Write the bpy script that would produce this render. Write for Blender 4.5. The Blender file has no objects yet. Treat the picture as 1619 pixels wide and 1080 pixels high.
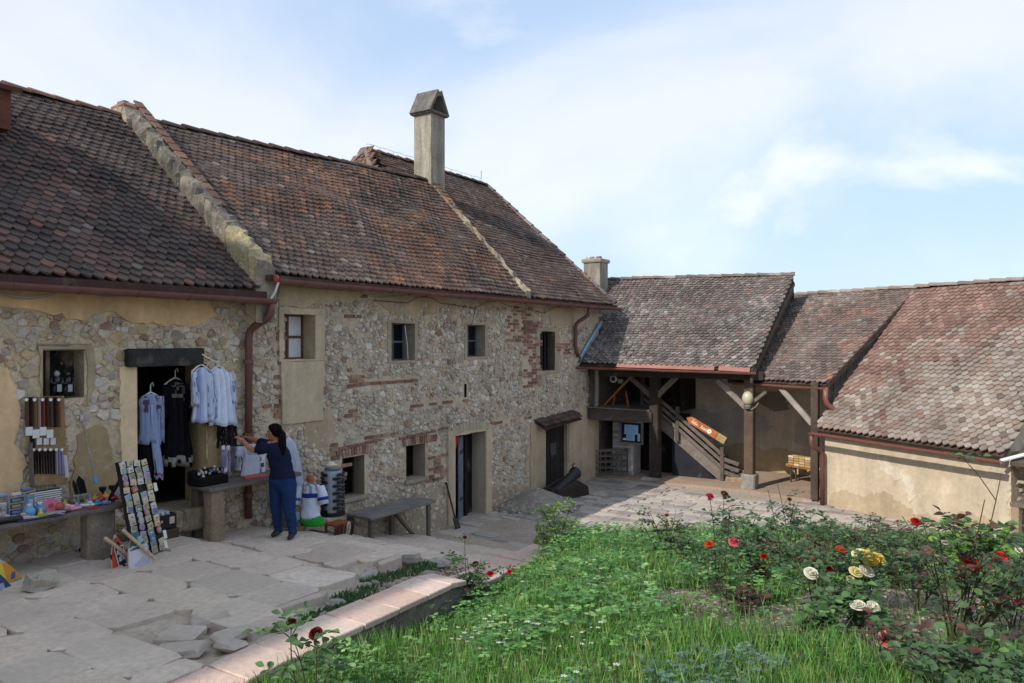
import bpy, math, random
import numpy as np
from mathutils import Vector, Matrix, noise
from math import sin, cos, pi, radians, sqrt, atan2

R = random.Random(7)
scene = bpy.context.scene
COL = scene.collection

# ------------------------------------------------------------------ camera, sky, sun, exposure
F = 1214.0 / 1619.0                     # focal length in frame widths
cam_data = bpy.data.cameras.new('camera')
cam_data.sensor_width = 36.0
cam_data.lens = 36.0 * F
cam_data.clip_start = 0.05
cam_data.clip_end = 5000
cam = bpy.data.objects.new('camera', cam_data)
cam.location = (0, 0, 0)
cam.rotation_euler = (radians(90), 0, 0)
COL.objects.link(cam)
scene.camera = cam

SUN_AZ = Vector((0.737, 0.677, 0)).normalized()      # direction the light travels over the ground
SUN_EL = radians(38)
world = bpy.data.worlds.new('World')
scene.world = world
world.use_nodes = True
wn, wl = world.node_tree.nodes, world.node_tree.links
wn.clear()
w_out = wn.new('ShaderNodeOutputWorld')
w_sky = wn.new('ShaderNodeTexSky')
w_sky.sky_type = 'NISHITA'
w_sky.sun_disc = False
w_sky.sun_elevation = SUN_EL
w_sky.sun_rotation = atan2(-SUN_AZ.x, -SUN_AZ.y)
w_sky.air_density = 1.0
w_sky.dust_density = 1.0
w_sky.ozone_density = 1.5
w_bg = wn.new('ShaderNodeBackground')
w_bg.inputs['Strength'].default_value = 0.096
w_hz = wn.new('ShaderNodeMixRGB')          # thin high haze evens the blue out
w_hz.inputs[0].default_value = 0.7
w_hz.inputs[2].default_value = (4.0, 5.3, 7.2, 1)
wl.new(w_sky.outputs['Color'], w_hz.inputs[1])
w_bw = wn.new('ShaderNodeRGBToBW')         # clouds are brighter toward the sun, as the sky is
wl.new(w_sky.outputs['Color'], w_bw.inputs['Color'])
w_cr = wn.new('ShaderNodeMapRange')
w_cr.inputs[1].default_value = 2.0; w_cr.inputs[2].default_value = 45.0
w_cr.inputs[3].default_value = 6.6; w_cr.inputs[4].default_value = 20.0
wl.new(w_bw.outputs['Val'], w_cr.inputs[0])
w_cc = wn.new('ShaderNodeMixRGB'); w_cc.blend_type = 'MULTIPLY'; w_cc.inputs[0].default_value = 1
w_cc.inputs[2].default_value = (0.97, 0.985, 1.06, 1)
wl.new(w_cr.outputs[0], w_cc.inputs[1])
w_tc = wn.new('ShaderNodeTexCoord')
def w_noise(loc, scl, scale, detail, rough, p0, p1, c0, c1):
    m = wn.new('ShaderNodeMapping'); m.inputs['Location'].default_value = loc; m.inputs['Scale'].default_value = scl
    wl.new(w_tc.outputs['Generated'], m.inputs['Vector'])
    n = wn.new('ShaderNodeTexNoise'); n.inputs['Scale'].default_value = scale; n.inputs['Detail'].default_value = detail
    n.inputs['Roughness'].default_value = rough; n.inputs['Distortion'].default_value = 0.3
    wl.new(m.outputs['Vector'], n.inputs['Vector'])
    r = wn.new('ShaderNodeMapRange'); r.interpolation_type = 'SMOOTHSTEP'
    for i, q in enumerate((p0, p1, c0, c1)): r.inputs[i + 1].default_value = q
    wl.new(n.outputs['Fac'], r.inputs[0]); return r.outputs[0]
w_veil = w_noise((15.5, 9.5, 0.9), (1, 1, 1.7), 1.8, 8, .5, .43, .70, .04, .7)
w_cum = w_noise((8.0, 17.0, 9.12), (1, 1, 2.2), 2.6, 10, .54, .52, .76, 0, .85)
w_mx = wn.new('ShaderNodeMath'); w_mx.operation = 'MAXIMUM'
wl.new(w_veil, w_mx.inputs[0]); wl.new(w_cum, w_mx.inputs[1])
w_mix = wn.new('ShaderNodeMixRGB')
wl.new(w_mx.outputs[0], w_mix.inputs[0]); wl.new(w_hz.outputs['Color'], w_mix.inputs[1]); wl.new(w_cc.outputs['Color'], w_mix.inputs[2])
wl.new(w_mix.outputs['Color'], w_bg.inputs['Color'])
wl.new(w_bg.outputs['Background'], w_out.inputs['Surface'])

sun_data = bpy.data.lights.new('sun', 'SUN')
sun_data.energy = 2.6
sun_data.angle = radians(0.6)
sun_data.color = (1.0, 0.95, 0.87)
sun = bpy.data.objects.new('sun', sun_data)
d_sun = Vector((SUN_AZ.x * cos(SUN_EL), SUN_AZ.y * cos(SUN_EL), -sin(SUN_EL)))
sun.rotation_euler = d_sun.to_track_quat('-Z', 'Y').to_euler()
sun.location = (-20, -20, 30)
COL.objects.link(sun)

scene.view_settings.view_transform = 'Standard'
scene.view_settings.look = 'None'
scene.view_settings.exposure = 0.7
scene.view_settings.gamma = 1.0
scene.view_settings.use_curve_mapping = False
scene.cycles.max_bounces = 6
scene.cycles.use_denoising = True

# ------------------------------------------------------------------ places: the long house runs along E1, T counts metres out from its front wall
E1 = Vector((0.5454, 0.8382, 0))
E2 = Vector((0.8382, -0.5454, 0))
TC = 9.69
UP = Vector((0, 0, 1))
FP = 1214.0

def W(s, t, z):
    return E1 * s + E2 * (t - TC) + UP * z
def ST(p):
    return E1.dot(p), E2.dot(p) + TC
def P(u, v, d):                          # image direction at a chosen distance
    return Vector(((u - 809.5) / FP * d, d, (540 - v) / FP * d))
def PZ(u, v, z):
    return P(u, v, z * FP / (540 - v))
def PW(u, v, t=0.0):                     # point on a plane parallel to the house front
    a = (u - 809.5) / FP
    return P(u, v, (TC - t) / (0.5454 - 0.8382 * a))
def PS(u, v, s):
    a = (u - 809.5) / FP
    return P(u, v, s / (0.5454 * a + 0.8382))
def SW(u, t=0.0):
    return ST(PW(u, 540, t))[0]
def ZW(u, v, t=0.0):
    return PW(u, v, t).z
def lerp(a, b, k):
    return a + (b - a) * k

def hx(h, k=1.0):
    h = h.lstrip('#')
    o = []
    for i in (0, 2, 4):
        c = int(h[i:i + 2], 16) / 255
        o.append(k * (c / 12.92 if c <= 0.04045 else ((c + 0.055) / 1.055) ** 2.4))
    return tuple(o)
def vary(c, a=0.1, rng=None):
    r = rng or R
    k = 1 + r.uniform(-a, a)
    return tuple(max(0.0, min(1.0, x * k * (1 + r.uniform(-a * .25, a * .25)))) for x in c)
def mixc(a, b, k):
    return tuple(x + (y - x) * k for x, y in zip(a, b))

# ------------------------------------------------------------------ materials: the piece's own colour comes from the mesh, the nodes add grain and wear
def mat(name, rough=0.85, n1=(6, .8, 1.15), n2=(45, .88, 1.1), bump=(40, .35, .01), spots=(), metal=0.0, transl=0.0, spec=0.3, stretch=None, use_obj=False, streak=None):
    m = bpy.data.materials.new(name)
    m.use_nodes = True
    N, L = m.node_tree.nodes, m.node_tree.links
    b = N['Principled BSDF']
    b.inputs['Roughness'].default_value = rough
    b.inputs['Metallic'].default_value = metal
    b.inputs['Specular IOR Level'].default_value = spec
    at = N.new('ShaderNodeAttribute'); at.attribute_name = 'tint'
    tc = N.new('ShaderNodeTexCoord'); geo = N.new('ShaderNodeNewGeometry')
    vec = tc.outputs['Object'] if use_obj else geo.outputs['Position']
    if stretch:
        mp = N.new('ShaderNodeMapping'); mp.inputs['Scale'].default_value = stretch
        L.new(vec, mp.inputs['Vector']); vec = mp.outputs['Vector']
    def nz(scale, detail=6, rg=.6):
        n = N.new('ShaderNodeTexNoise'); n.inputs['Scale'].default_value = scale
        n.inputs['Detail'].default_value = detail; n.inputs['Roughness'].default_value = rg
        L.new(vec, n.inputs['Vector']); return n.outputs['Fac']
    def rng(f, a, c, lo, hi):
        r = N.new('ShaderNodeMapRange'); r.inputs[1].default_value = a; r.inputs[2].default_value = c
        r.inputs[3].default_value = lo; r.inputs[4].default_value = hi
        L.new(f, r.inputs[0]); return r.outputs[0]
    def mul(c, f):
        x = N.new('ShaderNodeMixRGB'); x.blend_type = 'MULTIPLY'; x.inputs[0].default_value = 1
        L.new(c, x.inputs[1]); L.new(f, x.inputs[2]); return x.outputs[0]
    c = at.outputs['Color']
    for q in (n1, n2):
        if q: c = mul(c, rng(nz(q[0]), .3, .7, q[1], q[2]))
    if streak:
        mp2 = N.new('ShaderNodeMapping'); mp2.inputs['Scale'].default_value = (1, 1, .16); L.new(vec, mp2.inputs['Vector'])
        n_ = N.new('ShaderNodeTexNoise'); n_.inputs['Scale'].default_value = streak[0]; n_.inputs['Detail'].default_value = 7; n_.inputs['Roughness'].default_value = .62
        L.new(mp2.outputs['Vector'], n_.inputs['Vector']); c = mul(c, rng(n_.outputs['Fac'], .35, .68, streak[1], streak[2]))
    for (sc, lo, hi, colr, k) in spots:
        f = rng(nz(sc, 8, .65), lo, hi, 0, k)
        x = N.new('ShaderNodeMixRGB'); L.new(f, x.inputs[0]); L.new(c, x.inputs[1])
        x.inputs[2].default_value = (*colr, 1); c = x.outputs[0]
    L.new(c, b.inputs['Base Color'])
    if bump:
        bp = N.new('ShaderNodeBump'); bp.inputs['Strength'].default_value = bump[1]; bp.inputs['Distance'].default_value = bump[2]
        L.new(nz(bump[0], 10, .65), bp.inputs['Height']); L.new(bp.outputs['Normal'], b.inputs['Normal'])
    if transl:
        t = N.new('ShaderNodeBsdfTranslucent'); L.new(c, t.inputs['Color'])
        mx = N.new('ShaderNodeMixShader'); mx.inputs[0].default_value = transl
        L.new(b.outputs[0], mx.inputs[1]); L.new(t.outputs[0], mx.inputs[2])
        L.new(mx.outputs[0], N['Material Output'].inputs['Surface'])
    return m

M = {}
M['stone'] = mat('rubble_stone', .92, (9, .75, 1.18), (60, .8, 1.15), (35, .7, .03), spots=((.9, .5, .7, hx('ab9c86'), .3), (5, .6, .74, hx('83765f'), .45), (9, .54, .7, hx('b8a78e'), .6)), streak=(1.6, .86, 1.1))
M['mortar'] = mat('lime_mortar', .95, (2.2, .78, 1.2), (26, .72, 1.2), (28, .9, .035), spots=((1.1, .5, .66, hx('c0af98'), .5), (7, .6, .72, hx('83725c'), .5), (15, .6, .7, hx('d6c9b6'), .6), (34, .6, .68, hx('746553'), .5)), streak=(1.8, .84, 1.1))
M['plaster'] = mat('old_plaster', .93, (1.6, .84, 1.1), (14, .9, 1.08), (30, .3, .012), spots=((1.3, .54, .74, hx('93846c'), .5), (3.5, .58, .75, hx('cfc3ab'), .45), (9, .64, .74, hx('6c6050'), .4)), streak=(2.2, .8, 1.1))
M['sooty'] = mat('sooty_render', .95, (2, .75, 1.15), (20, .8, 1.15), (26, .6, .02), spots=((4, .58, .72, hx('6d675e'), .5), (12, .62, .72, hx('b5ab98'), .5)), streak=(4.5, .5, 1.12))
M['brick'] = mat('brick', .93, (8, .7, 1.2), (50, .8, 1.15), (60, .5, .012), spots=((12, .58, .72, hx('b9a890'), .55),))
M['tile'] = mat('roof_tile', .9, (1.1, .66, 1.3), (40, .74, 1.2), (70, .5, .008), spots=((9, .62, .72, hx('8f8b84'), .55), (28, .64, .72, hx('b9b5ab'), .5), (2.2, .56, .75, hx('2b2622'), .55), (5, .6, .74, hx('77726a'), .4)))
M['pave'] = mat('paving_stone', .93, (.9, .86, 1.12), (16, .82, 1.12), (24, .55, .014), spots=((1.3, .46, .66, hx('b8a998'), .75), (3.5, .58, .72, hx('8d8378'), .4), (40, .62, .7, hx('7a7066'), .4)))
M['dirt'] = mat('dusty_ground', .95, (1.2, .82, 1.15), (16, .78, 1.15), (30, .7, .03), spots=((2, .55, .7, hx('a99b88'), .45), (9, .6, .7, hx('6a5d4d'), .4)))
M['wood'] = mat('weathered_wood', .85, (3, .7, 1.2), (30, .72, 1.2), (60, .5, .01), spots=((2.5, .58, .74, hx('8d857b'), .4),))
M['paintmetal'] = mat('painted_metal', .45, (2.5, .82, 1.1), (30, .92, 1.06), (60, .08, .004), spec=.5, spots=((4, .62, .76, hx('8a7068'), .35),))
M['iron'] = mat('cast_iron', .6, (6, .75, 1.2), (50, .85, 1.15), (50, .3, .006), spec=.5)
M['cloth'] = mat('cloth', .9, (8, .93, 1.05), (60, .95, 1.04), (120, .15, .004), spec=.1)
M['plain'] = mat('matte_paint', .6, (10, .93, 1.05), None, (80, .1, .003))
M['gloss'] = mat('glossy_plastic', .3, (10, .95, 1.04), None, None, spec=.5)
M['skin'] = mat('skin', .6, (12, .94, 1.05), None, (90, .08, .002))
M['hair'] = mat('hair', .75, (20, .7, 1.3), (90, .6, 1.4), (140, .6, .01), spec=.08)
M['glass'] = mat('window_glass', .08, None, None, None, spec=.6)
M['leaf'] = mat('leaf', .55, (5, .75, 1.25), (40, .85, 1.15), None, transl=.28, spec=.35)
M['grass'] = mat('grass_blade', .6, (1.1, .72, 1.25), (9, .85, 1.15), None, transl=.35, spec=.25)
M['petal'] = mat('petal', .7, (20, .85, 1.12), None, None, transl=.25, spec=.2)
M['soil'] = mat('garden_soil', .97, (1.6, .75, 1.2), (22, .7, 1.25), (26, 1, .06), spots=((3, .55, .68, hx('a59a8a'), .6), (30, .62, .7, hx('b4ab9e'), .6), (6, .6, .7, hx('57604a'), .4)))

# ------------------------------------------------------------------ mesh building
class MB:
    def __init__(self, col=(.5, .5, .5)):
        self.v, self.f, self.c, self.col = [], [], [], col
    def add(self, vs, fs, col=None):
        n = len(self.v)
        self.v.extend((float(p[0]), float(p[1]), float(p[2])) for p in vs)
        self.f.extend(tuple(i + n for i in f) for f in fs)
        col = self.col if col is None else col
        if col and isinstance(col[0], (tuple, list)): self.c.extend(col)
        else: self.c.extend([col] * len(fs))
        return self
    def quad(self, a, b, c, d, col=None): return self.add((a, b, c, d), ((0, 1, 2, 3),), col)
    def poly(self, pts, col=None): return self.add(pts, (tuple(range(len(pts))),), col)
    def box(self, c, size, ax=None, bev=0.0, col=None, jit=0.0):
        c = Vector(c); X, Y, Z = ax or (Vector((1, 0, 0)), Vector((0, 1, 0)), UP)
        hxs = [q / 2 for q in size]
        if bev <= 0:
            vs = [c + X * (hxs[0] * i) + Y * (hxs[1] * j) + Z * (hxs[2] * k) + (Vector((R.uniform(-jit, jit), R.uniform(-jit, jit), R.uniform(-jit, jit))) if jit else Vector()) for k in (-1, 1) for (i, j) in ((-1, -1), (1, -1), (1, 1), (-1, 1))]
            return self.add(vs, ((3, 2, 1, 0), (4, 5, 6, 7), (0, 1, 5, 4), (1, 2, 6, 5), (2, 3, 7, 6), (3, 0, 4, 7)), col)
        bev = min(bev, min(hxs) * .8)
        def ring(z, ins):
            o = []
            a, b = hxs[0] - ins, hxs[1] - ins
            for (i, j, m) in ((-1, -1, 0), (-1, -1, 1), (1, -1, 1), (1, -1, 0), (1, 1, 0), (1, 1, 1), (-1, 1, 1), (-1, 1, 0)):
                x = i * (a - (bev if m else 0)); y = j * (b - (0 if m else bev))
                o.append(c + X * x + Y * y + Z * z + (Vector((R.uniform(-jit, jit), R.uniform(-jit, jit), R.uniform(-jit, jit))) if jit else Vector()))
            return o
        rings = [ring(-hxs[2], bev * .7), ring(-hxs[2] + bev, 0), ring(hxs[2] - bev, 0), ring(hxs[2], bev * .7)]
        return self.loft(rings, True, True, col)
    def loft(self, rings, cap0=True, cap1=True, col=None, closed=True):
        n = len(rings[0]); vs = [p for r in rings for p in r]; fs = []
        for i in range(len(rings) - 1):
            for j in range(n if closed else n - 1):
                k = (j + 1) % n
                fs.append((i * n + j, i * n + k, (i + 1) * n + k, (i + 1) * n + j))
        if cap0: fs.append(tuple(range(n - 1, -1, -1)))
        if cap1: fs.append(tuple((len(rings) - 1) * n + j for j in range(n)))
        return self.add(vs, fs, col)
    def beam(self, p0, p1, w, h, up=UP, bev=0.008, col=None, jit=0.0):
        p0, p1 = Vector(p0), Vector(p1); X = (p1 - p0); l = X.length; X.normalize()
        Y = up.cross(X)
        if Y.length < 1e-4: Y = Vector((1, 0, 0)).cross(X)
        Y.normalize(); Z = X.cross(Y)
        return self.box((p0 + p1) / 2, (l, w, h), (X, Y, Z), bev, col, jit)
    def tube(self, pts, rad, n=8, col=None, cap=True, flat=1.0):
        pts = [Vector(p) for p in pts]; rings = []; pa = None
        for i, p in enumerate(pts):
            d = (pts[min(i + 1, len(pts) - 1)] - pts[max(i - 1, 0)])
            if d.length < 1e-7: d = UP.copy()
            d.normalize()
            if pa is None:
                pa = Vector((0, 0, 1)) if abs(d.z) < .9 else Vector((1, 0, 0))
            pa = (pa - d * pa.dot(d))
            if pa.length < 1e-5: pa = d.orthogonal()
            pa.normalize(); pb = d.cross(pa)
            r = rad[i] if isinstance(rad, (list, tuple)) else rad
            rings.append([p + pa * (r * cos(2 * pi * k / n)) + pb * (r * flat * sin(2 * pi * k / n)) for k in range(n)])
        return self.loft(rings, cap, cap, col)
    def lathe(self, c, prof, n=16, ax=None, col=None, cap=True):
        c = Vector(c); X, Y, Z = ax or (Vector((1, 0, 0)), Vector((0, 1, 0)), UP)
        return self.loft([[c + X * (r * cos(2 * pi * k / n)) + Y * (r * sin(2 * pi * k / n)) + Z * z for k in range(n)] for (r, z) in prof], cap, cap, col)
    def ball(self, c, r, sc=(1, 1, 1), n=10, m=6, ax=None, col=None):
        c = Vector(c); X, Y, Z = ax or (Vector((1, 0, 0)), Vector((0, 1, 0)), UP)
        rings = []
        for i in range(m + 1):
            th = -pi / 2 + pi * (i + .02) / (m + .04)
            rings.append([c + X * (r * sc[0] * cos(th) * cos(2 * pi * k / n)) + Y * (r * sc[1] * cos(th) * sin(2 * pi * k / n)) + Z * (r * sc[2] * sin(th)) for k in range(n)])
        return self.loft(rings, True, True, col)
    def prism(self, poly, off, col=None):
        poly = [Vector(p) for p in poly]; off = Vector(off); n = len(poly)
        vs = poly + [p + off for p in poly]
        fs = [tuple(range(n - 1, -1, -1)), tuple(range(n, 2 * n))] + [(j, (j + 1) % n, (j + 1) % n + n, j + n) for j in range(n)]
        return self.add(vs, fs, col)

ORG = {}
def mesh_from(name, v, f, c, m, smooth=False):
    me = bpy.data.meshes.new(name)
    me.from_pydata(v, [], f)
    at = me.attributes.new('tint', 'FLOAT_COLOR', 'FACE')
    a = np.ones((len(f), 4), np.float32)
    if len(f): a[:, :3] = np.asarray(c, np.float32)
    at.data.foreach_set('color', a.ravel())
    if smooth: me.polygons.foreach_set('use_smooth', np.ones(len(f), bool))
    me.materials.append(m)
    me.update()
    return me
def link(name, data, parent=None, loc=None):
    o = bpy.data.objects.new(name, data); COL.objects.link(o)
    if parent is not None: o.parent = parent; ORG[o.name] = ORG[parent.name]
    else: ORG[o.name] = Vector(loc or (0, 0, 0))
    return o
def tag(o, label=None, cat=None, group=None, kind=None):
    if label: o['label'] = label
    if cat: o['category'] = cat
    if group: o['group'] = group
    if kind: o['kind'] = kind
    return o
def thing(name, loc, label, cat, group=None):
    o = bpy.data.objects.new(name, None); COL.objects.link(o)
    o.empty_display_size = .2
    o.location = loc; ORG[o.name] = Vector(loc)
    return tag(o, label, cat, group)
def build(mb, name, m, parent=None, smooth=False, **kw):
    if isinstance(m, str): m = M[m]
    if parent is not None:
        g = ORG[parent.name]
        me = mesh_from(name, [(x - g.x, y - g.y, z - g.z) for x, y, z in mb.v], mb.f, mb.c, m, smooth)
        o = link(name, me, parent)
    else:
        a = np.array(mb.v); lo = a.min(0); hi = a.max(0)
        g = Vector(((lo[0] + hi[0]) / 2, (lo[1] + hi[1]) / 2, lo[2]))
        me = mesh_from(name, [(x - g.x, y - g.y, z - g.z) for x, y, z in mb.v], mb.f, mb.c, m, smooth)
        o = link(name, me, None, g); o.location = g
    return tag(o, **kw)
def place(name, me, parent, mx):         # a piece that shares its mesh with its likes
    o = link(name, me, parent)
    o.matrix_local = Matrix.Translation(-ORG[parent.name]) @ mx
    return o
def mxf(p, X, Y, Z):
    m = Matrix.Identity(4)
    for i, a in enumerate((X, Y, Z, p)):
        for r in range(3): m[r][i] = a[r]
    return m
def seen(p, area=1.0):                   # how large something shows in the photograph
    if p[1] < .3: return 0
    u, v = p[0] / p[1] * F, p[2] / p[1] * F
    if abs(u) > .51 or abs(v) > .345: return area / p[1] ** 2 * 1e-3
    return area / p[1] ** 2
def emit(pieces, parent, name, rest_name, m, limit=300, smooth=False):
    """pieces: (centre, area, verts, faces, colour): the largest in view become parts, the rest one joined part"""
    g = ORG[parent.name]
    pieces = sorted(pieces, key=lambda q: -seen(q[0], q[1]))
    for (c, a, v, f, col) in pieces[:limit]:
        me = mesh_from(name, [(x - c[0], y - c[1], z - c[2]) for x, y, z in v], f, col if isinstance(col[0], (tuple, list)) else [col] * len(f), M[m], smooth)
        o = link(name, me, parent); o.location = Vector(c) - g
    rest = pieces[limit:]
    if rest:
        mb = MB()
        for (c, a, v, f, col) in rest: mb.add(v, f, col)
        tag(build(mb, rest_name, m, parent, smooth), kind='stuff')

# ------------------------------------------------------------------ cell patterns (rubble, flagstones)
def clip(poly, nx, ny, d):
    o = []
    n = len(poly)
    for i in range(n):
        a, b = poly[i], poly[(i + 1) % n]
        da, db = a[0] * nx + a[1] * ny - d, b[0] * nx + b[1] * ny - d
        if da <= 0: o.append(a)
        if (da < 0) != (db < 0) and da != db:
            k = da / (da - db)
            o.append((a[0] + (b[0] - a[0]) * k, a[1] + (b[1] - a[1]) * k))
    return o
def scatter(x0, x1, y0, y1, radius, rng, tries, ysq=1.0):
    """dart throwing with radius(x, y) -> r"""
    cell = .25; grid = {}; pts = []
    for _ in range(tries):
        x, y = rng.uniform(x0, x1), rng.uniform(y0, y1)
        r = radius(x, y)
        if r is None: continue
        gx, gy = int(x / cell), int(y / cell); ok = True
        span = 2 if r > .12 else 1
        for i in range(gx - span, gx + span + 1):
            for j in range(gy - span, gy + span + 1):
                for q in grid.get((i, j), ()):
                    dx, dy = x - q[0], (y - q[1]) * ysq
                    if dx * dx + dy * dy < ((r + q[2]) * .86) ** 2: ok = False; break
                if not ok: break
            if not ok: break
        if ok:
            q = (x, y, r); pts.append(q); grid.setdefault((gx, gy), []).append(q)
    return pts
def cells(pts, ysq=1.0, rmax=.5):
    cell = rmax; grid = {}
    P2 = [(p[0], p[1] * ysq, p[2]) for p in pts]
    for i, p in enumerate(P2): grid.setdefault((int(p[0] // cell), int(p[1] // cell)), []).append(i)
    out = []
    for i, (x, y, r) in enumerate(P2):
        m = r * 1.7
        poly = [(x + m * cos(a), y + m * sin(a)) for a in [2 * pi * (k + .5) / 8 for k in range(8)]]
        gx, gy = int(x // cell), int(y // cell)
        for a in range(gx - 1, gx + 2):
            for b in range(gy - 1, gy + 2):
                for j in grid.get((a, b), ()):
                    if j == i: continue
                    px, py, pr = P2[j]
                    nx, ny = px - x, py - y
                    if nx * nx + ny * ny > (m + pr * 1.7) ** 2: continue
                    poly = clip(poly, nx, ny, (px * px + py * py - x * x - y * y + r * r - pr * pr) / 2)
                    if len(poly) < 3: break
        out.append([(p[0], p[1] / ysq) for p in poly] if len(poly) >= 3 else None)
    return out
def rough_poly(poly, gap, rng, cut=.28, jit=.0):
    n = len(poly); cx = sum(p[0] for p in poly) / n; cy = sum(p[1] for p in poly) / n
    rad = sum(sqrt((p[0] - cx) ** 2 + (p[1] - cy) ** 2) for p in poly) / n
    k = max(.3, 1 - gap / max(rad, 1e-3))
    q = [(cx + (p[0] - cx) * k, cy + (p[1] - cy) * k) for p in poly]
    q2 = [q[0]]
    for p in q[1:]:
        if (p[0] - q2[-1][0]) ** 2 + (p[1] - q2[-1][1]) ** 2 > (rad * .22) ** 2: q2.append(p)
    if len(q2) < 4: q2 = q
    o = []
    n = len(q2)
    for i in range(n):
        a, b = q2[i], q2[(i + 1) % n]
        c1 = cut * rng.uniform(.5, 1.2)
        o.append((a[0] + (b[0] - a[0]) * c1 + rng.uniform(-jit, jit), a[1] + (b[1] - a[1]) * c1 + rng.uniform(-jit, jit)))
        if (a[0] - b[0]) ** 2 + (a[1] - b[1]) ** 2 > (rad * .5) ** 2:
            c2 = 1 - cut * rng.uniform(.5, 1.2)
            o.append((a[0] + (b[0] - a[0]) * c2 + rng.uniform(-jit, jit), a[1] + (b[1] - a[1]) * c2 + rng.uniform(-jit, jit)))
    return o, (cx, cy), rad
def lump(poly, c, h, to3, rng, col, flat=.6):
    """a stone: outline poly standing h proud; to3(x, y, depth) -> point"""
    n = len(poly); tx, ty = rng.uniform(-.25, .25), rng.uniform(-.25, .25)
    def ring(k, d):
        return [to3(c[0] + (p[0] - c[0]) * k, c[1] + (p[1] - c[1]) * k, d * (1 + (rng.uniform(-.25, .25) if d > 0 else 0)) + (tx * (p[0] - c[0]) + ty * (p[1] - c[1])) * (.5 if d > 0 else 0)) for p in poly]
    v = ring(1.02, -.012) + ring(.93, h * .62) + ring(flat, h)
    f = [(i * n + j, i * n + (j + 1) % n, (i + 1) * n + (j + 1) % n, (i + 1) * n + j) for i in (0, 1) for j in range(n)]
    v.append(to3(c[0] + rng.uniform(-.01, .01), c[1] + rng.uniform(-.01, .01), h * rng.uniform(.9, 1.25)))
    f += [(2 * n + j, 2 * n + (j + 1) % n, 3 * n) for j in range(n)]
    return v, f
# ================================================================== SETTING: ground, terrace, garden bed
def base_z(s):
    return float(np.interp(s, [-8, 3, 5, 6.36, 6.40, 7.6, 8.5, 9.3, 11, 12.5, 20], [-2.42, -2.5, -2.55, -2.60, -2.70, -2.80, -3.0, -3.3, -3.62, -3.76, -3.76]))
def curb_t(s):
    return float(np.interp(s, [-6, 3.5, 4.7, 6.8, 9.9, 11.5], [5.45, 4.72, 4.55, 4.3, 3.75, 3.45]))
def curb_z(s):
    return float(np.interp(s, [-6, 4, 7.0, 7.05, 8, 10.3], [-2.40, -2.52, -2.66, -2.84, -2.92, -3.16]))
def edge_t(s):                           # ragged edge of the broken flagstones
    return float(np.interp(s, [-8, 2, 4.4, 5.1, 6.35, 6.4, 6.8, 7.4, 7.6, 8.4, 9.5, 10.2, 11, 13], [4.9, 4.45, 4.30, 3.86, 3.42, 2.6, 2.73, 3.0, 2.7, 3.2, 3.45, 3.5, 6, 9]))
def sstep(a, b, x):
    k = max(0.0, min(1.0, (x - a) / (b - a))); return k * k * (3 - 2 * k)
def yfar(x):
    return float(np.interp(x, [-1, .5, 2, 4, 6, 8, 11], [11.4, 12.2, 13.0, 13.2, 12.9, 12.0, 10]))
def garden_z(x, y):
    h = min(-1.55, -1.24 - .155 * y) - .5 * (1 - sstep(-.9, 1.3, x))
    h += .05 * noise.noise(Vector((x * .9, y * .9, 3))) + .025 * noise.noise(Vector((x * 3, y * 3, 1)))
    h = h + (-4.3 - h) * sstep(0, 1.1, y - yfar(x))
    s, t = ST(Vector((x, y, 0)))
    if s > 9.5: h = h + (-4.3 - h) * sstep(0, .6, (curb_t(s) - .1 - t)) * sstep(9.5, 10.2, s)
    return h

mb = MB(hx('9a8f82'))
mb.quad((-900, -900, -3.86), (900, -900, -3.86), (900, 2500, -3.86), (-900, 2500, -3.86))
build(mb, 'ground', 'dirt', kind='structure')

mb = MB(hx('a89a8a'))                     # courtyard earth under the flagstones, gently uneven
nx, ny = 60, 44
for i in range(nx + 1):
    for j in range(ny + 1):
        s = 9.5 + 12.5 * i / nx; t = -.6 + 12 * j / ny
        p = W(s, t, 0); z = -3.768 + .016 * noise.noise(p * .7)
        mb.v.append((p.x, p.y, z))
for i in range(nx):
    for j in range(ny):
        a = i * (ny + 1) + j
        mb.f.append((a, a + ny + 1, a + ny + 2, a + 1)); mb.c.append(mb.col)
yard = build(mb, 'yard', 'dirt', smooth=True, kind='structure')

mb = MB(hx('b3a492'))                     # packed earth under the terrace and in its broken edge
ss = [-8 + .25 * i for i in range(int((13.2 + 8) / .25) + 1)]; nt = 30
for s in ss:
    tc = curb_t(s)
    for j in range(nt + 1):
        t = -.5 + (tc + .5) * j / nt; p = W(s, t, 0)
        hole = max(sstep(0, .25, t - edge_t(s)) if s < 10.2 else 0, .7 * (1 - sstep(.8, 1.3, ((s - 4.15) / .42) ** 2 + ((t - 3.75) / .48) ** 2)))
        z = base_z(s) - .05 - .09 * hole + .03 * noise.noise(p * 2.2) * (.3 + hole)
        mb.v.append((p.x, p.y, z))
for i in range(len(ss) - 1):
    for j in range(nt):
        a = i * (nt + 1) + j
        mb.f.append((a, a + nt + 1, a + nt + 2, a + 1)); mb.c.append(mb.col)
terrace = build(mb, 'terrace', 'dirt', smooth=True, kind='structure')

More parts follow.
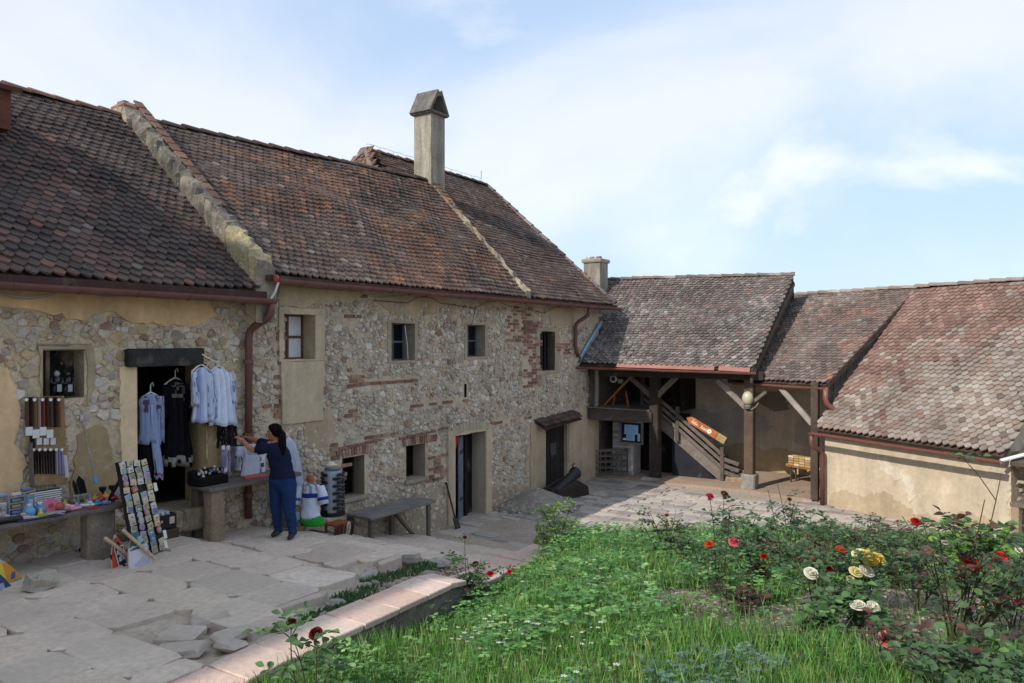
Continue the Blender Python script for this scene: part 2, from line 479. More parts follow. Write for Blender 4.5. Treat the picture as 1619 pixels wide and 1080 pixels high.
rng = random.Random(11)
def slab_pieces(s0, s1, zf, te, t0, rowd, wid, thick, cols, gap, keep, jz):
    out = []; s = s0
    while s < s1:
        d = rng.uniform(*rowd); sc = s + d / 2
        t = t0 + rng.uniform(0, .2)
        tmax = te(sc)
        while t < tmax:
            w = rng.uniform(*wid)
            if t + w > tmax + .12: w = max(.14, tmax + rng.uniform(-.1, .1) - t)
            j = .035
            q = [(s + rng.uniform(-j, j), t + rng.uniform(-j, j)), (s + d + rng.uniform(-j, j), t + rng.uniform(-j, j)), (s + d + rng.uniform(-j, j), t + w + rng.uniform(-j, j)), (s + rng.uniform(-j, j), t + w + rng.uniform(-j, j))]
            poly, c, rad = rough_poly(q, gap, rng, .16, .014)
            if keep(c[0], c[1]):
                z = zf(c[0]) + rng.uniform(-jz, jz); a, b = rng.uniform(-.008, .008), rng.uniform(-.008, .008)
                sl = (zf(c[0] + .1) - zf(c[0] - .1)) / .2 * .35
                def to3(x, y, dz): return W(x, y, z + dz + (a + sl) * (x - c[0]) + b * (y - c[1]))
                n = len(poly)
                v = [to3(*p, -thick) for p in poly] + [to3(*p, -.008) for p in poly] + [to3(c[0] + (p[0] - c[0]) * .965, c[1] + (p[1] - c[1]) * .965, 0) for p in poly]
                f = [(i * n + k, i * n + (k + 1) % n, (i + 1) * n + (k + 1) % n, (i + 1) * n + k) for i in (0, 1) for k in range(n)] + [tuple(2 * n + k for k in range(n))]
                out.append((tuple(W(c[0], c[1], z)), d * w, [tuple(p) for p in v], f, vary(rng.choice(cols), .07, rng)))
            t += w
        s += d
    return out
PV = [hx('c9b8a6'), hx('c4b3a2'), hx('cbbaa9'), hx('bfaf9f')]
tp = slab_pieces(1.5, 11.0, base_z, edge_t, .02, (.42, .72), (.45, .95), .16, PV, .0035, lambda s, t: t < edge_t(s) + .05 and ((s - 4.15) / .42) ** 2 + ((t - 3.75) / .48) ** 2 > 1, .005)
emit(tp, terrace, 'paving_stone', 'paving_stones', 'pave')
def yz(s): return -3.75
def gard(s, t):
    p = W(s, t, 0); return garden_z(p.x, p.y) < -3.80 or (t < curb_t(min(s, 11.4)) + .1 and s < 11.4)
yp = slab_pieces(11.0, 19.6, yz, lambda s: 10.5, .05, (.16, .36), (.2, .6), .05, [hx('a89f97'), hx('9a928b'), hx('b3a99f'), hx('8b847e')], .02,
                 lambda s, t: gard(s, t) and noise.noise(Vector((s * .35, t * .35, 9))) > -.33 and (s < 19.3 or t < 1.3), .012)
emit(yp, yard, 'paving_stone', 'paving_stones', 'pave')

# garden bed
mb = MB(hx('8f8373'))
st = .16; xs = int(14 / st); ysn = int(18 / st)
idx = {}
for i in range(xs):
    for j in range(ysn):
        x, y = -3.6 + i * st, -3 + j * st
        s, t = ST(Vector((x, y, 0)))
        if s < 10.6 and t < curb_t(s) - .05: continue
        idx[i, j] = len(mb.v); mb.v.append((x, y, garden_z(x, y)))
for (i, j), a in list(idx.items()):
    q = (idx.get((i + 1, j)), idx.get((i + 1, j + 1)), idx.get((i, j + 1)))
    if None not in q: mb.f.append((a, *q)); mb.c.append(mb.col)
build(mb, 'garden_bed', 'soil', smooth=True, kind='structure')

# low retaining wall with terracotta coping
rw = thing('retaining_wall', W(4.7, 4.55, -2.9), 'low concrete garden wall topped with pale terracotta coping slabs', 'wall')
def curb_run(s0, s1, zoff=0):
    mb = MB(hx('857c72')); n = 24; rings = []
    for i in range(n + 1):
        s = lerp(s0, s1, i / n); t = curb_t(s); z = curb_z(s) - .055
        jj = .012 * noise.noise(Vector((s * 3, 0, 0)))
        rings.append([W(s, t - .2, z - .7), W(s, t - .2, z), W(s, t + .2 + jj, z), W(s, t + .215 + jj, z - .18), W(s, t + .2 - jj, z - .7)])
    mb.loft(rings, True, True); build(mb, 'wall_body', 'mortar', rw)
    s = s0; rr = random.Random(5)
    while s < s1 - .1:
        l = min(rr.uniform(.42, .54), s1 - s); a, b = s + .006, s + l - .006
        w0, w1 = .25 + rr.uniform(-.012, .012), .25 + rr.uniform(-.012, .012); dz = rr.uniform(-.006, .006)
        def ring(z, ins):
            return [W(a + ins, curb_t(a) - w0 + ins, curb_z(a) + z), W(b - ins, curb_t(b) - w0 + ins, curb_z(b) + z), W(b - ins, curb_t(b) + w1 - ins, curb_z(b) + z), W(a + ins, curb_t(a) + w1 - ins, curb_z(a) + z)]
        m2 = MB(vary(rr.choice([hx('d0b3a3'), hx('cdaa9a'), hx('d5bcae'), hx('c8ab9c')]), .05, rr))
        m2.loft([ring(-.055 + dz, .004), ring(-.01 + dz, 0), ring(dz, .008)], True, True)
        build(m2, 'coping_slab', 'pave', rw)
        s += l
curb_run(-1.5, 7.02); curb_run(7.05, 10.3)

# broken flagstone bits and rubble lying in the torn edge
rng2 = random.Random(21)
def rock(mb, c, r, sc=(1, 1, .6), col=None):
    a = rng2.uniform(0, 6.28); X = Vector((cos(a), sin(a), rng2.uniform(-.25, .25))).normalized(); Y = UP.cross(X).normalized(); Z = X.cross(Y)
    n0 = len(mb.v); mb.ball(c, r, sc, 7, 4, (X, Y, Z), col)
    for i in range(n0, len(mb.v)):
        p = Vector(mb.v[i]); q = p - Vector(c); k = 1 + .35 * noise.noise(p * (2.2 / r) * .25 + Vector((r * 100, 0, 0))); mb.v[i] = tuple(Vector(c) + q * k)
bits = [(5.5, 4.02, .1), (5.9, 3.85, .07), (6.2, 3.75, .05), (6.7, 3.3, .1), (6.9, 3.15, .08), (6.55, 3.55, .06), (7.1, 3.35, .07), (6.3, 4.0, .05), (7.7, 3.1, .13), (7.9, 3.35, .1), (7.65, 3.4, .08), (8.1, 3.3, .12), (5.2, 4.15, .06), (7.3, 3.75, .09), (6.9, 3.8, .04)]
for k, (s, t, r) in enumerate(bits):
    m2 = MB(vary(rng2.choice([hx('a69d92'), hx('b5ada3'), hx('8f877d')]), .1, rng2)); rock(m2, W(s, t, base_z(s) - .1 + r * .45), r, (1.3, .9, .55))
    build(m2, 'rubble_stone', 'stone', terrace)
for (s, t, w, d, h, a) in ((4.42, 3.5, .36, .22, .06, .5), (4.05, 3.6, .36, .26, .06, 1.1), (4.3, 3.95, .3, .2, .05, .2), (3.85, 3.9, .38, .26, .06, .9), (4.15, 4.15, .26, .18, .04, 1.6), (4.95, 1.9, .3, .18, .03, .4)):
    m2 = MB(vary(hx('b3a89b'), .06, rng2)); X = (E1 * cos(a) + E2 * sin(a) + UP * .06).normalized(); Y = UP.cross(X).normalized()
    m2.box(W(s, t, base_z(s) - .045), (w, d, h * 1.3), (X, Y, X.cross(Y)), .02, jit=.012); build(m2, 'broken_flagstone', 'pave', terrace)

# pile of grit against the house
mb = MB(hx('8f877c')); n = 900; rg = random.Random(3)
c0 = W(14.95, .42, -3.77)
mb.loft([[c0 + E1 * (a * cos(2 * pi * k / 18)) + E2 * (.95 * a * sin(2 * pi * k / 18) + .25) + UP * h for k in range(18)] for (a, h) in ((1.05, -.02), (.8, .12), (.5, .26), (.2, .38), (.03, .42))], False, True)
for i in range(n):
    a = rg.uniform(0, 6.28); r = sqrt(rg.random()) * 1.1; h = max(0, .43 * (1 - r / 1.04))
    p = c0 + E1 * (r * cos(a)) + E2 * (.98 * r * sin(a) + .25) + UP * (h + .005)
    mb.ball(p, rg.uniform(.016, .05), (1, .8, .6), 5, 2, col=vary(rg.choice([hx('a9a196'), hx('7d756a'), hx('c2bbb0'), hx('8d8377')]), .15, rg))
build(mb, 'gravel_heap', 'stone', label='heap of grey grit piled against the wall beside the cannon', cat='gravel', kind='stuff')

# unseen block added behind the viewer, skewed so its shadow ends at the coping
shade_blk = thing('terrace_shade_block', W(-8, -3, -2.6), 'tall stone keep standing out of view, shading the paved terrace', 'building')
mb = MB(hx('8f8069')); mb.prism([W(-14, .58, -3.2), W(-3.6, -.65, -3.2), W(-3.6, -6, -3.2), W(-14, -6, -3.2)], (0, 0, 13.6)); build(mb, 'wall', 'mortar', shade_blk)
mb = MB(hx('5d4238')); mb.loft([[W(-14.3, .72, 10.4), W(-3.55, -.55, 10.4), W(-3.55, -6.3, 10.4), W(-14.3, -6.3, 10.4)], [W(-12, -2.4, 12), W(-6, -2.4, 12), W(-6, -2.8, 12), W(-12, -2.8, 12)]]); build(mb, 'roof', 'tile', shade_blk)
# ================================================================== BUILDINGS: shared makers
def wall_face(mb, fr, s0, s1, z0, z1, ops, step=.5):
    """front sheet with openings; fr(s, depth, z) -> point. ops: (s0, s1, z0, z1, depth)"""
    S = sorted({s0, s1, *[q for o in ops for q in o[:2] if s0 < q < s1], *[s0 + step * i for i in range(1, int((s1 - s0) / step))]})
    Z = sorted({z0, z1, *[q for o in ops for q in o[2:4] if z0 < q < z1]})
    for a, b in zip(S, S[1:]):
        for c, d in zip(Z, Z[1:]):
            m, n = (a + b) / 2, (c + d) / 2
            if any(o[0] < m < o[1] and o[2] < n < o[3] for o in ops): continue
            mb.quad(fr(a, 0, c), fr(b, 0, c), fr(b, 0, d), fr(a, 0, d))
def reveal(mb, fr, o, col, back=None):
    a, b, c, d, dep = o
    for q in (((a, c), (a, d)), ((b, d), (b, c)), ((a, d), (b, d)), ((b, c), (a, c))):
        (p0, q0), (p1, q1) = q
        mb.quad(fr(p0, .004, q0), fr(p1, .004, q1), fr(p1, -dep, q1), fr(p0, -dep, q0), col)
    if back: mb.quad(fr(a, -dep, c), fr(b, -dep, c), fr(b, -dep, d), fr(a, -dep, d), back)

def tile_mesh(w, L, th, col, rng, m, tail):
    a = w * rng.uniform(.455, .485); j = lambda: rng.uniform(-.004, .004)
    if tail == 'point': dp = w * .52; ol = [(-a, L), (-a + j(), dp), (-a * .5, dp * .42 + j()), (0 + j(), 0 + j()), (a * .5, dp * .42 + j()), (a + j(), dp), (a, L)]
    else: ol = [(-a, L), (-a + j(), .035), (-a * .6, .008 + j()), (0, 0), (a * .6, .008 + j()), (a + j(), .035), (a, L)]
    n = len(ol); cr = .006
    v = [(x, y, 0) for x, y in ol] + [(x, y, th + cr * (1 - (x / a) ** 2)) for x, y in ol]
    f = [(7, 8, 9, 10, 11, 12, 13)] + [(k, k + 1, k + 1 + n, k + n) for k in range(n - 1)]
    return v, f, [mixc(col, (.02, .018, .016), .0)] * len(f)
def roof(parent, A, B, C, D, pal, seed, w=.17, ex=.15, sag=.03, limit=300, tail='point', skip=None, deck=True, name='roof', under=.10, pal2=None, mixf=None):
    """A-B eave, D-C ridge, both left to right seen from outside"""
    rng = random.Random(seed); A, B, C, D = map(Vector, (A, B, C, D))
    nrm = ((B - A).cross(D - A)).normalized()
    if nrm.z < 0: nrm = -nrm
    L = ((D - A).length + (C - B).length) / 2; rows = int(L / ex)
    mb = MB(hx('4a3a30'))
    mb.loft([[A - nrm * .02, B - nrm * .02, C - nrm * .02, D - nrm * .02], [p - nrm * under for p in (A, B, C, D)]])
    rt = build(mb, name, 'wood', parent)
    var = []
    for k in range(96):
        col = (pal2 or pal)(rng) if k % 2 else pal(rng); v, f, c = tile_mesh(w, ex * 2.1, .023, col, rng, None, tail)
        var.append((v, f, c, None))
    spots = []
    for i in range(rows):
        k = (i + .02) * ex / L
        P0, P1 = A.lerp(D, k), B.lerp(C, k); Lr = (P1 - P0).length; nc = max(1, int(round(Lr / w)))
        X = (P1 - P0).normalized(); Yd = (P0.lerp(P1, .5) - A.lerp(B, .5)); Yd = ((D + C) - (A + B)).normalized()
        for j in range(-1, nc + 1):
            q = (j + .5 + .5 * (i % 2)) / nc
            if q < .0 or q > 1.0: continue
            p = P0.lerp(P1, q)
            if skip and skip(p, q, k): continue
            yaw = rng.gauss(0, .03); slip = rng.gauss(0, .006)
            if rng.random() < .02: yaw = rng.uniform(-.22, .22); slip = -rng.uniform(.01, .05)
            sg = sag * (noise.noise(p * .55) + .5 * noise.noise(p * 1.7))
            Yt = (Yd - X * Yd.dot(X)).normalized()
            tilt = .165 + rng.gauss(0, .014)
            Y2 = (Yt * cos(yaw) + X * sin(yaw)); X2 = (X * cos(yaw) - Yt * sin(yaw))
            Y3 = (Y2 * cos(tilt) - nrm * sin(tilt)).normalized(); Z3 = X2.cross(Y3)
            if Z3.dot(nrm) < 0: X2 = -X2; Z3 = X2.cross(Y3)
            roll = rng.gauss(0, .025); X2 = (X2 + Z3 * roll).normalized(); Z3 = X2.cross(Y3)
            pos = p + Yt * slip + nrm * (.048 + sg)
            mk = mixf(q, k) if mixf else .5
            mk += .55 * noise.noise(p * .8 + Vector((seed, 0, 0))) + .35 * noise.noise(p * 2.6)
            mk = sstep(.25, .75, mk); vi = rng.randrange(len(var) // 2) * 2 + (1 if rng.random() < mk else 0)
            spots.append((seen(pos), vi, mxf(pos, X2, Y3, Z3)))
    spots.sort(key=lambda q: -q[0])
    mes = {}
    for (_, vi, mx) in spots[:limit]:
        if vi not in mes: mes[vi] = mesh_from('tile', var[vi][0], var[vi][1], var[vi][2], M['tile'])
        place('tile', mes[vi], rt, mx)
    mb = MB()
    for (_, vi, mx) in spots[limit:]:
        mb.add([mx @ Vector(q) for q in var[vi][0]], var[vi][1], var[vi][2])
    if mb.v: tag(build(mb, 'tiles', 'tile', rt), kind='stuff')
    return rt
def ridge_tiles(rt, p0, p1, pal, seed, r=.105, l=.36, lift=.0):
    rng = random.Random(seed); p0, p1 = Vector(p0), Vector(p1); d = (p1 - p0); n = max(1, int(d.length / l)); X = d.normalized(); Y = UP.cross(X).normalized(); Z = X.cross(Y)
    for i in range(n):
        a = p0 + d * (i / n); b = p0 + d * ((i + 1.12) / n); dz = .025 * noise.noise(a * 1.3)
        mb = MB(pal(rng)); rings = []
        for (p, rr, zz) in ((a, r * 1.05, .03), (b, r * .9, .012)):
            rr *= rng.uniform(.95, 1.06)
            rings.append([p + Y * (rr * cos(q)) + Z * (rr * .8 * sin(q) - .02 + zz + dz + lift) for q in [pi * m / 6 for m in range(7)]] + [p + Y * (rr * .85 * cos(q)) + Z * (rr * .65 * sin(q) - .02 + zz + dz + lift) for q in [pi * m / 6 for m in range(6, -1, -1)]])
        mb.loft(rings); build(mb, 'ridge_tile', 'tile', rt)
def gutter(parent, p0, p1, r=.075, col=None, seg=5):
    p0, p1 = Vector(p0), Vector(p1); X = (p1 - p0).normalized(); Y = UP.cross(X).normalized(); mb = MB(col or hx('6e473f'))
    ring = lambda p, k=1: [p + Y * (r * k * cos(q)) - UP * (r * k * sin(q)) for q in [pi * m / 8 for m in range(9)]] + [p + Y * (r * .9 * k * cos(q)) - UP * (r * .9 * k * sin(q)) for q in [pi * m / 8 for m in range(8, -1, -1)]]
    rings = []
    for i in range(seg + 1):
        p = p0.lerp(p1, i / seg) + UP * (.012 * noise.noise(p0.lerp(p1, i / seg) * 1.1)); rings.append(ring(p))
    mb.loft(rings)
    o = build(mb, 'gutter', 'paintmetal', parent, smooth=False)
    for i in range(1, seg * 2):
        p = p0.lerp(p1, i / (seg * 2)); m2 = MB(col or hx('6e473f')); m2.loft([ring(p - X * .012, 1.08), ring(p + X * .012, 1.08)]); build(m2, 'gutter_bracket', 'paintmetal', o)
    return o
def pipe(parent, pts, r=.05, col=None, name='downpipe'):
    mb = MB(col or hx('68433c')); pts = [Vector(p) for p in pts]; q = [pts[0]]
    for i in range(1, len(pts) - 1):
        a, b, c = pts[i - 1], pts[i], pts[i + 1]; l = min(.1, (b - a).length * .4, (c - b).length * .4)
        q += [b + (a - b).normalized() * l, b + ((a - b).normalized() + (c - b).normalized()) * l * .25, b + (c - b).normalized() * l]
    q.append(pts[-1]); mb.tube(q, r, 10)
    return build(mb, name, 'paintmetal', parent, smooth=True)

def in_ops(x, y, ops, pad): return any(o[0] - pad < x < o[1] + pad and o[2] - pad < y < o[3] + pad for o in ops)
STONEC = [hx('c8bcab'), hx('d0c6b8'), hx('bdb09e'), hx('d8d0c4'), hx('c4b498'), hx('b5aa9e'), hx('cbbda8'), hx('c2b8ad'), hx('e0d9ce'), hx('b89f84'), hx('a0958a')]
def rubble(parent, fr, s0, s1, z0, z1, ops, rad, seed, tries, skip=None, limit=300, proud=(.008, .032), cols=STONEC, brickp=.06):
    rng = random.Random(seed)
    pts = scatter(s0, s1, z0, z1, lambda x, y: rng.uniform(*rad) * (1.55 if rng.random() < .07 else .62 if rng.random() < .3 else 1), rng, tries, 1.25)
    pcs = []
    for q, poly in zip(pts, cells(pts, 1.25)):
        if not poly: continue
        pl, c, r = rough_poly(poly, rng.uniform(.002, .012), rng, .13, .012)
        if any(in_ops(p[0], p[1], ops, .025) for p in pl) or in_ops(c[0], c[1], ops, .03): continue
        if any(p[0] < s0 - .05 or p[0] > s1 + .03 or p[1] > z1 or p[1] < z0 - .2 for p in pl): continue
        if skip and skip(c[0], c[1], rng): continue
        col = vary(mixc(rng.choice(cols), (.58, .48, .36), .3), .1, rng)
        if rng.random() < brickp: col = vary(hx('a08270'), .12, rng)
        v, f = lump(pl, c, rng.uniform(*proud), lambda x, y, d: tuple(fr(x, d, y)), rng, col, rng.uniform(.68, .86))
        pcs.append((tuple(fr(c[0], 0, c[1])), r * r, v, f, col))
    emit(pcs, parent, 'stone', 'small_stones', 'stone', limit)
def bricks(parent, fr, patches, seed, limit=300):
    rng = random.Random(seed); pcs = []
    for (a, b, c, d, dens) in patches:
        z = c; i = 0
        while z < d - .03:
            s = a + (.07 if i % 2 else 0) + rng.uniform(-.06, .03)
            while s < b:
                l = rng.uniform(.15, .25)
                if rng.random() < dens:
                    h = rng.uniform(.05, .062); dep = rng.uniform(.012, .03); jj = lambda: rng.uniform(-.006, .006)
                    v = [tuple(fr(s + x + jj(), dd, z + y + jj())) for dd in (-.01, dep) for x, y in ((0, 0), (l - .014, 0), (l - .014, h), (0, h))]
                    col = vary(rng.choice([hx('8f6a58'), hx('9a7765'), hx('846052'), hx('a38470'), hx('7a6052')]), .14, rng)
                    pcs.append((tuple(fr(s, 0, z)), l * h, v, [(4, 5, 6, 7), (0, 1, 5, 4), (1, 2, 6, 5), (2, 3, 7, 6), (3, 0, 4, 7)], col))
                s += l
            z += .076; i += 1
    emit(pcs, parent, 'brick', 'bricks', 'brick', limit)
def ragged(mb, fr, outline, thick, seed, amp=.03, stepl=.09, col=None):
    """a skin of plaster with a torn edge"""
    rng = random.Random(seed); o = []
    n = len(outline)
    for i in range(n):
        a, b = outline[i], outline[(i + 1) % n]; fx = len(a) > 2 and a[2]
        l = sqrt((a[0] - b[0]) ** 2 + (a[1] - b[1]) ** 2); m = max(1, int(l / stepl))
        for k in range(m):
            x, y = a[0] + (b[0] - a[0]) * k / m, a[1] + (b[1] - a[1]) * k / m
            if not fx: x += rng.uniform(-amp, amp); y += rng.uniform(-amp, amp)
            o.append((x, y))
    cx = sum(p[0] for p in o) / len(o); cy = sum(p[1] for p in o) / len(o)
    n = len(o)
    v = [fr(x, -.01, y) for x, y in o] + [fr(x, thick, y) for x, y in o]
    mb.add(v, [(k, (k + 1) % n, (k + 1) % n + n, k + n) for k in range(n)] + [tuple(range(n, 2 * n))], col)
def wframe(s, d, z): return W(s, d, z)
def window(parent, fr, o, dep, fcol, gcol=(.02, .025, .03), mull=(1, 1), th=.05, name='window', curtain=False, bars=0):
    a, b, c, d = o[:4]
    mb = MB(fcol); X = (fr(b, 0, c) - fr(a, 0, c)).normalized(); N = (fr(a, 1, c) - fr(a, 0, c)).normalized()
    for (p, q, w_) in (((a, c), (b, c), th), ((a, d), (b, d), th), ((a, c), (a, d), th), ((b, c), (b, d), th)):
        pa, pb = fr(p[0], -dep, p[1]), fr(q[0], -dep, q[1]); mb.beam(pa, pb, .05, w_, N if False else N, .004)
    wd = build(mb, name, 'wood', parent)
    for i in range(1, mull[0] + 1):
        x = lerp(a, b, i / (mull[0] + 1)); m2 = MB(fcol); m2.beam(fr(x, -dep + .004, c), fr(x, -dep + .004, d), .045, th * .9, N, .004); build(m2, 'mullion', 'wood', wd)
    for i in range(1, mull[1] + 1):
        y = lerp(c, d, i / (mull[1] + 1)); m2 = MB(fcol); m2.beam(fr(a, -dep + .006, y), fr(b, -dep + .006, y), .04, th * .8, N, .004); build(m2, 'mullion', 'wood', wd)
    for i in range(mull[0] + 1):
        for j in range(mull[1] + 1):
            x0, x1 = lerp(a, b, i / (mull[0] + 1)), lerp(a, b, (i + 1) / (mull[0] + 1)); y0, y1 = lerp(c, d, j / (mull[1] + 1)), lerp(c, d, (j + 1) / (mull[1] + 1))
            m2 = MB(gcol); m2.quad(fr(x0, -dep - .012, y0), fr(x1, -dep - .012, y0), fr(x1, -dep - .012 + R.uniform(-.004, .004), y1), fr(x0, -dep - .012, y1)); build(m2, 'pane', 'glass', wd)
            if curtain:
                m3 = MB(hx('d8d8dc')); k = 9; pts = []
                for q in range(k + 1):
                    xx = lerp(x0, x1, q / k); pts.append((xx, -dep + .002 - .006 * (q % 2)))
                w0 = .55
                m3.loft([[fr(lerp(x0 if i == 0 else x1, xx, 1.0), dd, y0 + .02) for xx, dd in pts], [fr(xx, dd, y1 - .02) for xx, dd in pts]], False, False, closed=False); build(m3, 'curtain', 'cloth', wd)
    for i in range(bars):
        x = lerp(a, b, (i + 1) / (bars + 1)); m2 = MB(hx('2a2624')); m2.tube([fr(x, -dep + .06, c), fr(x, -dep + .06, d)], .011, 6); build(m2, 'bar', 'iron', wd)
    return wd

PAL_DARK = lambda r: vary(r.choices([hx('4c413d'), hx('463c39'), hx('534843'), hx('5a4a44')], [6, 6, 4, 3])[0], .12, r)
PAL_DARK2 = lambda r: vary(r.choices([hx('5c4a43'), hx('544640'), hx('675049'), hx('6f665f'), hx('7a584c')], [5, 4, 3, .6, .7])[0], .12, r)
PAL_MID = lambda r: vary(r.choices([hx('6b5447'), hx('705344'), hx('785a4a'), hx('644d41'), hx('84624f')], [5, 4, 3, 4, 1])[0], .12, r)
PAL_MIDG = lambda r: vary(r.choices([hx('574a44'), hx('5e4e46'), hx('4e443f'), hx('665851'), hx('776d65')], [5, 5, 4, 3, .5])[0], .11, r)
PAL_MID2 = lambda r: vary(r.choices([hx('5e4c43'), hx('57463e'), hx('685245'), hx('705646'), hx('4b403a')], [5, 5, 3, 2, 3])[0], .12, r)
PAL_GREY = lambda r: vary(r.choices([hx('6f655f'), hx('675d57'), hx('7a7069'), hx('5d5550'), hx('786057')], [6, 5, 4, 3, .7])[0], .11, r)
PAL_GREYW = lambda r: vary(r.choices([hx('7d756e'), hx('8a827b'), hx('716963'), hx('9a938c'), hx('625b56')], [5, 4, 4, 1.2, 3])[0], .1, r)
PAL_GREY2 = lambda r: vary(r.choices([hx('76685f'), hx('6d6058'), hx('80736a'), hx('62574f'), hx('8f857d'), hx('826759')], [6, 5, 4, 2, 1, .7])[0], .1, r)
PAL_RED = lambda r: vary(r.choices([hx('84695d'), hx('7c6257'), hx('8f7468'), hx('725a50'), hx('967260')], [5, 5, 4, 3, .5])[0], .07, r)
PAL_PINK = lambda r: vary(r.choices([(.24, .185, .15), (.27, .22, .185), (.215, .16, .125), (.31, .265, .225), (.19, .137, .107), (.235, .14, .1), (.13, .1, .082)], [5, 5, 4, 2, 3, .3, .4])[0], .06, r)
# ================================================================== THE SHOP HOUSE (ochre plaster over rubble)
SB = 7.62                                # where the two houses join
shop = thing('shop_house', W(4, 0, -2.6), 'ochre plastered rubble house with souvenir shop door and dark tiled roof', 'house')
nicheA = (SW(68), SW(133), ZW(100, 630), ZW(100, 553), .24)
doorA = (SW(217), SW(326), -2.36, ZW(270, 577), .5)
opsA = [nicheA, doorA]
mb = MB((.68, .54, .36)); wall_face(mb, wframe, -3.6, SB, -3.0, .72, opsA)
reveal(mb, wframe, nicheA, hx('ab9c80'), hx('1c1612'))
wallA = build(mb, 'wall', 'mortar', shop)
plA = []
mb = MB((.70, .48, .25)); ragged(mb, wframe, [(-3.6, .73), (SW(330), .73), (SW(338), ZW(338, 500)), (SW(300), ZW(300, 516)), (SW(200), ZW(200, 508)), (SW(170), ZW(170, 490)), (SW(128), ZW(128, 506)), (SW(80), ZW(80, 496)), (SW(0), ZW(0, 482)), (-3.6, ZW(0, 500))], .035, 1); plA.append(mb)
mb2 = MB((.70, .47, .26)); ragged(mb2, wframe, [(1.0, ZW(0, 575)), (SW(6), ZW(6, 582)), (SW(22), ZW(22, 612)), (SW(30), ZW(30, 650)), (SW(18), ZW(18, 700)), (SW(40), ZW(40, 720)), (SW(30), ZW(30, 800)), (1.0, ZW(0, 820))], .03, 2)
mb3 = MB((.73, .54, .33)); ragged(mb3, wframe, [(SW(189), ZW(189, 580)), (SW(214), ZW(214, 577), 1), (SW(216), ZW(216, 790)), (SW(192), ZW(192, 760)), (SW(187), ZW(187, 640))], .03, 3, .015)
mb4 = MB(hx('a9997c')); ragged(mb4, wframe, [(SW(60), ZW(60, 540)), (SW(145), ZW(145, 545)), (SW(150), ZW(150, 600)), (SW(137), ZW(137, 640)), (SW(135), ZW(135, 552), 1), (SW(66), ZW(66, 552), 1), (SW(66), ZW(66, 640))], .022, 4, .02)
mb5 = MB(hx('a8916c')); ragged(mb5, wframe, [(SW(120), ZW(120, 690)), (SW(160), ZW(160, 670)), (SW(180), ZW(180, 720)), (SW(186), ZW(186, 800)), (SW(110), ZW(110, 800))], .02, 5)
mb6 = MB(hx('aa8f66')); ragged(mb6, wframe, [(SW(328), ZW(328, 580)), (SW(343), ZW(343, 600)), (SW(346), ZW(346, 760)), (SW(328), ZW(328, 800))], .02, 6, .015)
patchA = []
for q in (mb, mb2, mb3, mb4, mb5, mb6): build(q, 'plaster_patch', 'plaster', wallA)
def skipA(x, y, rng):
    if y > float(np.interp(x, [SW(0), SW(80), SW(128), SW(170), SW(200), SW(300), SW(338), SW(345), SB], [ZW(0, 482), ZW(80, 496), ZW(128, 506), ZW(170, 490), ZW(200, 508), ZW(300, 516), ZW(338, 500), .8, .8])) - .02: return True
    for (a, b, c, d) in ((SW(187), SW(217), ZW(200, 780), ZW(200, 577)), (SW(60), SW(150), ZW(60, 632), ZW(100, 540)), (SW(112), SW(186), -2.4, ZW(140, 675)), (SW(328), SW(346), -2.4, ZW(335, 580)), (-3.6, SW(22), ZW(0, 800), ZW(0, 580))):
        if a < x < b and c < y < d: return True
    return rng.random() < .04
rubble(wallA, wframe, -3.5, SB - .05, -2.85, .7, opsA, (.04, .1), 31, 34000, skipA, cols=STONEC + [hx('b39a70'), hx('c7ab7a')])

# dark shop room behind the door
a, b, c, d, dep = doorA
mb = MB(hx('b79a70'))
for (x, lo) in ((a, 1), (b, 1)):
    mb.quad(wframe(x, .006, c), wframe(x, .006, d), wframe(x, -dep, d), wframe(x, -dep, c))
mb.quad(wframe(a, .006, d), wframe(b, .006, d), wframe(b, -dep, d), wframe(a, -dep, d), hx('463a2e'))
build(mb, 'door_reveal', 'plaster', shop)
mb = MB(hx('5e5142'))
r0, r1, rd = a - 1.2, b + .6, -3.2
pts = lambda z: [W(r0, -dep, z), W(r1, -dep, z), W(r1, rd, z), W(r0, rd, z)]
f0, f1 = pts(c), pts(d + .25)
mb.add(f0 + f1, [(0, 1, 2, 3), (4, 5, 6, 7), (1, 2, 6, 5), (2, 3, 7, 6), (3, 0, 4, 7)])
mb.quad(W(r0, -dep, c), W(a, -dep, c), W(a, -dep, d + .25), W(r0, -dep, d + .25)); mb.quad(W(b, -dep, c), W(r1, -dep, c), W(r1, -dep, d + .25), W(b, -dep, d + .25)); mb.quad(W(a, -dep, d), W(b, -dep, d), W(b, -dep, d + .25), W(a, -dep, d + .25))
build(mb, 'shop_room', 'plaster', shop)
mb = MB(hx('33302f')); mb.box(W((SW(196) + SW(314)) / 2, .04, ZW(255, 565)), (SW(314) - SW(196), .2, .24), (E1, E2, UP), .02, jit=.006); build(mb, 'door_lintel', 'wood', shop)
mb = MB(hx('8d7c68')); mb.box(W((nicheA[0] + nicheA[1]) / 2, -.08, nicheA[3] + .035), (nicheA[1] - nicheA[0] + .14, .2, .08), (E1, E2, UP), .012, jit=.006); build(mb, 'window_lintel', 'wood', shop)
mb = MB(hx('7a6a58')); mb.box(W((nicheA[0] + nicheA[1]) / 2 - .1, -.2, (nicheA[2] + nicheA[3]) / 2), (.05, .04, nicheA[3] - nicheA[2]), (E1, E2, UP), .006); build(mb, 'window_post', 'wood', shop)
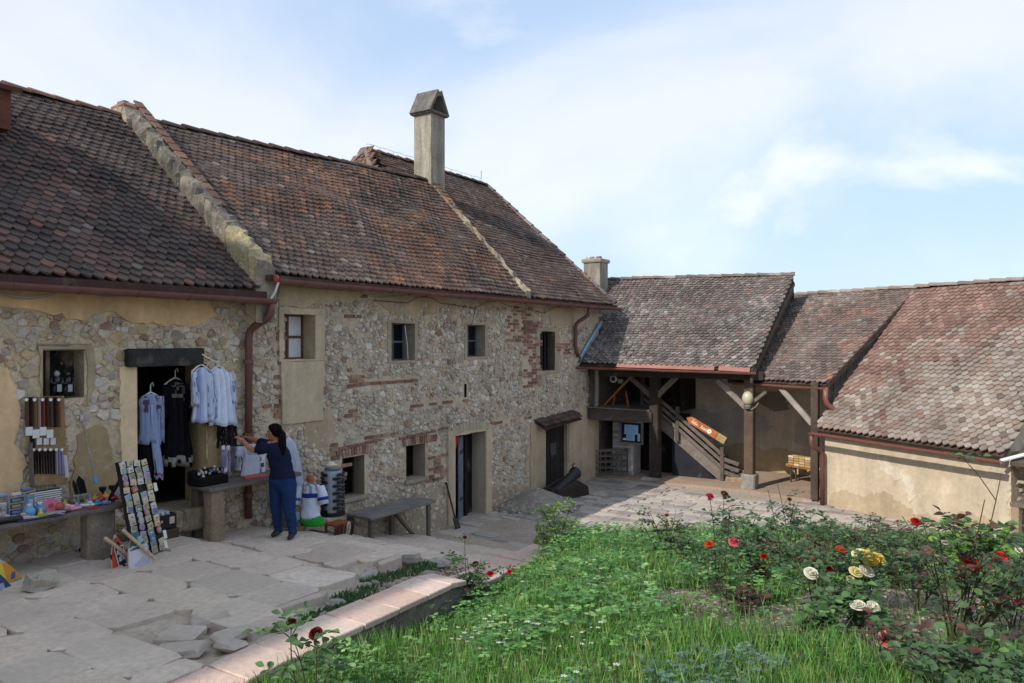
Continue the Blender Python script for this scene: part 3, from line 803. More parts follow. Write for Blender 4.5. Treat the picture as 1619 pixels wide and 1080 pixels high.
# threshold of two worn stone blocks
for (x0, x1, tt, zz, hh) in ((a - .05, a + .5, .22, -2.44, .3), (a + .51, b + .12, .2, -2.45, .3)):
    mb = MB(vary(hx('92816a'), .06)); mb.box(W((x0 + x1) / 2, tt / 2 - .2, zz), (x1 - x0 - .012, tt + .55, hh), (E1, E2, UP), .03, jit=.012); build(mb, 'threshold_stone', 'stone', shop)

TAN = 0.86
EA, RA, RT = .72, 3.86, 3.22             # eave and ridge heights, ridge distance behind the wall
roofA = roof(shop, W(-3.8, .38, EA), W(SB - .1, .38, EA), W(SB - .1, -RT, RA), W(-3.8, -RT, RA), PAL_DARK, 41, w=.155, ex=.135, sag=.05, pal2=PAL_DARK2, mixf=lambda q, k: .25 + .3 * (1 - k))
ridge_tiles(roofA, W(1.5, -RT, RA + .03), W(SB - .2, -RT, RA + .02), PAL_MID, 51)
mb = MB(hx('4d3a33')); mb.loft([[W(-3.8, -RT, RA - .02), W(SB - .1, -RT, RA - .02), W(SB - .1, -7.2, .6), W(-3.8, -7.2, .6)], [W(-3.8, -RT, RA - .12), W(SB - .1, -RT, RA - .12), W(SB - .1, -7.2, .5), W(-3.8, -7.2, .5)]]); build(mb, 'roof_back_slope', 'tile', shop)
mb = MB(hx('a08e70')); mb.quad(W(-3.6, -7, -3), W(19, -7, -3.8), W(19, -7, .7), W(-3.6, -7, .7)); mb.poly([W(-3.6, 0, -3), W(-3.6, 0, .7), W(-3.6, -RT, RA - .1), W(-3.6, -7, .6), W(-3.6, -7, -3)]); build(mb, 'rear_wall', 'mortar', shop)
g1 = gutter(shop, W(-3.8, .47, EA - .03), W(SB + .05, .47, EA - .09), .085, seg=8)
mb = MB(hx('4a332d')); mb.box(W((SB - 3.8) / 2, .41, EA - .03), (SB + 3.7, .03, .1), (E1, E2, UP)); build(mb, 'fascia_board', 'wood', shop)
# dormer cheek at the picture edge
mb = MB(hx('6a3f33')); q = PW(4, 170, -1.9); s_, t_ = ST(q); mb.box(W(s_ - .35, t_, q.z - .05), (.7, .5, .6), (E1, E2, UP), .01); dm = build(mb, 'dormer', 'wood', shop)
mb = MB(hx('5a3a30')); mb.box(W(s_ - .33, t_ + .02, q.z + .3), (.85, .7, .06), (E1, (E2 * .9 - UP * .3).normalized(), (E2 * .3 + UP * .9).normalized())); build(mb, 'dormer_roof', 'tile', dm)
# stone parapet climbing between the two roofs
def parapet(parent, s0, wd, t0, z0, t1, z1, up, seed, col, stub=None, n=30, dn=.7):
    rg = random.Random(seed); mb = MB(col); rings = []; cols = []
    for i in range(n + 1):
        k = i / n; t = lerp(t0, t1, k); z = lerp(z0, z1, k); j = lambda a=.04: rg.uniform(-a, a)
        u = up * (1 + .18 * noise.noise(Vector((k * 7, seed, 0))))
        rings.append([W(s0 - wd / 2 + j(), t, z - dn), W(s0 - wd / 2 + j(), t, z + u * .5 + j()), W(s0 - wd / 2 + .04 + j(), t + j(), z + u + j()), W(s0 + j(), t, z + u * 1.08 + j()), W(s0 + wd / 2 - .04 + j(), t + j(), z + u + j()), W(s0 + wd / 2 + j(), t, z + u * .4 + j()), W(s0 + wd / 2, t, z - dn)])
    for i in range(n):
        k = i / n; cc = col
        if stub: cc = mixc(hx('b0a078'), hx('6f695f'), sstep(.1, .3, k + .12 * rg.random())) if k < .4 else vary(hx('6d685e'), .15, rg)
        cols += [vary(cc, .1, rg) for _ in range(7)]
    cols += [col, col]
    mb.loft(rings, True, True, cols)
    return build(mb, 'parapet', 'mortar', parent)
pp = parapet(shop, SB - .02, .34, .36, .98, -RT - .1, 3.98, .22, 61, hx('857d6f'), True, 54)
mb = MB(hx('8b8375')); rings = []
for (z, hw, hd) in ((3.2, .24, .5), (3.8, .22, .4), (4.06, .15, .2), (4.1, .17, .2), (4.16, .13, .12)):
    rings.append([W(SB - .02 + i * hw + R.uniform(-.02, .02), -RT - .1 + j * hd + R.uniform(-.02, .02), z) for (i, j) in ((-1, -1), (1, -1), (1, 1), (-1, 1))])
mb.loft(rings, True, True, [hx('8b8375')] * 8 + [hx('8a5a48')] * 8 + [hx('8b8375'), hx('8a5a48')]); build(mb, 'parapet_head', 'mortar', shop)
rg = random.Random(9)
for i in range(20):                      # tile slips capping the far edge of the parapet
    k = (i + .5) / 20; t = lerp(.2, -RT, k); z = lerp(1.02, 4.0, k) + .23
    if k < .3 and rg.random() < .6: continue
    mb = MB(PAL_MID(rg)); Y = (E2 * -.76 + UP * .65).normalized(); mb.box(W(SB + .12, t, z), (.16, .2, .025), (E1, Y, E1.cross(Y)), .004, jit=.006); build(mb, 'capping_tile', 'tile', shop)
# slack cables under the eave
for k, (u0, u1, dv) in enumerate(((-40, 110, 22), (-40, 110, 18), (115, 215, 9), (220, 300, 6), (300, 350, 4), (352, 400, 7), (400, 425, 3))):
    mb = MB(hx('a8a49d')); mb.tube([PW(lerp(u0, u1, i / 10), lerp(440 + u0 * .075, 440 + u1 * .075, i / 10) + 8 + dv * 4 * (i / 10) * (1 - i / 10), .1) for i in range(11)], .008, 5); build(mb, 'cable', 'plain', shop)

# ================================================================== THE STONE HOUSE
house = thing('stone_house', W(13, 0, -3.78), 'long two storey rubble stone house with small windows and brown tiled roof', 'house')
SE = 19.35
def opn(u0, u1, v0, v1, dep): return (SW(u0), SW(u1), ZW((u0 + u1) / 2, v1), ZW((u0 + u1) / 2, v0), dep)
wB1 = opn(447, 497, 497, 568, .32); wB2 = opn(618, 655, 511, 570, .3); wB3 = opn(738, 766, 514, 564, .26); wB4 = opn(853, 877, 524, 586, .2)
wL1 = opn(541, 576, 722, 786, .3); wL2 = opn(642, 672, 703, 757, .34); dB = opn(717, 766, 685, 826, .34); dC = (SW(861), SW(897), -3.76, ZW(877, 671), .2); slit = opn(734, 737.5, 607, 628, .2)
opsB = [wB1, wB2, wB3, wB4, wL1, wL2, dB, dC, slit]
mb = MB((.58, .47, .34)); wall_face(mb, wframe, SB, SE, -4.0, .98, opsB)
wallB = build(mb, 'wall', 'mortar', house)
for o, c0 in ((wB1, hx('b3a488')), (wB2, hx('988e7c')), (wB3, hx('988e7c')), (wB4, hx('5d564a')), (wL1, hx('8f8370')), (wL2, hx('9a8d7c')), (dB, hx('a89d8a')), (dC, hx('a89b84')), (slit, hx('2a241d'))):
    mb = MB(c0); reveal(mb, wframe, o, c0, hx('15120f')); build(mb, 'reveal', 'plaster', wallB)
def pl(outl, col, seed, th=.03, amp=.02, st=.1):
    q = MB(col); ragged(q, wframe, [(SW(p[0]), ZW(p[0], p[1]), *p[2:]) for p in outl], th, seed, amp, st); return build(q, 'plaster_patch', 'plaster', wallB)
def fpatch(u0, u1, v0, v1, o, col, seed, th=.025, amp=.008):          # plaster frame round an opening: four strips
    a, b, c, d = SW(u0), SW(u1), ZW((u0 + u1) / 2, v1), ZW((u0 + u1) / 2, v0)
    for i, q in enumerate(([(a, o[3]), (b, o[3]), (b, d), (a, d)], [(a, c), (b, c), (b, o[2]), (a, o[2])], [(a, o[2]), (o[0], o[2], 1), (o[0], o[3]), (a, o[3])], [(o[1], o[2]), (b, o[2]), (b, o[3]), (o[1], o[3], 1)])):
        x = [p[0] for p in q]; y = [p[1] for p in q]
        if max(x) - min(x) < .03 or max(y) - min(y) < .03: continue
        m2 = MB(col); ragged(m2, wframe, q, th + .0015 * i, seed + i, amp, .12); build(m2, 'plaster_patch', 'plaster', wallB)
CREAM, SAND, DUN, PUTTY = (.54, .43, .29), (.51, .40, .26), (.38, .31, .22), (.44, .33, .22)
fpatch(440, 512, 487, 571, wB1, CREAM, 11)
pl([(442, 572), (510, 571), (508, 664), (444, 671)], CREAM, 12, .045, .006, .2)
fpatch(612, 660, 508, 574, wB2, DUN, 13, .014)
fpatch(734, 770, 511, 568, wB3, DUN, 14, .014)
fpatch(847, 883, 519, 592, wB4, DUN, 15, .014)
fpatch(706, 775, 676, 846, dB, CREAM, 16, .05)
pl([(838, 668), (861, 674, 1), (861, 776), (838, 776)], SAND, 17, .035)
pl([(898, 660), (925, 640), (940, 640), (940, 772), (898, 776)], CREAM, 18, .035)
pl([(866, 486), (905, 486), (905, 516), (872, 518)], PUTTY, 19, .02)
pl([(440, 452), (575, 462), (560, 476), (500, 480), (470, 486), (442, 484)], SAND, 20, .02)
pl([(478, 670), (520, 640), (530, 690), (508, 716), (482, 706)], PUTTY, 22, .018)
pl([(590, 470), (650, 466), (700, 474), (690, 496), (620, 500)], PUTTY, 23, .015)
pl([(560, 786), (700, 770), (704, 846), (640, 850), (560, 830)], DUN, 24, .014)
pl([(776, 770), (836, 768), (834, 800), (800, 835), (776, 835)], PUTTY, 25, .02)
BR = [(SW(532), SW(560), ZW(545, 516), ZW(545, 498), .6), (SW(548), SW(572), ZW(560, 612), ZW(560, 592), .85), (SW(545), SW(556), ZW(550, 660), ZW(550, 640), .8), (SW(800), SW(838), ZW(820, 540), ZW(820, 486), .55), (SW(826), SW(850), ZW(838, 612), ZW(838, 505), .75), (SW(878), SW(898), ZW(888, 560), ZW(888, 540), .9),
      (SW(572), SW(660), ZW(610, 607), ZW(610, 598), .8), (SW(640), SW(735), ZW(690, 640), ZW(690, 632), .55), (SW(576), SW(618), ZW(596, 692), ZW(596, 684), .9), (SW(676), SW(704), ZW(690, 760), ZW(690, 718), .55), (SW(520), SW(542), ZW(530, 790), ZW(530, 690), .45), (SW(436), SW(442), ZW(439, 660), ZW(439, 490), .6), (SW(420), SW(441), ZW(430, 690), ZW(430, 640), .55), (SW(775), SW(845), ZW(800, 668), ZW(800, 662), .6), (SW(520), SW(600), ZW(560, 470), ZW(560, 462), .5)]
skips = [(SW(440), SW(512), ZW(476, 672), ZW(476, 486)), (SW(612), SW(660), ZW(636, 575), ZW(636, 506)), (SW(733), SW(771), ZW(752, 569), ZW(752, 509)), (SW(847), SW(884), ZW(865, 593), ZW(865, 517)), (SW(705), SW(776), -4, ZW(740, 675)), (SW(836), SE, -4, ZW(880, 660)), (SW(442), SW(560), ZW(500, 478), 1), (SW(590), SW(700), ZW(640, 498), ZW(640, 470)), (SW(482), SW(526), ZW(505, 710), ZW(505, 650)), (SW(866), SE, ZW(890, 515), 1)] + [(q[0] - .02, q[1] + .05, q[2] - .03, q[3] + .03) for q in BR] + [(SW(536), SW(592), ZW(560, 722), ZW(560, 700)), (SW(630), SW(692), ZW(660, 704), ZW(660, 684))]
def skipB(x, y, rng):
    for i, (a, b, c, d) in enumerate(skips):
        if a < x < b and c < y < d: return i not in (6, 7, 8) or rng.random() < .75
    if y < ZW(700, 770) and rng.random() < .35: return True
    return rng.random() < .05
rubble(wallB, wframe, SB + .02, SE - .1, -3.9, .8, opsB, (.03, .085), 32, 90000, skipB, brickp=.045)
bricks(wallB, wframe, BR, 33)
def soldier(u0, u1, v0, v1, arch, seed, lean=.0):
    rg = random.Random(seed); a, b = SW(u0), SW(u1); h = ZW((u0 + u1) / 2, v0) - ZW((u0 + u1) / 2, v1); z = ZW((u0 + u1) / 2, v1); n = int((b - a) / .068)
    for i in range(n):
        k = (i + .5) / n; x = lerp(a, b, k); zz = z + arch * (1 - (2 * k - 1) ** 2); tl = (k - .5) * .5
        X = (E1 * cos(tl) - UP * sin(tl)); Z = (UP * cos(tl) + E1 * sin(tl))
        m2 = MB(vary(rg.choice([hx('8f6a58'), hx('a3836f'), hx('a88f7a'), hx('7f5c4c')]), .12, rg)); m2.box(W(x, .008, zz + h / 2), (.055, .05, h * rg.uniform(.85, 1.02)), (X, E2, Z), .006, jit=.004); build(m2, 'arch_brick', 'brick', wallB)
soldier(540, 588, 708, 721, .03, 71); soldier(636, 690, 691, 702, .02, 72)
m2 = MB(hx('8f5a46'))
for q, (u0, u1, v) in enumerate(((534, 592, 705), (630, 700, 688))):
    x = SW(u0)
    while x < SW(u1):
        m2 = MB(vary(hx('87655a'), .15)); m2.box(W(x + .11, .01, ZW((u0 + u1) / 2, v) + (x - SW(u0)) * .05), (.2, .05, .045), (E1, E2, UP), .006, jit=.006); build(m2, 'arch_brick', 'brick', wallB); x += .215

BRN = hx('6b4630'); GRYB = hx('5c6470')
def inset(o, dep, fr_=.0): return o[:4]
# the casements sit in the left of their deep recesses, as seen obliquely
window(house, wframe, wB1, .3, BRN, hx('20242c'), (1, 1), .07, curtain=True)
window(house, wframe, wB2, .28, GRYB, hx('0e1014'), (1, 1), .055)
window(house, wframe, wB3, .24, GRYB, hx('0e1014'), (1, 1), .055)
window(house, wframe, wB4, .17, hx('3a3735'), hx('0d0e10'), (0, 0), .04, bars=4)
window(house, wframe, wL1, .28, hx('3a332c'), hx('0b0a0a'), (1, 0), .05)
window(house, wframe, wL2, .32, hx('2b2520'), hx('0b0a0a'), (0, 0), .04)
for (o, u) in ((wL1, 0), (wL2, 1)):
    mb = MB(hx('9b8f7e')); mb.box(W((o[0] + o[1]) / 2, -.1, o[2] - .03), (o[1] - o[0] + .12, .34, .07), (E1, E2, UP), .015, jit=.008); build(mb, 'window_sill', 'plaster', house)
# entrance with half-open leaf
a, b, c, d, dep = dB
mb = MB(hx('6f7784')); mb.box(W(a + (b - a) * .42, -.17, (c + d) / 2 - .03), ((b - a) * .34, .045, d - c - .08), ((E1 * .9 - E2 * .43).normalized(), (E2 * .9 + E1 * .43).normalized(), UP), .006); dl = build(mb, 'door_leaf', 'wood', house)
mb = MB(hx('3a2f28'))
for z in (c + .5, d - .4): mb.box(W(a + (b - a) * .42, -.145, z), ((b - a) * .3, .02, .06), ((E1 * .9 - E2 * .43).normalized(), (E2 * .9 + E1 * .43).normalized(), UP))
build(mb, 'door_hinge', 'iron', dl)
mb = MB(hx('1f1a17')); mb.box(W(a + (b - a) * .66, -.24, (c + d) / 2 - .02), (.1, .06, d - c - .05), (E1, E2, UP), .006); build(mb, 'door_post', 'wood', house)
mb = MB(hx('b23325')); mb.poly([W(a + .03, -.05, d - .01), W(a + .28, -.05, d - .01), W(a + .13, -.06, d - .36)]); mb.poly([W(a + .03, -.058, d - .01), W(a + .28, -.058, d - .01), W(a + .13, -.068, d - .36)]); build(mb, 'red_pennant', 'cloth', house)
n = 11                                    # flat arch of stones over the entrance
for i in range(n):
    k = (i + .5) / n; x = lerp(a - .1, b + .1, k); zz = d + .02 + .07 * (1 - (2 * k - 1) ** 2)
    m2 = MB(vary(hx('b0a48e'), .05)); tl = (k - .5) * .35; m2.box(W(x, .03, zz + .07), ((b - a + .2) / n - .012, .06, .16), (E1 * cos(tl) - UP * sin(tl), E2, UP * cos(tl) + E1 * sin(tl)), .008, jit=.003); build(m2, 'arch_stone', 'plaster', house)
for (x0, x1, zz) in ((a - .1, (a + b) / 2, c - .07), ((a + b) / 2, b + .1, c - .08)):
    mb = MB(vary(hx('80705f'), .08)); mb.box(W((x0 + x1) / 2, .08, zz - .02), (x1 - x0 - .01, .55, .17), (E1, E2, UP), .025, jit=.01); build(mb, 'door_step', 'stone', house)
# plank door under its little tile hood
a, b, c, d, dep = dC
for i in range(5):
    x0, x1 = lerp(a, b, i / 5), lerp(a, b, (i + 1) / 5); mb = MB(vary(hx('2b2625'), .15)); mb.box(W((x0 + x1) / 2, -.12 + R.uniform(-.004, .004), (c + d) / 2), (x1 - x0 - .008, .04, d - c), (E1, E2, UP), .004); build(mb, 'door_plank', 'wood', house)
mb = MB(hx('4a4846')); mb.box(W((a + b) / 2, -.09, lerp(c, d, .62)), (.28, .02, .3), (E1, E2, UP), .004); build(mb, 'door_plate', 'iron', house)
h0, h1 = SW(846), SW(905)
hd0, hd1 = W(h0, .3, ZW(846, 677)), W(h1, .3, ZW(846, 677) + .1)
roof(house, hd0, hd1, W(h1, .02, hd1.z + .17), W(h0, .02, hd0.z + .17), PAL_MID2, 43, .13, .13, .006, name='door_hood', under=.05)

# roofs
EB, RB = .98, 3.98
SC = 15.1
roofB = roof(house, W(SB + .14, .38, EB), W(SC - .1, .38, EB), W(SC - .1, -2.6, RB + .0), W(SB + .14, -RT, RB - .1), PAL_MIDG, 42, w=.152, ex=.132, sag=.06, pal2=PAL_MID, mixf=lambda q, k: .2 + .9 * q * (1.25 - q))
ridge_tiles(roofB, W(SB + .2, -RT, RB - .06), W(SC - .2, -2.62, RB + .04), PAL_MID2, 52)
RC, RTC = 4.82, 4.0
roofC = roof(house, W(SC + .1, .38, EB), W(SE + .32, .38, EB), W(SE + .25, -RTC, RC), W(14.3, -RTC, RC), PAL_MID2, 44, pal2=PAL_MIDG, w=.152, ex=.132, sag=.05, skip=lambda p, q, k: ST(p)[0] < SC + .02 and p.z < RB - .1)
ridge_tiles(roofC, W(14.3, -RTC, RC + .03), W(SE + .2, -RTC, RC + .03), PAL_MID2, 53)
ridge_tiles(roofC, W(SE + .28, .36, EB + .08), W(SE + .24, -RTC, RC + .04), PAL_GREY, 54, r=.09)
hip0, hip1, hip2 = W(14.3, -RTC, RC), W(13.6, -2.95, 3.4), W(13.6, -5.2, 3.4)
roofH = roof(house, hip2, hip1, hip0 + E2 * .05, hip0 - E2 * .05, PAL_MID, 45, w=.152, ex=.132, sag=.02, name='hip_roof')
ridge_tiles(roofC, hip1 + UP * .05, hip0 + UP * .04, PAL_GREY, 55, r=.09)
ridge_tiles(roofC, hip2 + UP * .05, hip0 + UP * .04, PAL_GREY, 56, r=.09)
mb = MB(hx('4d3a33'))
mb.quad(W(SB, -RT, RB - .15), W(SC, -2.6, RB - .06), W(SC, -7.2, .6), W(SB, -7.2, .6)); mb.quad(W(13.6, -5.2, 3.4), W(14.3, -RTC, RC - .05), W(SE + .25, -RTC, RC - .05), W(SE + .25, -8.4, .6)); build(mb, 'roof_back_slope', 'tile', house)
mb = MB(hx('9c8d74')); mb.poly([W(SE, 0, -4), W(SE, 0, .95), W(SE, -RTC, RC - .15), W(SE, -8.2, .6), W(SE, -8.2, -4)]); build(mb, 'gable_wall', 'mortar', house)
strip = parapet(house, SC, .2, .34, EB + .05, -2.65, RB + .08, .12, 62, hx('8f8570'), False, 34, .1)
for i in range(26):
    k = (i + .5) / 26; t = lerp(.1, -2.6, k); z = lerp(EB + .3, RB + .17, k)
    if noise.noise(Vector((k * 9, 3, 0))) > .1 - .3 * k:
        mb = MB(PAL_MID(rg) if rg.random() < .7 else hx('a8663f')); Y = (E2 * -.76 + UP * .65).normalized(); mb.box(W(SC + .02, t, z), (.2, .15, .03), (E1, Y, E1.cross(Y)), .005, jit=.008); build(mb, 'capping_tile', 'tile', house)
gB = gutter(house, W(SB + .1, .47, EB - .04), W(SE + .4, .47, EB - .04), .08, seg=12)
mb = MB(hx('4a332d')); mb.box(W((SB + SE) / 2 + .1, .41, EB - .03), (SE - SB + .3, .03, .09), (E1, E2, UP)); build(mb, 'fascia_board', 'wood', house)
mb = MB(hx('b04a3c')); mb.lathe(W(SB + .09, .47, EB - .04), ((.06, 0), (.06, .02), (.02, .03)), 12, (E2, UP, -E1)); build(mb, 'gutter_cap', 'paintmetal', gB)
mb = MB(hx('b4b4b2')); mb.tube([W(SB + .1, .5, EB - .1), W(SB + .02, .52, EB - .25), W(SB - .06, .5, EB - .38)], .018, 7); build(mb, 'overflow_hose', 'gloss', gB)
pipe(house, [W(SB + .0, .47, EA - .12), W(SB + .0, .44, EA - .34), W(SB - .12, .1, EA - .55), W(SB - .12, .09, -2.65)], .056)
mb = MB(hx('68433c')); 
for z in (-.3, -1.4, -2.3): mb.lathe(W(SB - .12, .09, z), ((.078, -.03), (.078, .03)), 10)
build(mb, 'pipe_bracket', 'paintmetal', house)
pipe(house, [W(SW(908), .45, EB - .1), W(SW(908), .42, EB - .3), W(SW(905), .1, EB - .5), W(SW(905), .09, -.15), W(SW(908), .12, -.4)], .05)
# tall chimney with its gabled cap
cp = W(SC + .1, -2.7, 0); zt = 5.72
mb = MB(hx('a39b8c')); cw = .275
mb.loft([[cp + E1 * (i * cw) + E2 * (j * cw) + UP * z for i, j in ((-1, -1), (1, -1), (1, 1), (-1, 1))] for z in (2.9, 4.2, 5.0, zt)]); ch = build(mb, 'chimney', 'sooty', house)
mb = MB(hx('77716a')); o_ = .34; th = .06; zr = 6.3
ang = E2; 
for sg in (-1, 1):                       # two slabs leaning together, open gable ends
    lo = cp + E1 * (sg * o_) + UP * zt; hi = cp + E1 * (sg * .03) + UP * zr; nn = (E1 * sg * (zr - zt) + UP * o_).normalized() * th
    mb.prism([lo - E2 * o_, lo + E2 * o_, hi + E2 * o_, hi - E2 * o_], nn)
mb.box(cp + UP * (zt + .02), (o_ * 2.06, o_ * 2.06, .07), (E1, E2, UP), .015)
build(mb, 'chimney_cap', 'sooty', ch)
# small dormer flap beside the strip and the lightning wire on the ridge
mb = MB(hx('55423a')); q = W(SC + .75, -1.95, 3.12); mb.prism([q - E1 * .28, q + E1 * .28, q + E1 * .28 - E2 * .7 + UP * .45, q - E1 * .28 - E2 * .7 + UP * .45], UP * .05); mb.quad(q - E1 * .26 + UP * 0, q + E1 * .26, q + E1 * .26 - UP * .22, q - E1 * .26 - UP * .22, hx('6d655c')); build(mb, 'roof_hatch', 'tile', house)
mb = MB(hx('8d8d8d'))
pts = [W(14.3 + .25 * i, -RTC, RC + .19 + .02 * (i % 2)) for i in range(21)]
mb.tube(pts, .005, 4)
for p in pts[::2]: mb.tube([p, p - UP * .2], .004, 4)
mb.tube([pts[-1], pts[-1] + UP * .25], .01, 4); build(mb, 'lightning_wire', 'iron', house)
mb = MB(hx('3a3634')); mb.tube([PW(590 + i * 18, 466 + .06 * i * 18 + (4 if i % 3 else 9) + (6 * sin(i)), .06) for i in range(18)], .006, 4); build(mb, 'cable', 'plain', house)
mb = MB(hx('d0cec8')); mb.tube([PW(640, 515, .03), PW(644, 545, .03), PW(645, 568, .03)], .008, 4); build(mb, 'cable', 'plain', house)
mb = MB(hx('3a3634')); mb.tube([PW(752, 486, .05), PW(748, 505, .05), PW(745, 515, .04)], .006, 4); build(mb, 'cable', 'plain', house)
# ================================================================== THE GALLERY WING (open porch, stairs) and THE LOW HOUSE
G1 = Vector((.848, .53, 0)); G2 = Vector((.53, -.848, 0))
FZ = -3.70
wing = thing('gallery_wing', Vector((5, 21, FZ)), 'open timber porch wing with grey tiled roof at the courtyard end', 'building')
A_ = Vector((1.74, 20.5, -.62)); B_ = Vector((5.93, 18.93, -.68)); RB_ = Vector((7.98, 21.77, 1.865)); RA_ = Vector((1.2, 24.4, 1.87))
def skipD(p, q, k):
    s, t = ST(p); return t < .03 and s < SE + .05
roofD = roof(wing, A_, B_, RB_, RA_, PAL_GREY, 46, w=.135, ex=.118, sag=.04, skip=skipD, pal2=PAL_GREYW, mixf=lambda q, k: .55 - .35 * k)
ridge_tiles(roofD, RA_ + UP * .03, RB_ + UP * .03, PAL_GREY2, 57, r=.1, l=.33)
M0 = Vector((5.60, 20.0, -1.0)); M1 = Vector((7.26, 17.78, -1.0)); N1 = Vector((10.41, 19.75, 1.36)); N0 = Vector((8.3, 23.1, 1.36))
roofM = roof(wing, M0, M1, N1, N0, PAL_GREY2, 47, w=.14, ex=.122, sag=.03, pal2=PAL_RED, mixf=lambda q, k: .12 + .25 * q)
ridge_tiles(roofM, N0 + UP * .03, N1 + UP * .03, PAL_PINK, 58, r=.1, l=.33)
mb = MB(hx('4d4038'))
mb.quad(RA_, RB_, RB_ + Vector((1.4, 3.6, -2.5)), RA_ + Vector((1.4, 3.6, -2.5))); mb.quad(N0, N1, N1 + G1 * 3.5 - UP * 2.4, N0 + G1 * 3.5 - UP * 2.4); build(mb, 'roof_back_slope', 'tile', wing)
# boarded verge of the upper roof over the lower one
mb = MB(hx('3f3833')); mb.prism([B_ - UP * .02, RB_ - UP * .02, RB_ - UP * .5, B_ - UP * .34], Vector((-.05, .02, 0))); build(mb, 'verge_board', 'wood', wing)
gD = gutter(wing, A_ + Vector((-.1, -.12, -.05)), B_ + Vector((.05, -.1, -.08)), .06, hx('7a4f45'), 6)
gM = gutter(wing, M0 + Vector((.1, -.18, -.06)), M1 + Vector((-.02, -.12, -.06)), .06, hx('7a4f45'), 5)
k = (B_ - A_).normalized()
mb = MB(hx('9a6a5d')); mb.beam(A_ + k * 1.05 + Vector((0, -.04, .02)), A_ + k * 3.55 + Vector((0, -.04, .0)), .16, .012, Vector((-.25, -.6, .7)).normalized()); build(mb, 'eave_flashing', 'paintmetal', wing)
mb = MB(hx('9a6a5d')); mb.beam(A_ + k * 3.65 + Vector((0, -.04, .0)), A_ + k * 4.4 + Vector((0, -.04, -.02)), .16, .012, Vector((-.25, -.6, .7)).normalized()); build(mb, 'eave_flashing', 'paintmetal', wing)
mb = MB(hx('93b2cc'));                     # blue metal flashing where the roof meets the stone house
pts = [W(18.15, .06, -.45), W(18.55, .07, -.1), W(18.95, .08, .22), W(19.33, .09, .52)]
for p, q in zip(pts, pts[1:]): mb.beam(p, q, .05, .15, E2 * .4 + UP, 0)
build(mb, 'roof_flashing', 'paintmetal', wing)
mb = MB(hx('c9c6c0')); q = P(958, 474, 22.2); mb.box(q, (.35, .1, .1), None, .01, jit=.03); build(mb, 'mortar_fillet', 'plaster', wing)
# back walls
BW = Vector((7.9, 21.5, 0))
mb = MB(hx('d6c8b4'))
L0 = W(22.3, -1.2, 0); R0 = BW + G2 * 4.5
for (p, q) in ((L0, BW), (BW, R0)):
    n = 6
    for i in range(n):
        a, b = p.lerp(q, i / n), p.lerp(q, (i + 1) / n); mb.quad(Vector((a.x, a.y, -3.9)), Vector((b.x, b.y, -3.9)), Vector((b.x, b.y, .6 if q is BW else -.75)), Vector((a.x, a.y, .6 if q is BW else -.75)))
backw = build(mb, 'back_wall', 'plaster', wing)
mb = MB(hx('c2ad88'))
def bwf(s, d, z): p = L0.lerp(BW, s); return Vector((p.x, p.y, z)) - Vector((.46, .89, 0)) * d
rr = random.Random(4)
ragged(mb, bwf, [(.55, -3.75), (1.0, -3.75), (1.0, -3.1), (.93, -3.0), (.86, -3.12), (.78, -2.9), (.7, -3.0), (.6, -3.1)], .02, 3, .012, .03); build(mb, 'plaster_patch', 'plaster', backw)
# porch floor
mb = MB(hx('a28c7a')); fl = [W(19.15, 1.2, 0), W(19.2, 4.4, 0), Vector((7.1, 17.9, 0)), R0, BW + Vector((.2, .3, 0)), W(22.5, -1, 0), W(19.3, -.2, 0)]
mb.prism([Vector((p.x, p.y, -4.0)) for p in fl], UP * (4.0 + FZ)); build(mb, 'porch_floor', 'dirt', kind='structure')
mb = MB(hx('6b5f52')); mb.quad(W(SE - .1, -.04, -4), W(22.4, -.04, -4), W(22.4, -.04, .5), W(SE - .1, -.04, .5)); build(mb, 'side_wall', 'plaster', wing)
for i, (ol, col) in enumerate(([[(.35, -2.2), (.5, -2.0), (.62, -2.1), (.72, -1.9), (.85, -2.1), (.9, -2.5), (.8, -2.7), (.7, -2.5), (.6, -2.75), (.45, -2.6)], hx('c2bab0')], [[(.75, -1.5), (.95, -1.4), (.98, -1.9), (.9, -2.0)], hx('94897a')])):
    mb = MB(col); ragged(mb, bwf, ol, .01, 60 + i, .014, .03); build(mb, 'plaster_patch', 'plaster', backw)
def bwg(s, d, z): p = BW + G2 * s; return Vector((p.x, p.y, z)) - G1 * d
for i, (ol, col) in enumerate(([[(.0, -2.3), (.4, -2.0), (.9, -2.2), (1.3, -2.6), (1.2, -3.0), (.8, -2.7), (.3, -2.9), (0, -2.8)], hx('c4bcb2')], [[(0, -3.75), (1.4, -3.75), (1.4, -3.3), (.8, -3.05), (.4, -3.2), (0, -3.05)], hx('c0ad8c')])):
    mb = MB(col); ragged(mb, bwg, ol, .012, 70 + i, .04, .1); build(mb, 'plaster_patch', 'plaster', backw)
# timber frame
WD = hx('4a3d34'); WG = hx('7b736a')
def post(p, w, z0, z1, col, nm='post'):
    m2 = MB(col); m2.beam(Vector((p.x, p.y, z0)), Vector((p.x, p.y, z1)), w, w, E1, .02, jit=.006); return build(m2, nm, 'wood', wing)
p1 = W(19.6, 1.58, 0); p2 = W(19.5, 4.15, 0)
post(p1, .26, FZ, -.45, hx('3c342f')); post(p2, .235, FZ + .36, -.75, hx('5f4c40'))
mb = MB(hx('8f8a82')); mb.box(Vector((p2.x, p2.y, FZ + .17)), (.36, .36, .40), (E1, E2, UP), .03, jit=.012); build(mb, 'post_base', 'stone', wing)
pc = Vector((7.08, 17.95, 0)); post(pc, .17, FZ, -.95, hx('4f443b'))
mb = MB(hx('3b332d')); mb.beam(W(18.75, .0, -.82), W(19.5, 4.5, -.86), .2, .22); build(mb, 'wall_plate', 'wood', wing)
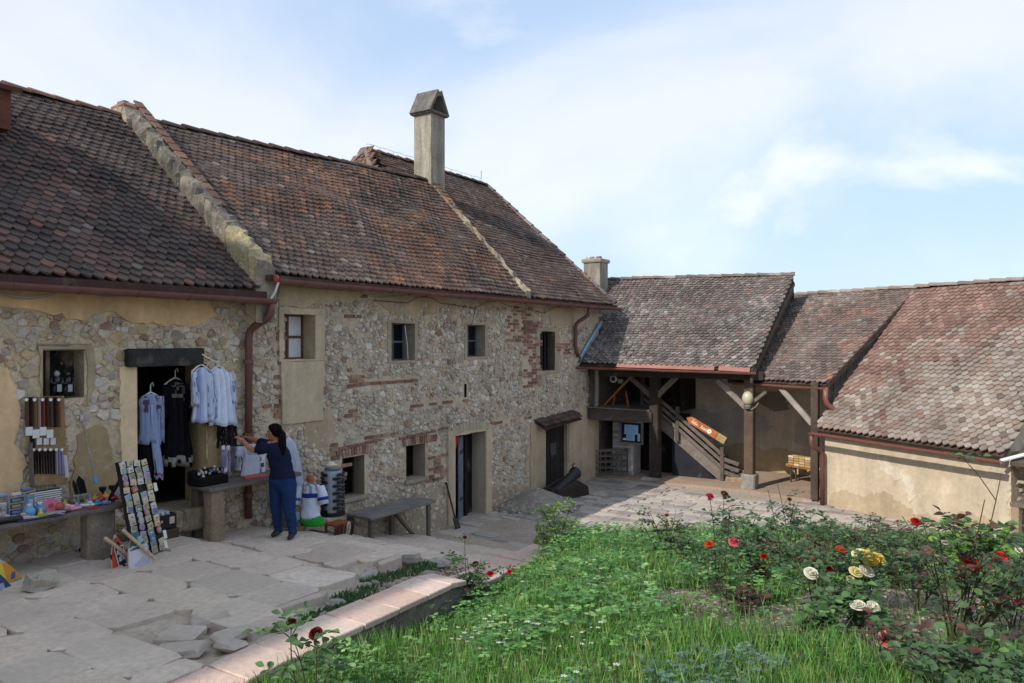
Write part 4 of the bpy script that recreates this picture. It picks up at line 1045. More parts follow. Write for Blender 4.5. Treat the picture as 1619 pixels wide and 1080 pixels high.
mb = MB(hx('3b332d')); mb.beam(M0 + Vector((.3, .25, -.08)), M1 + Vector((.1, .3, -.08)), .16, .12); build(mb, 'wall_plate', 'wood', wing)
mb = MB(hx('5d4e40'))
for i in range(9):
    q = i / 8; a = A_.lerp(B_, q) + Vector((.05, .1, -.1)); b = RA_.lerp(RB_, q) - UP * .22; mb.beam(a, b, .08, .12)
build(mb, 'rafters', 'wood', wing)
def brace(a, b, col=WG, w=.13, h=.1):
    m2 = MB(col); m2.beam(a, b, w, h, E1, .012, jit=.006); build(m2, 'brace', 'wood', wing)
brace(Vector((p1.x, p1.y, -1.55)) - E1 * .05, W(19.45, .75, -.85), hx('655c54')); brace(Vector((p1.x, p1.y, -1.55)) - E1 * .05, W(19.5, 2.35, -.8), hx('7a7168'))
brace(Vector((p2.x, p2.y, -1.75)), W(19.4, 3.35, -.98), hx('8a8178')); brace(Vector((p2.x, p2.y, -1.6)), p2 + G2 * .5 - UP * 1.25, hx('6f665e'), .09, .08)
brace(pc + UP * -1.95 - G2 * .05, pc - G2 * .95 - UP * 1.15, hx('948b82'))
# gallery floor in the first bay
mb = MB(hx('4b423b')); g0, g1_ = W(18.6, .08, -1.95), W(19.5, 1.5, -2.05); mb.beam(g0, g1_, .2, .3, UP, .015, jit=.008); build(mb, 'gallery_beam', 'wood', wing)
for i in range(7):
    q = i / 7; a, b = g0.lerp(g1_, q) + UP * .16, g0.lerp(g1_, q + 1 / 7) + UP * .16; m2 = MB(vary(hx('6f665c'), .1)); m2.prism([a - E1 * .12, b - E1 * .12 - (b - a) * .04, b + E1 * 2.8 - (b - a) * .04, a + E1 * 2.8], UP * .035); build(m2, 'gallery_plank', 'wood', wing)
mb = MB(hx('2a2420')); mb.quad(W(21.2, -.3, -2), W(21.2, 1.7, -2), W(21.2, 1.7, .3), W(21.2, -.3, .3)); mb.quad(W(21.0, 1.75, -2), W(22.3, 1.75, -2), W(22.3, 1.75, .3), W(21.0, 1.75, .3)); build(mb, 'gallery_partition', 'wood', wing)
post(W(18.72, .14, 0), .13, -1.85, -.7, hx('5a514a'), 'gallery_post')
mb = MB(hx('77706a')); mb.tube([W(18.6, .3, -.75), W(18.62, .3, -1.2), W(18.66, .26, -1.75)], .06, 8); build(mb, 'vent_pipe', 'paintmetal', wing)
# whitewashed brick pier under the gallery
pw0, pw1 = PS(969, 700, 19.7), PS(1001, 700, 19.7); mb = MB(hx('b8b2ac')); mb.prism([Vector((pw0.x, pw0.y, FZ - .1)), Vector((pw1.x, pw1.y, FZ - .1)), Vector((pw1.x, pw1.y, FZ - .1)) + E1 * .5, Vector((pw0.x, pw0.y, FZ - .1)) + E1 * .5], UP * 1.55); pier = build(mb, 'brick_pier', 'plaster', wing)
rr = random.Random(17)
for i in range(19):
    z = FZ - .05 + i * .078; x = -.04 * (i % 2)
    X = (pw1 - pw0); Lp = X.length; X.normalize()
    while x < Lp - .05:
        l = rr.uniform(.17, .24); x0 = max(0, x); x1 = min(Lp, x + l - .012)
        if x1 - x0 > .04:
            m2 = MB(vary(rr.choice([hx('c9c4be'), hx('bdb6ae'), hx('d0ccc8'), hx('a99f94')]), .06, rr)); q = pw0 + X * ((x0 + x1) / 2); m2.box(Vector((q.x, q.y, z + .032)) - E1 * .0, (x1 - x0, .03 + rr.uniform(0, .03), .064), (X, -E1, UP), .007, jit=.004); build(m2, 'brick', 'plaster', pier)
        x += l
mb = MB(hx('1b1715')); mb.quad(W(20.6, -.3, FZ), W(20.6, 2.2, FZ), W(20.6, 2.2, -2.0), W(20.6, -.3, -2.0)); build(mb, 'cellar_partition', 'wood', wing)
# chimney of the wing
q = P(942, 440, 23.2); mb = MB(hx('a29a8c')); X = E2; cw = .27
mb.loft([[Vector((q.x, q.y, z)) + X * (i * cw) + E1 * (j * cw) for i, j in ((-1, -1), (1, -1), (1, 1), (-1, 1))] for z in (.6, 1.6, 2.38)]); cc = build(mb, 'chimney', 'sooty', wing)
mb = MB(hx('9a9088')); mb.loft([[Vector((q.x, q.y, z)) + X * (i * k_) + E1 * (j * k_) for i, j in ((-1, -1), (1, -1), (1, 1), (-1, 1))] for z, k_ in ((2.36, .3), (2.40, .32), (2.46, .32), (2.48, .3))]); build(mb, 'chimney_cap', 'plaster', cc)
for i in range(5):
    m2 = MB(vary(rr.choice([hx('9a6a55'), hx('c9c4ba'), hx('8d857b')]), .1, rr)); m2.box(Vector((q.x, q.y, 2.51)) + X * (-.22 + .11 * i) - E1 * .2, (.09, .14, .06), (X, E1, UP), .008, jit=.006); build(m2, 'brick', 'brick', cc)

# ------------------------------------------------------------------ staircase
stair = thing('wooden_staircase', PS(1120, 756, 20.3), 'weathered wooden staircase rising under the porch behind the post', 'staircase')
b0 = PS(1150, 740, 20.2); T_ = -E2
zb = FZ; run, rise = 2.35, 1.85
sw = 1.05
def sp(k, o, z): 
    p = Vector((b0.x, b0.y, 0)) + T_ * (run * k) + E1 * o; return Vector((p.x, p.y, zb + z))
for o, nm in ((0, 'stringer'), (sw, 'stringer')):
    mb = MB(hx('7a7067')); mb.prism([sp(-.02, o, 0), sp(.1, o, 0), sp(1.05, o, rise * .98 - .1), sp(1.05, o, rise * .98 + .22), sp(-.02, o, .22)], E1 * .06); build(mb, nm, 'wood', stair)
for i in range(9):
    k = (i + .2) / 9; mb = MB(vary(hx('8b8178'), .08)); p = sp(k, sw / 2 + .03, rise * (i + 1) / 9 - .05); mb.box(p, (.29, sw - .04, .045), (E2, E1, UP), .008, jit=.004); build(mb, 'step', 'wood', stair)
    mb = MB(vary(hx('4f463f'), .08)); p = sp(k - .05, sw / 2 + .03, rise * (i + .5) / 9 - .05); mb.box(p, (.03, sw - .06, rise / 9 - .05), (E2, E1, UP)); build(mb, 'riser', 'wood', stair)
for k, h in ((.05, 1.0), (.58, 1.05), (1.02, 1.05)):
    mb = MB(hx('5f544b')); mb.beam(sp(k, -.06, rise * k - .12 if k > .1 else 0), sp(k, -.06, rise * k + h * .8), .1, .09, E1, .01); build(mb, 'newel_post', 'wood', stair)
for h in (.28, .46, .64):
    mb = MB(hx('6e645b')); mb.beam(sp(.03, -.06, h + .02), sp(1.03, -.06, rise + h + .02), .035, .09, UP, .006); build(mb, 'handrail', 'wood', stair)
for kk in range(3):
    mb = MB(hx('6a6058')); mb.beam(sp(.05, -.06, .25 + .17 * kk), sp(-.13, .0, .12 + .17 * kk), .03, .1, UP, .006); build(mb, 'handrail', 'wood', stair)
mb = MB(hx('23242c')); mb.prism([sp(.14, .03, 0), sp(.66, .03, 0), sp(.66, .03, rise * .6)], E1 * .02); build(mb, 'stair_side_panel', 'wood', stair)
mb = MB(hx('a28a72')); mb.box(sp(-.1, .45, .06), (.5, 1.15, .13), (E2, E1, UP), .03, jit=.03); build(mb, 'bottom_stone', 'stone', stair)

# ------------------------------------------------------------------ low house
low = thing('low_house', Vector((8.2, 16, -3.8)), 'low cream plastered house with sunlit pinkish tiled roof behind roses', 'house')
EL0 = Vector((6.93, 17.5, -2.05)); EL1 = Vector((9.03, 14.14, -2.05)); RL0 = EL0 + G1 * 4 + UP * 3.4; RL1 = EL1 + G1 * 4 + UP * 3.4
roofL = roof(low, EL0 + UP * .05, EL1 - UP * .06, RL1, RL0, PAL_RED, 48, w=.142, ex=.126, sag=.05, pal2=PAL_PINK, mixf=lambda q, k: .75 * q + .75 * (1 - k) - .15)
ridge_tiles(roofL, RL0 + UP * .04, RL1 + UP * .04, PAL_PINK, 59, r=.1, l=.34)
mb = MB(hx('5d463c')); mb.quad(RL0, RL1, RL1 + G1 * 4 - UP * 3.4, RL0 + G1 * 4 - UP * 3.4); build(mb, 'roof_back_slope', 'tile', low)
gL = gutter(low, EL0 + Vector((-.16, -.02, -.02)), EL1 + Vector((-.08, -.1, -.14)), .065, hx('76483e'), 6)
WL0 = EL0 + G1 * .32; WL1 = EL1 + G1 * .32
Lw = (WL1 - WL0).length
def lwf(s, d, z): p = WL0 + G2 * s - G1 * d; return Vector((p.x, p.y, z))
mb = MB((.56, .46, .33)); wall_face(mb, lwf, 0, Lw, -4.1, -1.95, [], .4)
e = lambda s, d, z: lwf(s, d, z)
mb.quad(lwf(0, 0, -4.1), lwf(0, 0, -1.95), lwf(0, -7, -1.95), lwf(0, -7, -4.1)); mb.quad(lwf(Lw, 0, -4.1), lwf(Lw, 0, -1.95), lwf(Lw, -7, -1.95), lwf(Lw, -7, -4.1)); mb.poly([lwf(Lw, 0, -1.95), lwf(Lw, -3.7, 1.25), lwf(Lw, -7, -1.95)])
lw = build(mb, 'wall', 'plaster', low)
for i, (ol, col, th) in enumerate(([[(.1, -4), (3.9, -4), (3.9, -3.45), (3.2, -3.3), (2.7, -3.55), (2.0, -3.5), (1.5, -3.2), (.9, -3.4), (.5, -3.3), (.1, -3.45)], (.45, .35, .23), .006],
                                   [[(1.25, -2.5), (1.5, -2.42), (1.72, -2.7), (2.05, -2.85), (2.15, -3.2), (1.98, -3.35), (1.9, -2.98), (1.6, -2.86), (1.35, -2.75)], (.62, .54, .42), .008],
                                   [[(3.55, -2.25), (3.94, -2.2), (3.94, -3.9), (3.75, -3.8), (3.7, -3.0), (3.6, -2.6)], (.60, .51, .38), .008],
                                   [[(2.3, -2.1), (2.8, -2.1), (2.75, -2.28), (2.4, -2.3)], hx('b8a27c'), .006])):
    m2 = MB(col); ragged(m2, lwf, ol, th, 80 + i, .055, .06); build(m2, 'plaster_patch', 'plaster', lw)
# weathered boards closing the gap between the two roofs
for i in range(15):
    k0, k1 = i / 15, (i + 1) / 15 - .006
    def top(k): return M1.lerp(N1, k) - UP * .06 + G2 * .02
    def bot(k): q = M1.lerp(N1, k); r = (q - EL0).dot(G1); return Vector((q.x, q.y, EL0.z + .85 * max(0, r))) + G2 * .02
    if top(k0).z - bot(k0).z < .04: continue
    m2 = MB(vary(hx('474240'), .2)); m2.prism([bot(k0), bot(k1), top(k1), top(k0)], G2 * (.02 + .006 * (i % 2))); build(m2, 'gable_board', 'wood', low)
mb = MB(hx('4a3d36')); mb.beam(M1 - UP * .02 + G2 * .05, N1 - UP * .02 + G2 * .05, .04, .14, G2.cross(G1 + UP * .6)); build(mb, 'verge_board', 'wood', low)
mb = MB(hx('8d857a'))
for i in range(4): mb.beam(pc - G2 * .05 - UP * (1.15 + .13 * i) + G1 * .12, pc - G2 * .5 - UP * (1.15 + .13 * i) + G1 * .5, .02, .08)
build(mb, 'vent_slats', 'wood', low)
pipe(low, [M1 + Vector((-.04, -.1, -.1)), M1 + Vector((-.04, -.1, -.42)), M1 + Vector((.22, -.12, -.62)), M1 + Vector((.26, -.14, -.85))], .06, hx('7c4c40'))
pipe(low, [EL0 + Vector((-.12, -.04, -.08)), EL0 + Vector((-.12, -.04, -.34)), WL0 + Vector((-.10, -.1, -.45)), WL0 + Vector((-.10, -.1, -1.8))], .055, hx('69423a'))
# shed and rubble end wall at the picture edge
shed = thing('lean_to_shed', Vector((10, 14.6, -3.85)), 'open lean-to shed with rubble end wall beyond the cream wall corner', 'shed')
def edf(s, d, z): p = WL1 + G2 * (.02 + d) + G1 * s; return Vector((p.x, p.y, z))
mb = MB(hx('8b7c68')); wall_face(mb, edf, -.03, 3.2, -4.1, -2.05, []); rwall = build(mb, 'end_wall', 'mortar', shed)
rubble(rwall, edf, 0, 3.1, -3.95, -2.5, [], (.08, .15), 91, 1200, None, 120, (.02, .06), [hx('8f8270'), hx('a0937f'), hx('786c5d')], .03)
for (o, s0, c0) in ((.35, .25, hx('a89879')), (1.9, .25, hx('9a8b70'))):
    m2 = MB(c0); m2.beam(edf(s0, o, -3.9), edf(s0, o, -2.2), .1, .1, G1, .01); build(m2, 'post', 'wood', shed)
m2 = MB(hx('a3987f')); m2.beam(edf(.25, 0, -2.36), edf(.25, 2.2, -2.36), .12, .09); build(m2, 'front_rail', 'wood', shed)
m2 = MB(hx('b8ad98')); m2.beam(edf(.2, 0.02, -2.62), edf(.2, 2.2, -2.62), .16, .05); build(m2, 'shelf', 'wood', shed)
m2 = MB(hx('544a42')); m2.prism([edf(-.2, 0.05, -2.28), edf(-.2, 2.4, -2.28), edf(2.8, 2.4, -1.2), edf(2.8, 0.05, -1.2)], UP * .06); build(m2, 'roof', 'tile', shed)
m2 = MB(hx('dcdcdc')); m2.tube([edf(-.33, -.05, -2.2), edf(.1, .35, -2.02), edf(1.0, 1.4, -1.6)], .035, 8); build(m2, 'drain_pipe', 'gloss', shed)
tb = thing('rough_table', edf(-.1, .45, -3.86), 'rough grey wooden table beside the cream wall corner', 'table')
m2 = MB(hx('6d6258')); m2.prism([edf(-.35, .12, -3.0), edf(-.35, 1.7, -3.0), edf(.25, 1.7, -3.0), edf(.25, .12, -3.0)], UP * .07); build(m2, 'tabletop', 'wood', tb)
for (s0, o) in ((-.28, .2), (-.28, 1.55), (.18, .2), (.18, 1.55)):
    m2 = MB(hx('9a856b')); m2.beam(edf(s0, o, -3.88), edf(s0, o, -3.0), .13, .13, G1, .012); build(m2, 'leg', 'wood', tb)
m2 = MB(hx('c9c2b2')); m2.box(edf(-.05, .55, -2.89), (.45, .25, .05), (G2, G1, UP), .01); build(m2, 'pale_board', 'wood', None, label='pale board lying on the rough grey table', cat='board')
# ================================================================== SHOP TABLES AND GOODS
AX = (E1, E2, UP)
def garment(parent, name, rows, t, dep, colf, folds=(5, .18), n=40, seed=0, smooth=True, m='cloth'):
    rings = []; cols = []; K = len(rows)
    for i, row in enumerate(rows):
        v, a, b = row[:3]; tt = t + (row[3] if len(row) > 3 else 0)
        L, Rr = PW(a, v, tt), PW(b, v, tt); c = (L + Rr) / 2; h = (Rr - L) / 2; k = i / (K - 1)
        rings.append([c + h * (cos(q) * (1 + .03 * sin(3 * q + i))) + E2 * (dep * (.4 + .6 * k) * sin(q) + dep * folds[1] * 1.5 * min(1, 2.2 * k) * sin((folds[0] + 4) * q + seed + .5 * sin(3 * k))) + UP * (.028 * k ** 6 * sin(5 * q + seed)) for q in [2 * pi * j / n for j in range(n)]])
    for i in range(K - 1):
        for j in range(n): cols.append(colf((i + .5) / (K - 1), (j + .5) / n))
    cols += [colf(0, .25), colf(1, .25)]
    mb = MB(); mb.loft(rings, True, True, cols)
    return build(mb, name, m, parent, smooth)
def subdiv(rows, k=4):
    o = []
    for a, b in zip(rows, rows[1:]):
        for i in range(k): o.append(tuple(x + (y - x) * i / k for x, y in zip(a, b)))
    return o + [rows[-1]]
def hanger(parent, u, v, t, w, col=hx('d8d4cc')):
    c = PW(u, v, t); mb = MB(col); mb.tube([c + UP * .1, c + UP * .13 + E1 * .03, c + UP * .08 + E1 * .045], .006, 5); mb.tube([c + UP * .1, c + UP * .0], .007, 5)
    mb.tube([c - E1 * w - UP * .1, c - E1 * w * .4 - UP * .03, c, c + E1 * w * .4 - UP * .03, c + E1 * w - UP * .1], .012, 6); return build(mb, 'hanger', 'plain', parent)

# black embroidered dress in the doorway
g = thing('black_dress', PW(279, 735, -.2), 'long black dress with silver embroidered chest on a white hanger', 'dress')
BK = hx('17151a')
def c1(k, q):
    front = 0 < q < .5
    if .18 < k < .46 and front and .14 < q < .36 and (int(q * 60) % 3 == 0 or int(k * 40) % 4 == 0) and R.random() < .7: return hx('746d64')
    if k > .93 and R.random() < .7: return hx('8b857c')
    return vary(BK, .2)
garment(g, 'dress_body', subdiv([(600, 272, 284), (604, 265, 292), (611, 261, 297), (640, 263, 296), (662, 265, 294), (700, 260, 299), (735, 255, 304)], 5), -.2, .1, c1, (6, .25))
garment(g, 'sleeve', subdiv([(608, 292, 300), (640, 296, 305), (662, 297, 306)]), -.18, .05, lambda k, q: hx('6b665f') if R.random() < .2 else BK)
garment(g, 'sleeve', subdiv([(608, 258, 266), (640, 255, 263), (660, 254, 262)]), -.18, .05, lambda k, q: BK)
hanger(g, 277, 597, -.2, .17)
g = thing('pale_blue_blouse', PW(238, 755, -.12), 'pale blue embroidered blouse with long hanging sleeve in the doorway', 'blouse')
LB = hx('8f9ab8')
def c2(k, q):
    if .15 < k < .62 and (.12 < q < .2 or .3 < q < .38) and R.random() < .6: return hx('5d4a5c')
    return vary(LB, .08)
garment(g, 'blouse_body', subdiv([(623, 231, 244), (627, 223, 251), (634, 219, 255), (670, 221, 252), (700, 219, 253)], 6), -.12, .08, c2, (6, .3))
garment(g, 'sleeve', subdiv([(626, 250, 259), (660, 251, 259), (697, 250, 258)]), -.1, .05, lambda k, q: hx('8c4a4c') if R.random() < .25 else LB)
garment(g, 'sash', subdiv([(640, 238, 246), (700, 240, 252), (740, 244, 257), (756, 244, 258)]), -.07, .03, lambda k, q: hx('a8454a') if .84 < k < .93 else hx('9aa5c4'), (5, .3))
garment(g, 'dark_skirt', subdiv([(690, 222, 244), (730, 220, 250), (752, 222, 252)]), -.14, .08, lambda k, q: BK, (7, .3))
hanger(g, 238, 620, -.12, .15)
WH = hx('ccd2e4')
def wblouse(lbl, rows, sl1, sl2, colf, u, v, t, seed):
    g = thing('white_blouse', PW(u, rows[-1][0], t), lbl, 'blouse', 'white blouses hung beside the shop door')
    garment(g, 'blouse_body', subdiv(rows, 6), t, .09, colf, (7, .35), 44, seed)
    for s_ in (sl1, sl2): garment(g, 'sleeve', subdiv(s_), t + .03, .055, lambda k, q: hx('7f8db8') if R.random() < .3 and k < .8 else WH, (4, .3))
    hanger(g, u, v, t, .15); return g
wblouse('white blouse with blue embroidered sleeves hung nearest the shop door', [(581, 315, 323), (584, 311, 328), (590, 306, 334), (600, 306, 336), (630, 308, 338), (667, 305, 343)], [(588, 302, 311), (620, 304, 313), (640, 305, 314)], [(592, 330, 338), (625, 333, 341), (645, 334, 341)], lambda k, q: hx('96a3cc') if q < .5 and (.1 < q < .16 or .34 < q < .4) else vary(WH, .04), 318, 576, .12, 0)
wblouse('plain white flared tunic hung outermost beside the shop door', [(581, 341, 350), (584, 338, 355), (590, 333, 362), (600, 334, 363), (630, 335, 366), (671, 331, 373)], [(590, 328, 337), (630, 326, 337), (657, 326, 338)], [(590, 358, 365), (615, 363, 371), (636, 365, 371)], lambda k, q: hx('6a4a50') if k < .1 and .2 < q < .35 else vary(hx('d6dcec'), .03), 345, 578, .14, 2)
mb = MB(hx('d6d2c8')); mb.tube([PW(312, 556, .1), PW(340, 572, .22), PW(352, 573, .22)], .01, 5); build(mb, 'hanging_rail', 'iron', shop)
# goods hung beside the door: dark necklaces, scarves, grey t-shirt
def strips(name, lbl, cat, u0, u1, v0, v1, t, n, cols, w=.022, seed=0, tags=None):
    rg = random.Random(seed); g = thing(name, PW((u0 + u1) / 2, v1, t), lbl, cat)
    mb = MB(hx('3b3028')); mb.tube([PW(u0 - 2, v0 - 2, t), PW(u1 + 2, v0 - 2, t)], .008, 5); build(mb, 'rail', 'wood', g)
    for i in range(n):
        u = lerp(u0, u1, (i + .5) / n) + rg.uniform(-1, 1); vb = v1 + rg.uniform(-8, 6); c = vary(rg.choice(cols), .15, rg)
        mb = MB(c); pts = [PW(u + .8 * sin(k * 2 + i), lerp(v0, vb, k / 6), t + .015 + .01 * sin(k + i)) for k in range(7)]
        mb.tube(pts, w * rg.uniform(.7, 1.1), 6, flat=.35); o = build(mb, name.split('_')[-1] if False else 'strand', 'cloth', g)
        if tags and rg.random() < tags: m2 = MB(hx('dcd8d2')); p = PW(u, lerp(v0, vb, rg.choice((.04, .95))), t + .04); m2.box(p, (.05, .008, .06), AX, .002); build(m2, 'price_tag', 'plain', o)
    return g
strips('necklace_rack', 'bunch of black bead necklaces hung below the white tunics', 'necklaces', 344, 374, 672, 705, .1, 9, [hx('1b191a'), hx('262124'), hx('3b3638')], .02, 1)
strips('scarf_rack', 'patterned white and mauve scarves with tags hung beside the grey shirt', 'scarves', 350, 380, 706, 745, .12, 7, [hx('8f8ba0'), hx('a89fa8'), hx('6b6470'), hx('c9c6cc')], .035, 2, .7)
g = thing('grey_shirt', PW(398, 758, .16), 'pale grey t-shirt with faint print displayed behind the woman', 'shirt')
garment(g, 'shirt_body', subdiv([(702, 390, 404), (708, 382, 412), (730, 384, 410), (757, 380, 410)], 6), .16, .06, lambda k, q: hx('9a9aa8') if .3 < k < .5 and .15 < q < .35 else hx('b9bac8'), (4, .15))
garment(g, 'sleeve', subdiv([(706, 376, 386), (722, 372, 383)]), .18, .05, lambda k, q: hx('b9bac8'))
g = thing('photo_card_rack', PW(416, 758, .2), 'narrow white card with small photographs behind the woman', 'display card')
mb = MB(hx('c9cfcf')); mb.box(PW(414, 738, .14), (.12, .02, .36), AX, .003); build(mb, 'card', 'plain', g)
for i, c in enumerate((hx('5f7d52'), hx('4c3f48'), hx('5a4a4a'), hx('3d3f52'))): m2 = MB(c); m2.box(PW(411 + 4 * (i % 2), 726 + 9 * i, .16), (.05, .012, .06), AX); build(m2, 'photograph', 'plain', g)
g = thing('long_white_dress', PW(465, 790, .18), 'long white gathered dress hung on the wall right behind the woman', 'dress')
garment(g, 'dress_body', subdiv([(693, 455, 459), (700, 452, 463), (720, 452, 468), (760, 455, 475), (792, 456, 480)], 5), .18, .12, lambda k, q: hx('8d98c0') if k > .1 and int(q * 30) % 9 == 0 else vary(WH, .03), (8, .3))
hanger(g, 457, 692, .18, .1)

# tables
def slab_table(lbl, s0, s1, t0, t1, zt, zg, legs, name='market_table', col=hx('6d645b'), np_=3):
    g = thing(name, W((s0 + s1) / 2, (t0 + t1) / 2, zg), lbl, 'table')
    for i in range(np_):
        a, b = lerp(t0, t1, i / np_), lerp(t0, t1, (i + 1) / np_); m2 = MB(vary(col, .08)); m2.box(W((s0 + s1) / 2 + R.uniform(-.02, .02), (a + b) / 2, zt - .025), (s1 - s0, b - a - .008, .05), AX, .01, jit=.006); build(m2, 'plank', 'wood', g)
    for (s, t, w, d, c) in legs: m2 = MB(c); m2.box(W(s, t, (zg + zt - .05) / 2 - .03), (w, d, zt - .05 - zg + .06), AX, .02, jit=.012); build(m2, 'leg', 'wood', g)
    return g
slab_table('long plank souvenir table under the niche window crowded with trinkets', 1.9, 5.22, .06, .82, -1.94, base_z(4.6), [(4.95, .62, .32, .2, hx('8d7f70')), (3.6, .62, .12, .14, hx('6b6055')), (2.2, .62, .2, .16, hx('7d7165'))])
slab_table('small plank table on a log leg in front of the reaching woman', 6.45, 8.05, .06, .66, -1.985, base_z(7), [(6.62, .5, .2, .2, hx('8f7d66')), (7.9, .5, .14, .14, hx('6a5f54')), (6.6, .15, .12, .12, hx('5d5349'))], np_=2)
g = slab_table('long low bench of grey planks along the stone wall', 9.5, 11.25, .08, .68, -2.96, -3.66, [(9.65, .55, .09, .09, hx('6d665e')), (11.12, .6, .07, .07, hx('6d665e')), (10.6, .15, .1, .1, hx('6d665e')), (9.6, .12, .1, .1, hx('5d564e'))], 'plank_bench', hx('7d7873'), 4)
mb = MB(hx('6d665e')); mb.beam(W(10.55, .2, -3.05), W(11.1, .35, -3.72), .1, .05); build(mb, 'brace', 'wood', g)
# box wall under the first table (dark earth shade) is left to the light; stone block at its foot
mb = MB(hx('b0a898')); mb.box(PZ(66, 918, -2.44) , (.27, .2, .17), (E1, E2, UP), .03, jit=.03); build(mb, 'stone_block', 'stone', None, label='pale squared stone block lying under the souvenir table', cat='stone block')

# magnet board
g = thing('magnet_board', W(5.27, 1.15, base_z(5.3)), 'tall leaning black board covered with picture magnets by the shop door', 'display board')
Bl, Br = PZ(213, 887, -2.54), PZ(263, 868, -2.55); Tl = PW(185, 731, .84); Tr = PW(232, 726, .80)
Xb = (Br - Bl).normalized(); Yb = ((Tl + Tr) / 2 - (Bl + Br) / 2); Hb = Yb.length; Yb.normalize(); Zb = Xb.cross(Yb).normalized()
if Zb.y > 0: Zb = -Zb
Wb = (Br - Bl).length; Wt = (Tr - Tl).length
mb = MB(hx('1c1a1c')); mb.prism([Bl, Br, Tr, Tl], -Zb * .03); build(mb, 'board', 'plain', g)
mb = MB(hx('1c1a1c')); mb.beam((Tl + Tr) / 2 - Zb * .02, (Tl + Tr) / 2 - Zb * .75 - UP * .95, .04, .03); build(mb, 'prop', 'wood', g)
PICS = [hx('7f9ac4'), hx('a89a6a'), hx('6a8070'), hx('c0bcb6'), hx('8d80a0'), hx('98a2ac'), hx('c4aa70'), hx('6478a0'), hx('9a7d6c'), hx('86a4b0'), hx('a8685a')]
rg = random.Random(77); var = []
for k in range(22):
    mb = MB(); a, b = PICS[k % 11], rg.choice(PICS)
    if k % 5 == 0: mb.lathe((0, 0, 0), ((.044, 0), (.044, .012), (.03, .014)), 10, col=vary(a, .1, rg)); mb.lathe((0, 0, .012), ((.022, 0), (.022, .006)), 8, col=b)
    else:
        mb.box((0, 0, .006), (.09, .07, .012), col=hx('c4c0b4') if k % 3 else vary(a, .1, rg)); mb.box((0, 0, .013), (.08, .06, .004), col=vary(a, .15, rg)); mb.box((rg.uniform(-.01, .01), -.01, .016), (.04, .02, .003), col=vary(b, .2, rg))
    var.append(mesh_from('magnet', mb.v, mb.f, mb.c, M['gloss']))
rows = 15
for i in range(rows):
    n = 4
    for j in range(n):
        if rg.random() < .07: continue
        k = (i + .5) / rows; p = Bl.lerp(Tl, k).lerp(Br.lerp(Tr, k), (j + .5) / n) + Zb * .004
        r = rg.uniform(-.2, .2); p = p + Xb * rg.uniform(-.008, .008) + Yb * rg.uniform(-.008, .008); place('magnet', rg.choice(var), g, mxf(p, Xb * cos(r) + Yb * sin(r), Yb * cos(r) - Xb * sin(r), Zb))
for (u, v) in ((261, 845), (262, 860), (246, 770)):
    mb = MB(hx('d2cec8')); p = P(u, v, 9.1); mb.box(p, (.05, .012, .1), (Xb, Zb, Yb), .003); build(mb, 'price_tag', 'plain', g)

# shields leaning at the foot of the table
def shield(lbl, uc, vc, d, w, h, rot, lean, paint, stick, seed):
    c = P(uc, vc, d); X = (E1 * cos(rot) + E2 * sin(rot)).normalized(); N = UP.cross(X).normalized()
    if N.y > 0: N = -N
    Y = (UP * cos(lean) - N * sin(lean)).normalized(); N = X.cross(Y); N = -N if N.y > 0 else N
    g = thing('toy_shield', c - Y * h / 2, lbl, 'shield', 'painted toy shields leaning by the souvenir table')
    def outl(k):
        o = []
        for i in range(9): a = i / 8; o.append((-w / 2 + w * a, -h / 2))
        for i in range(1, 12): a = i / 12; o.append((w / 2 * (1 - a ** 2.2) + .0, -h / 2 + h * a))
        for i in range(12, 0, -1): a = i / 12; o.append((-w / 2 * (1 - a ** 2.2), -h / 2 + h * a))
        return [(x * k, y * k) for x, y in o]
    def add(pts, z, th, col):
        cur = lambda x: -.5 * x * x
        v = [c + X * x + Y * y + N * (z + cur(x)) for x, y in pts]; m2.prism(v, N * th, col)
    m2 = MB(); add(outl(1), -.012, .01, hx('b8a88e')); build(m2, 'shield_board', 'wood', g)
    for (pts, col, z) in paint(w, h):
        m2 = MB(); add(pts, z, .002, col); build(m2, 'painted_field', 'plain', g)
    m2 = MB(hx('c2aa86')); a, b = stick; p0 = c + X * (a[0] * w) + Y * (a[1] * h) + N * .03; p1 = c + X * (b[0] * w) + Y * (b[1] * h) + N * .035; m2.beam(p0, p1, .035, .028, N, .005); build(m2, 'wooden_handle', 'wood', g)
def quart(w, h, cols):
    f = []
    for i, (x0, x1, y0, y1) in enumerate(((-.47, 0, 0, .55), (0, .47, 0, .55), (-.47, 0, -.49, 0), (0, .47, -.49, 0))):
        pts = []
        n = 8
        yl = [lerp(y0, y1, k / n) for k in range(n + 1)]
        lim = lambda y: .47 * (1 - max(0, (y + .5)) ** 2.2)
        L = [(max(x0, -lim(y)) * w, y * h) for y in yl if lim(y) > .02 or x0 == 0]; Rr = [(min(x1, lim(y)) * w, y * h) for y in yl if lim(y) > .02 or x1 == 0]
        m = min(len(L), len(Rr)); f.append((L[:m] + Rr[:m][::-1], cols[i], -.001))
    return f
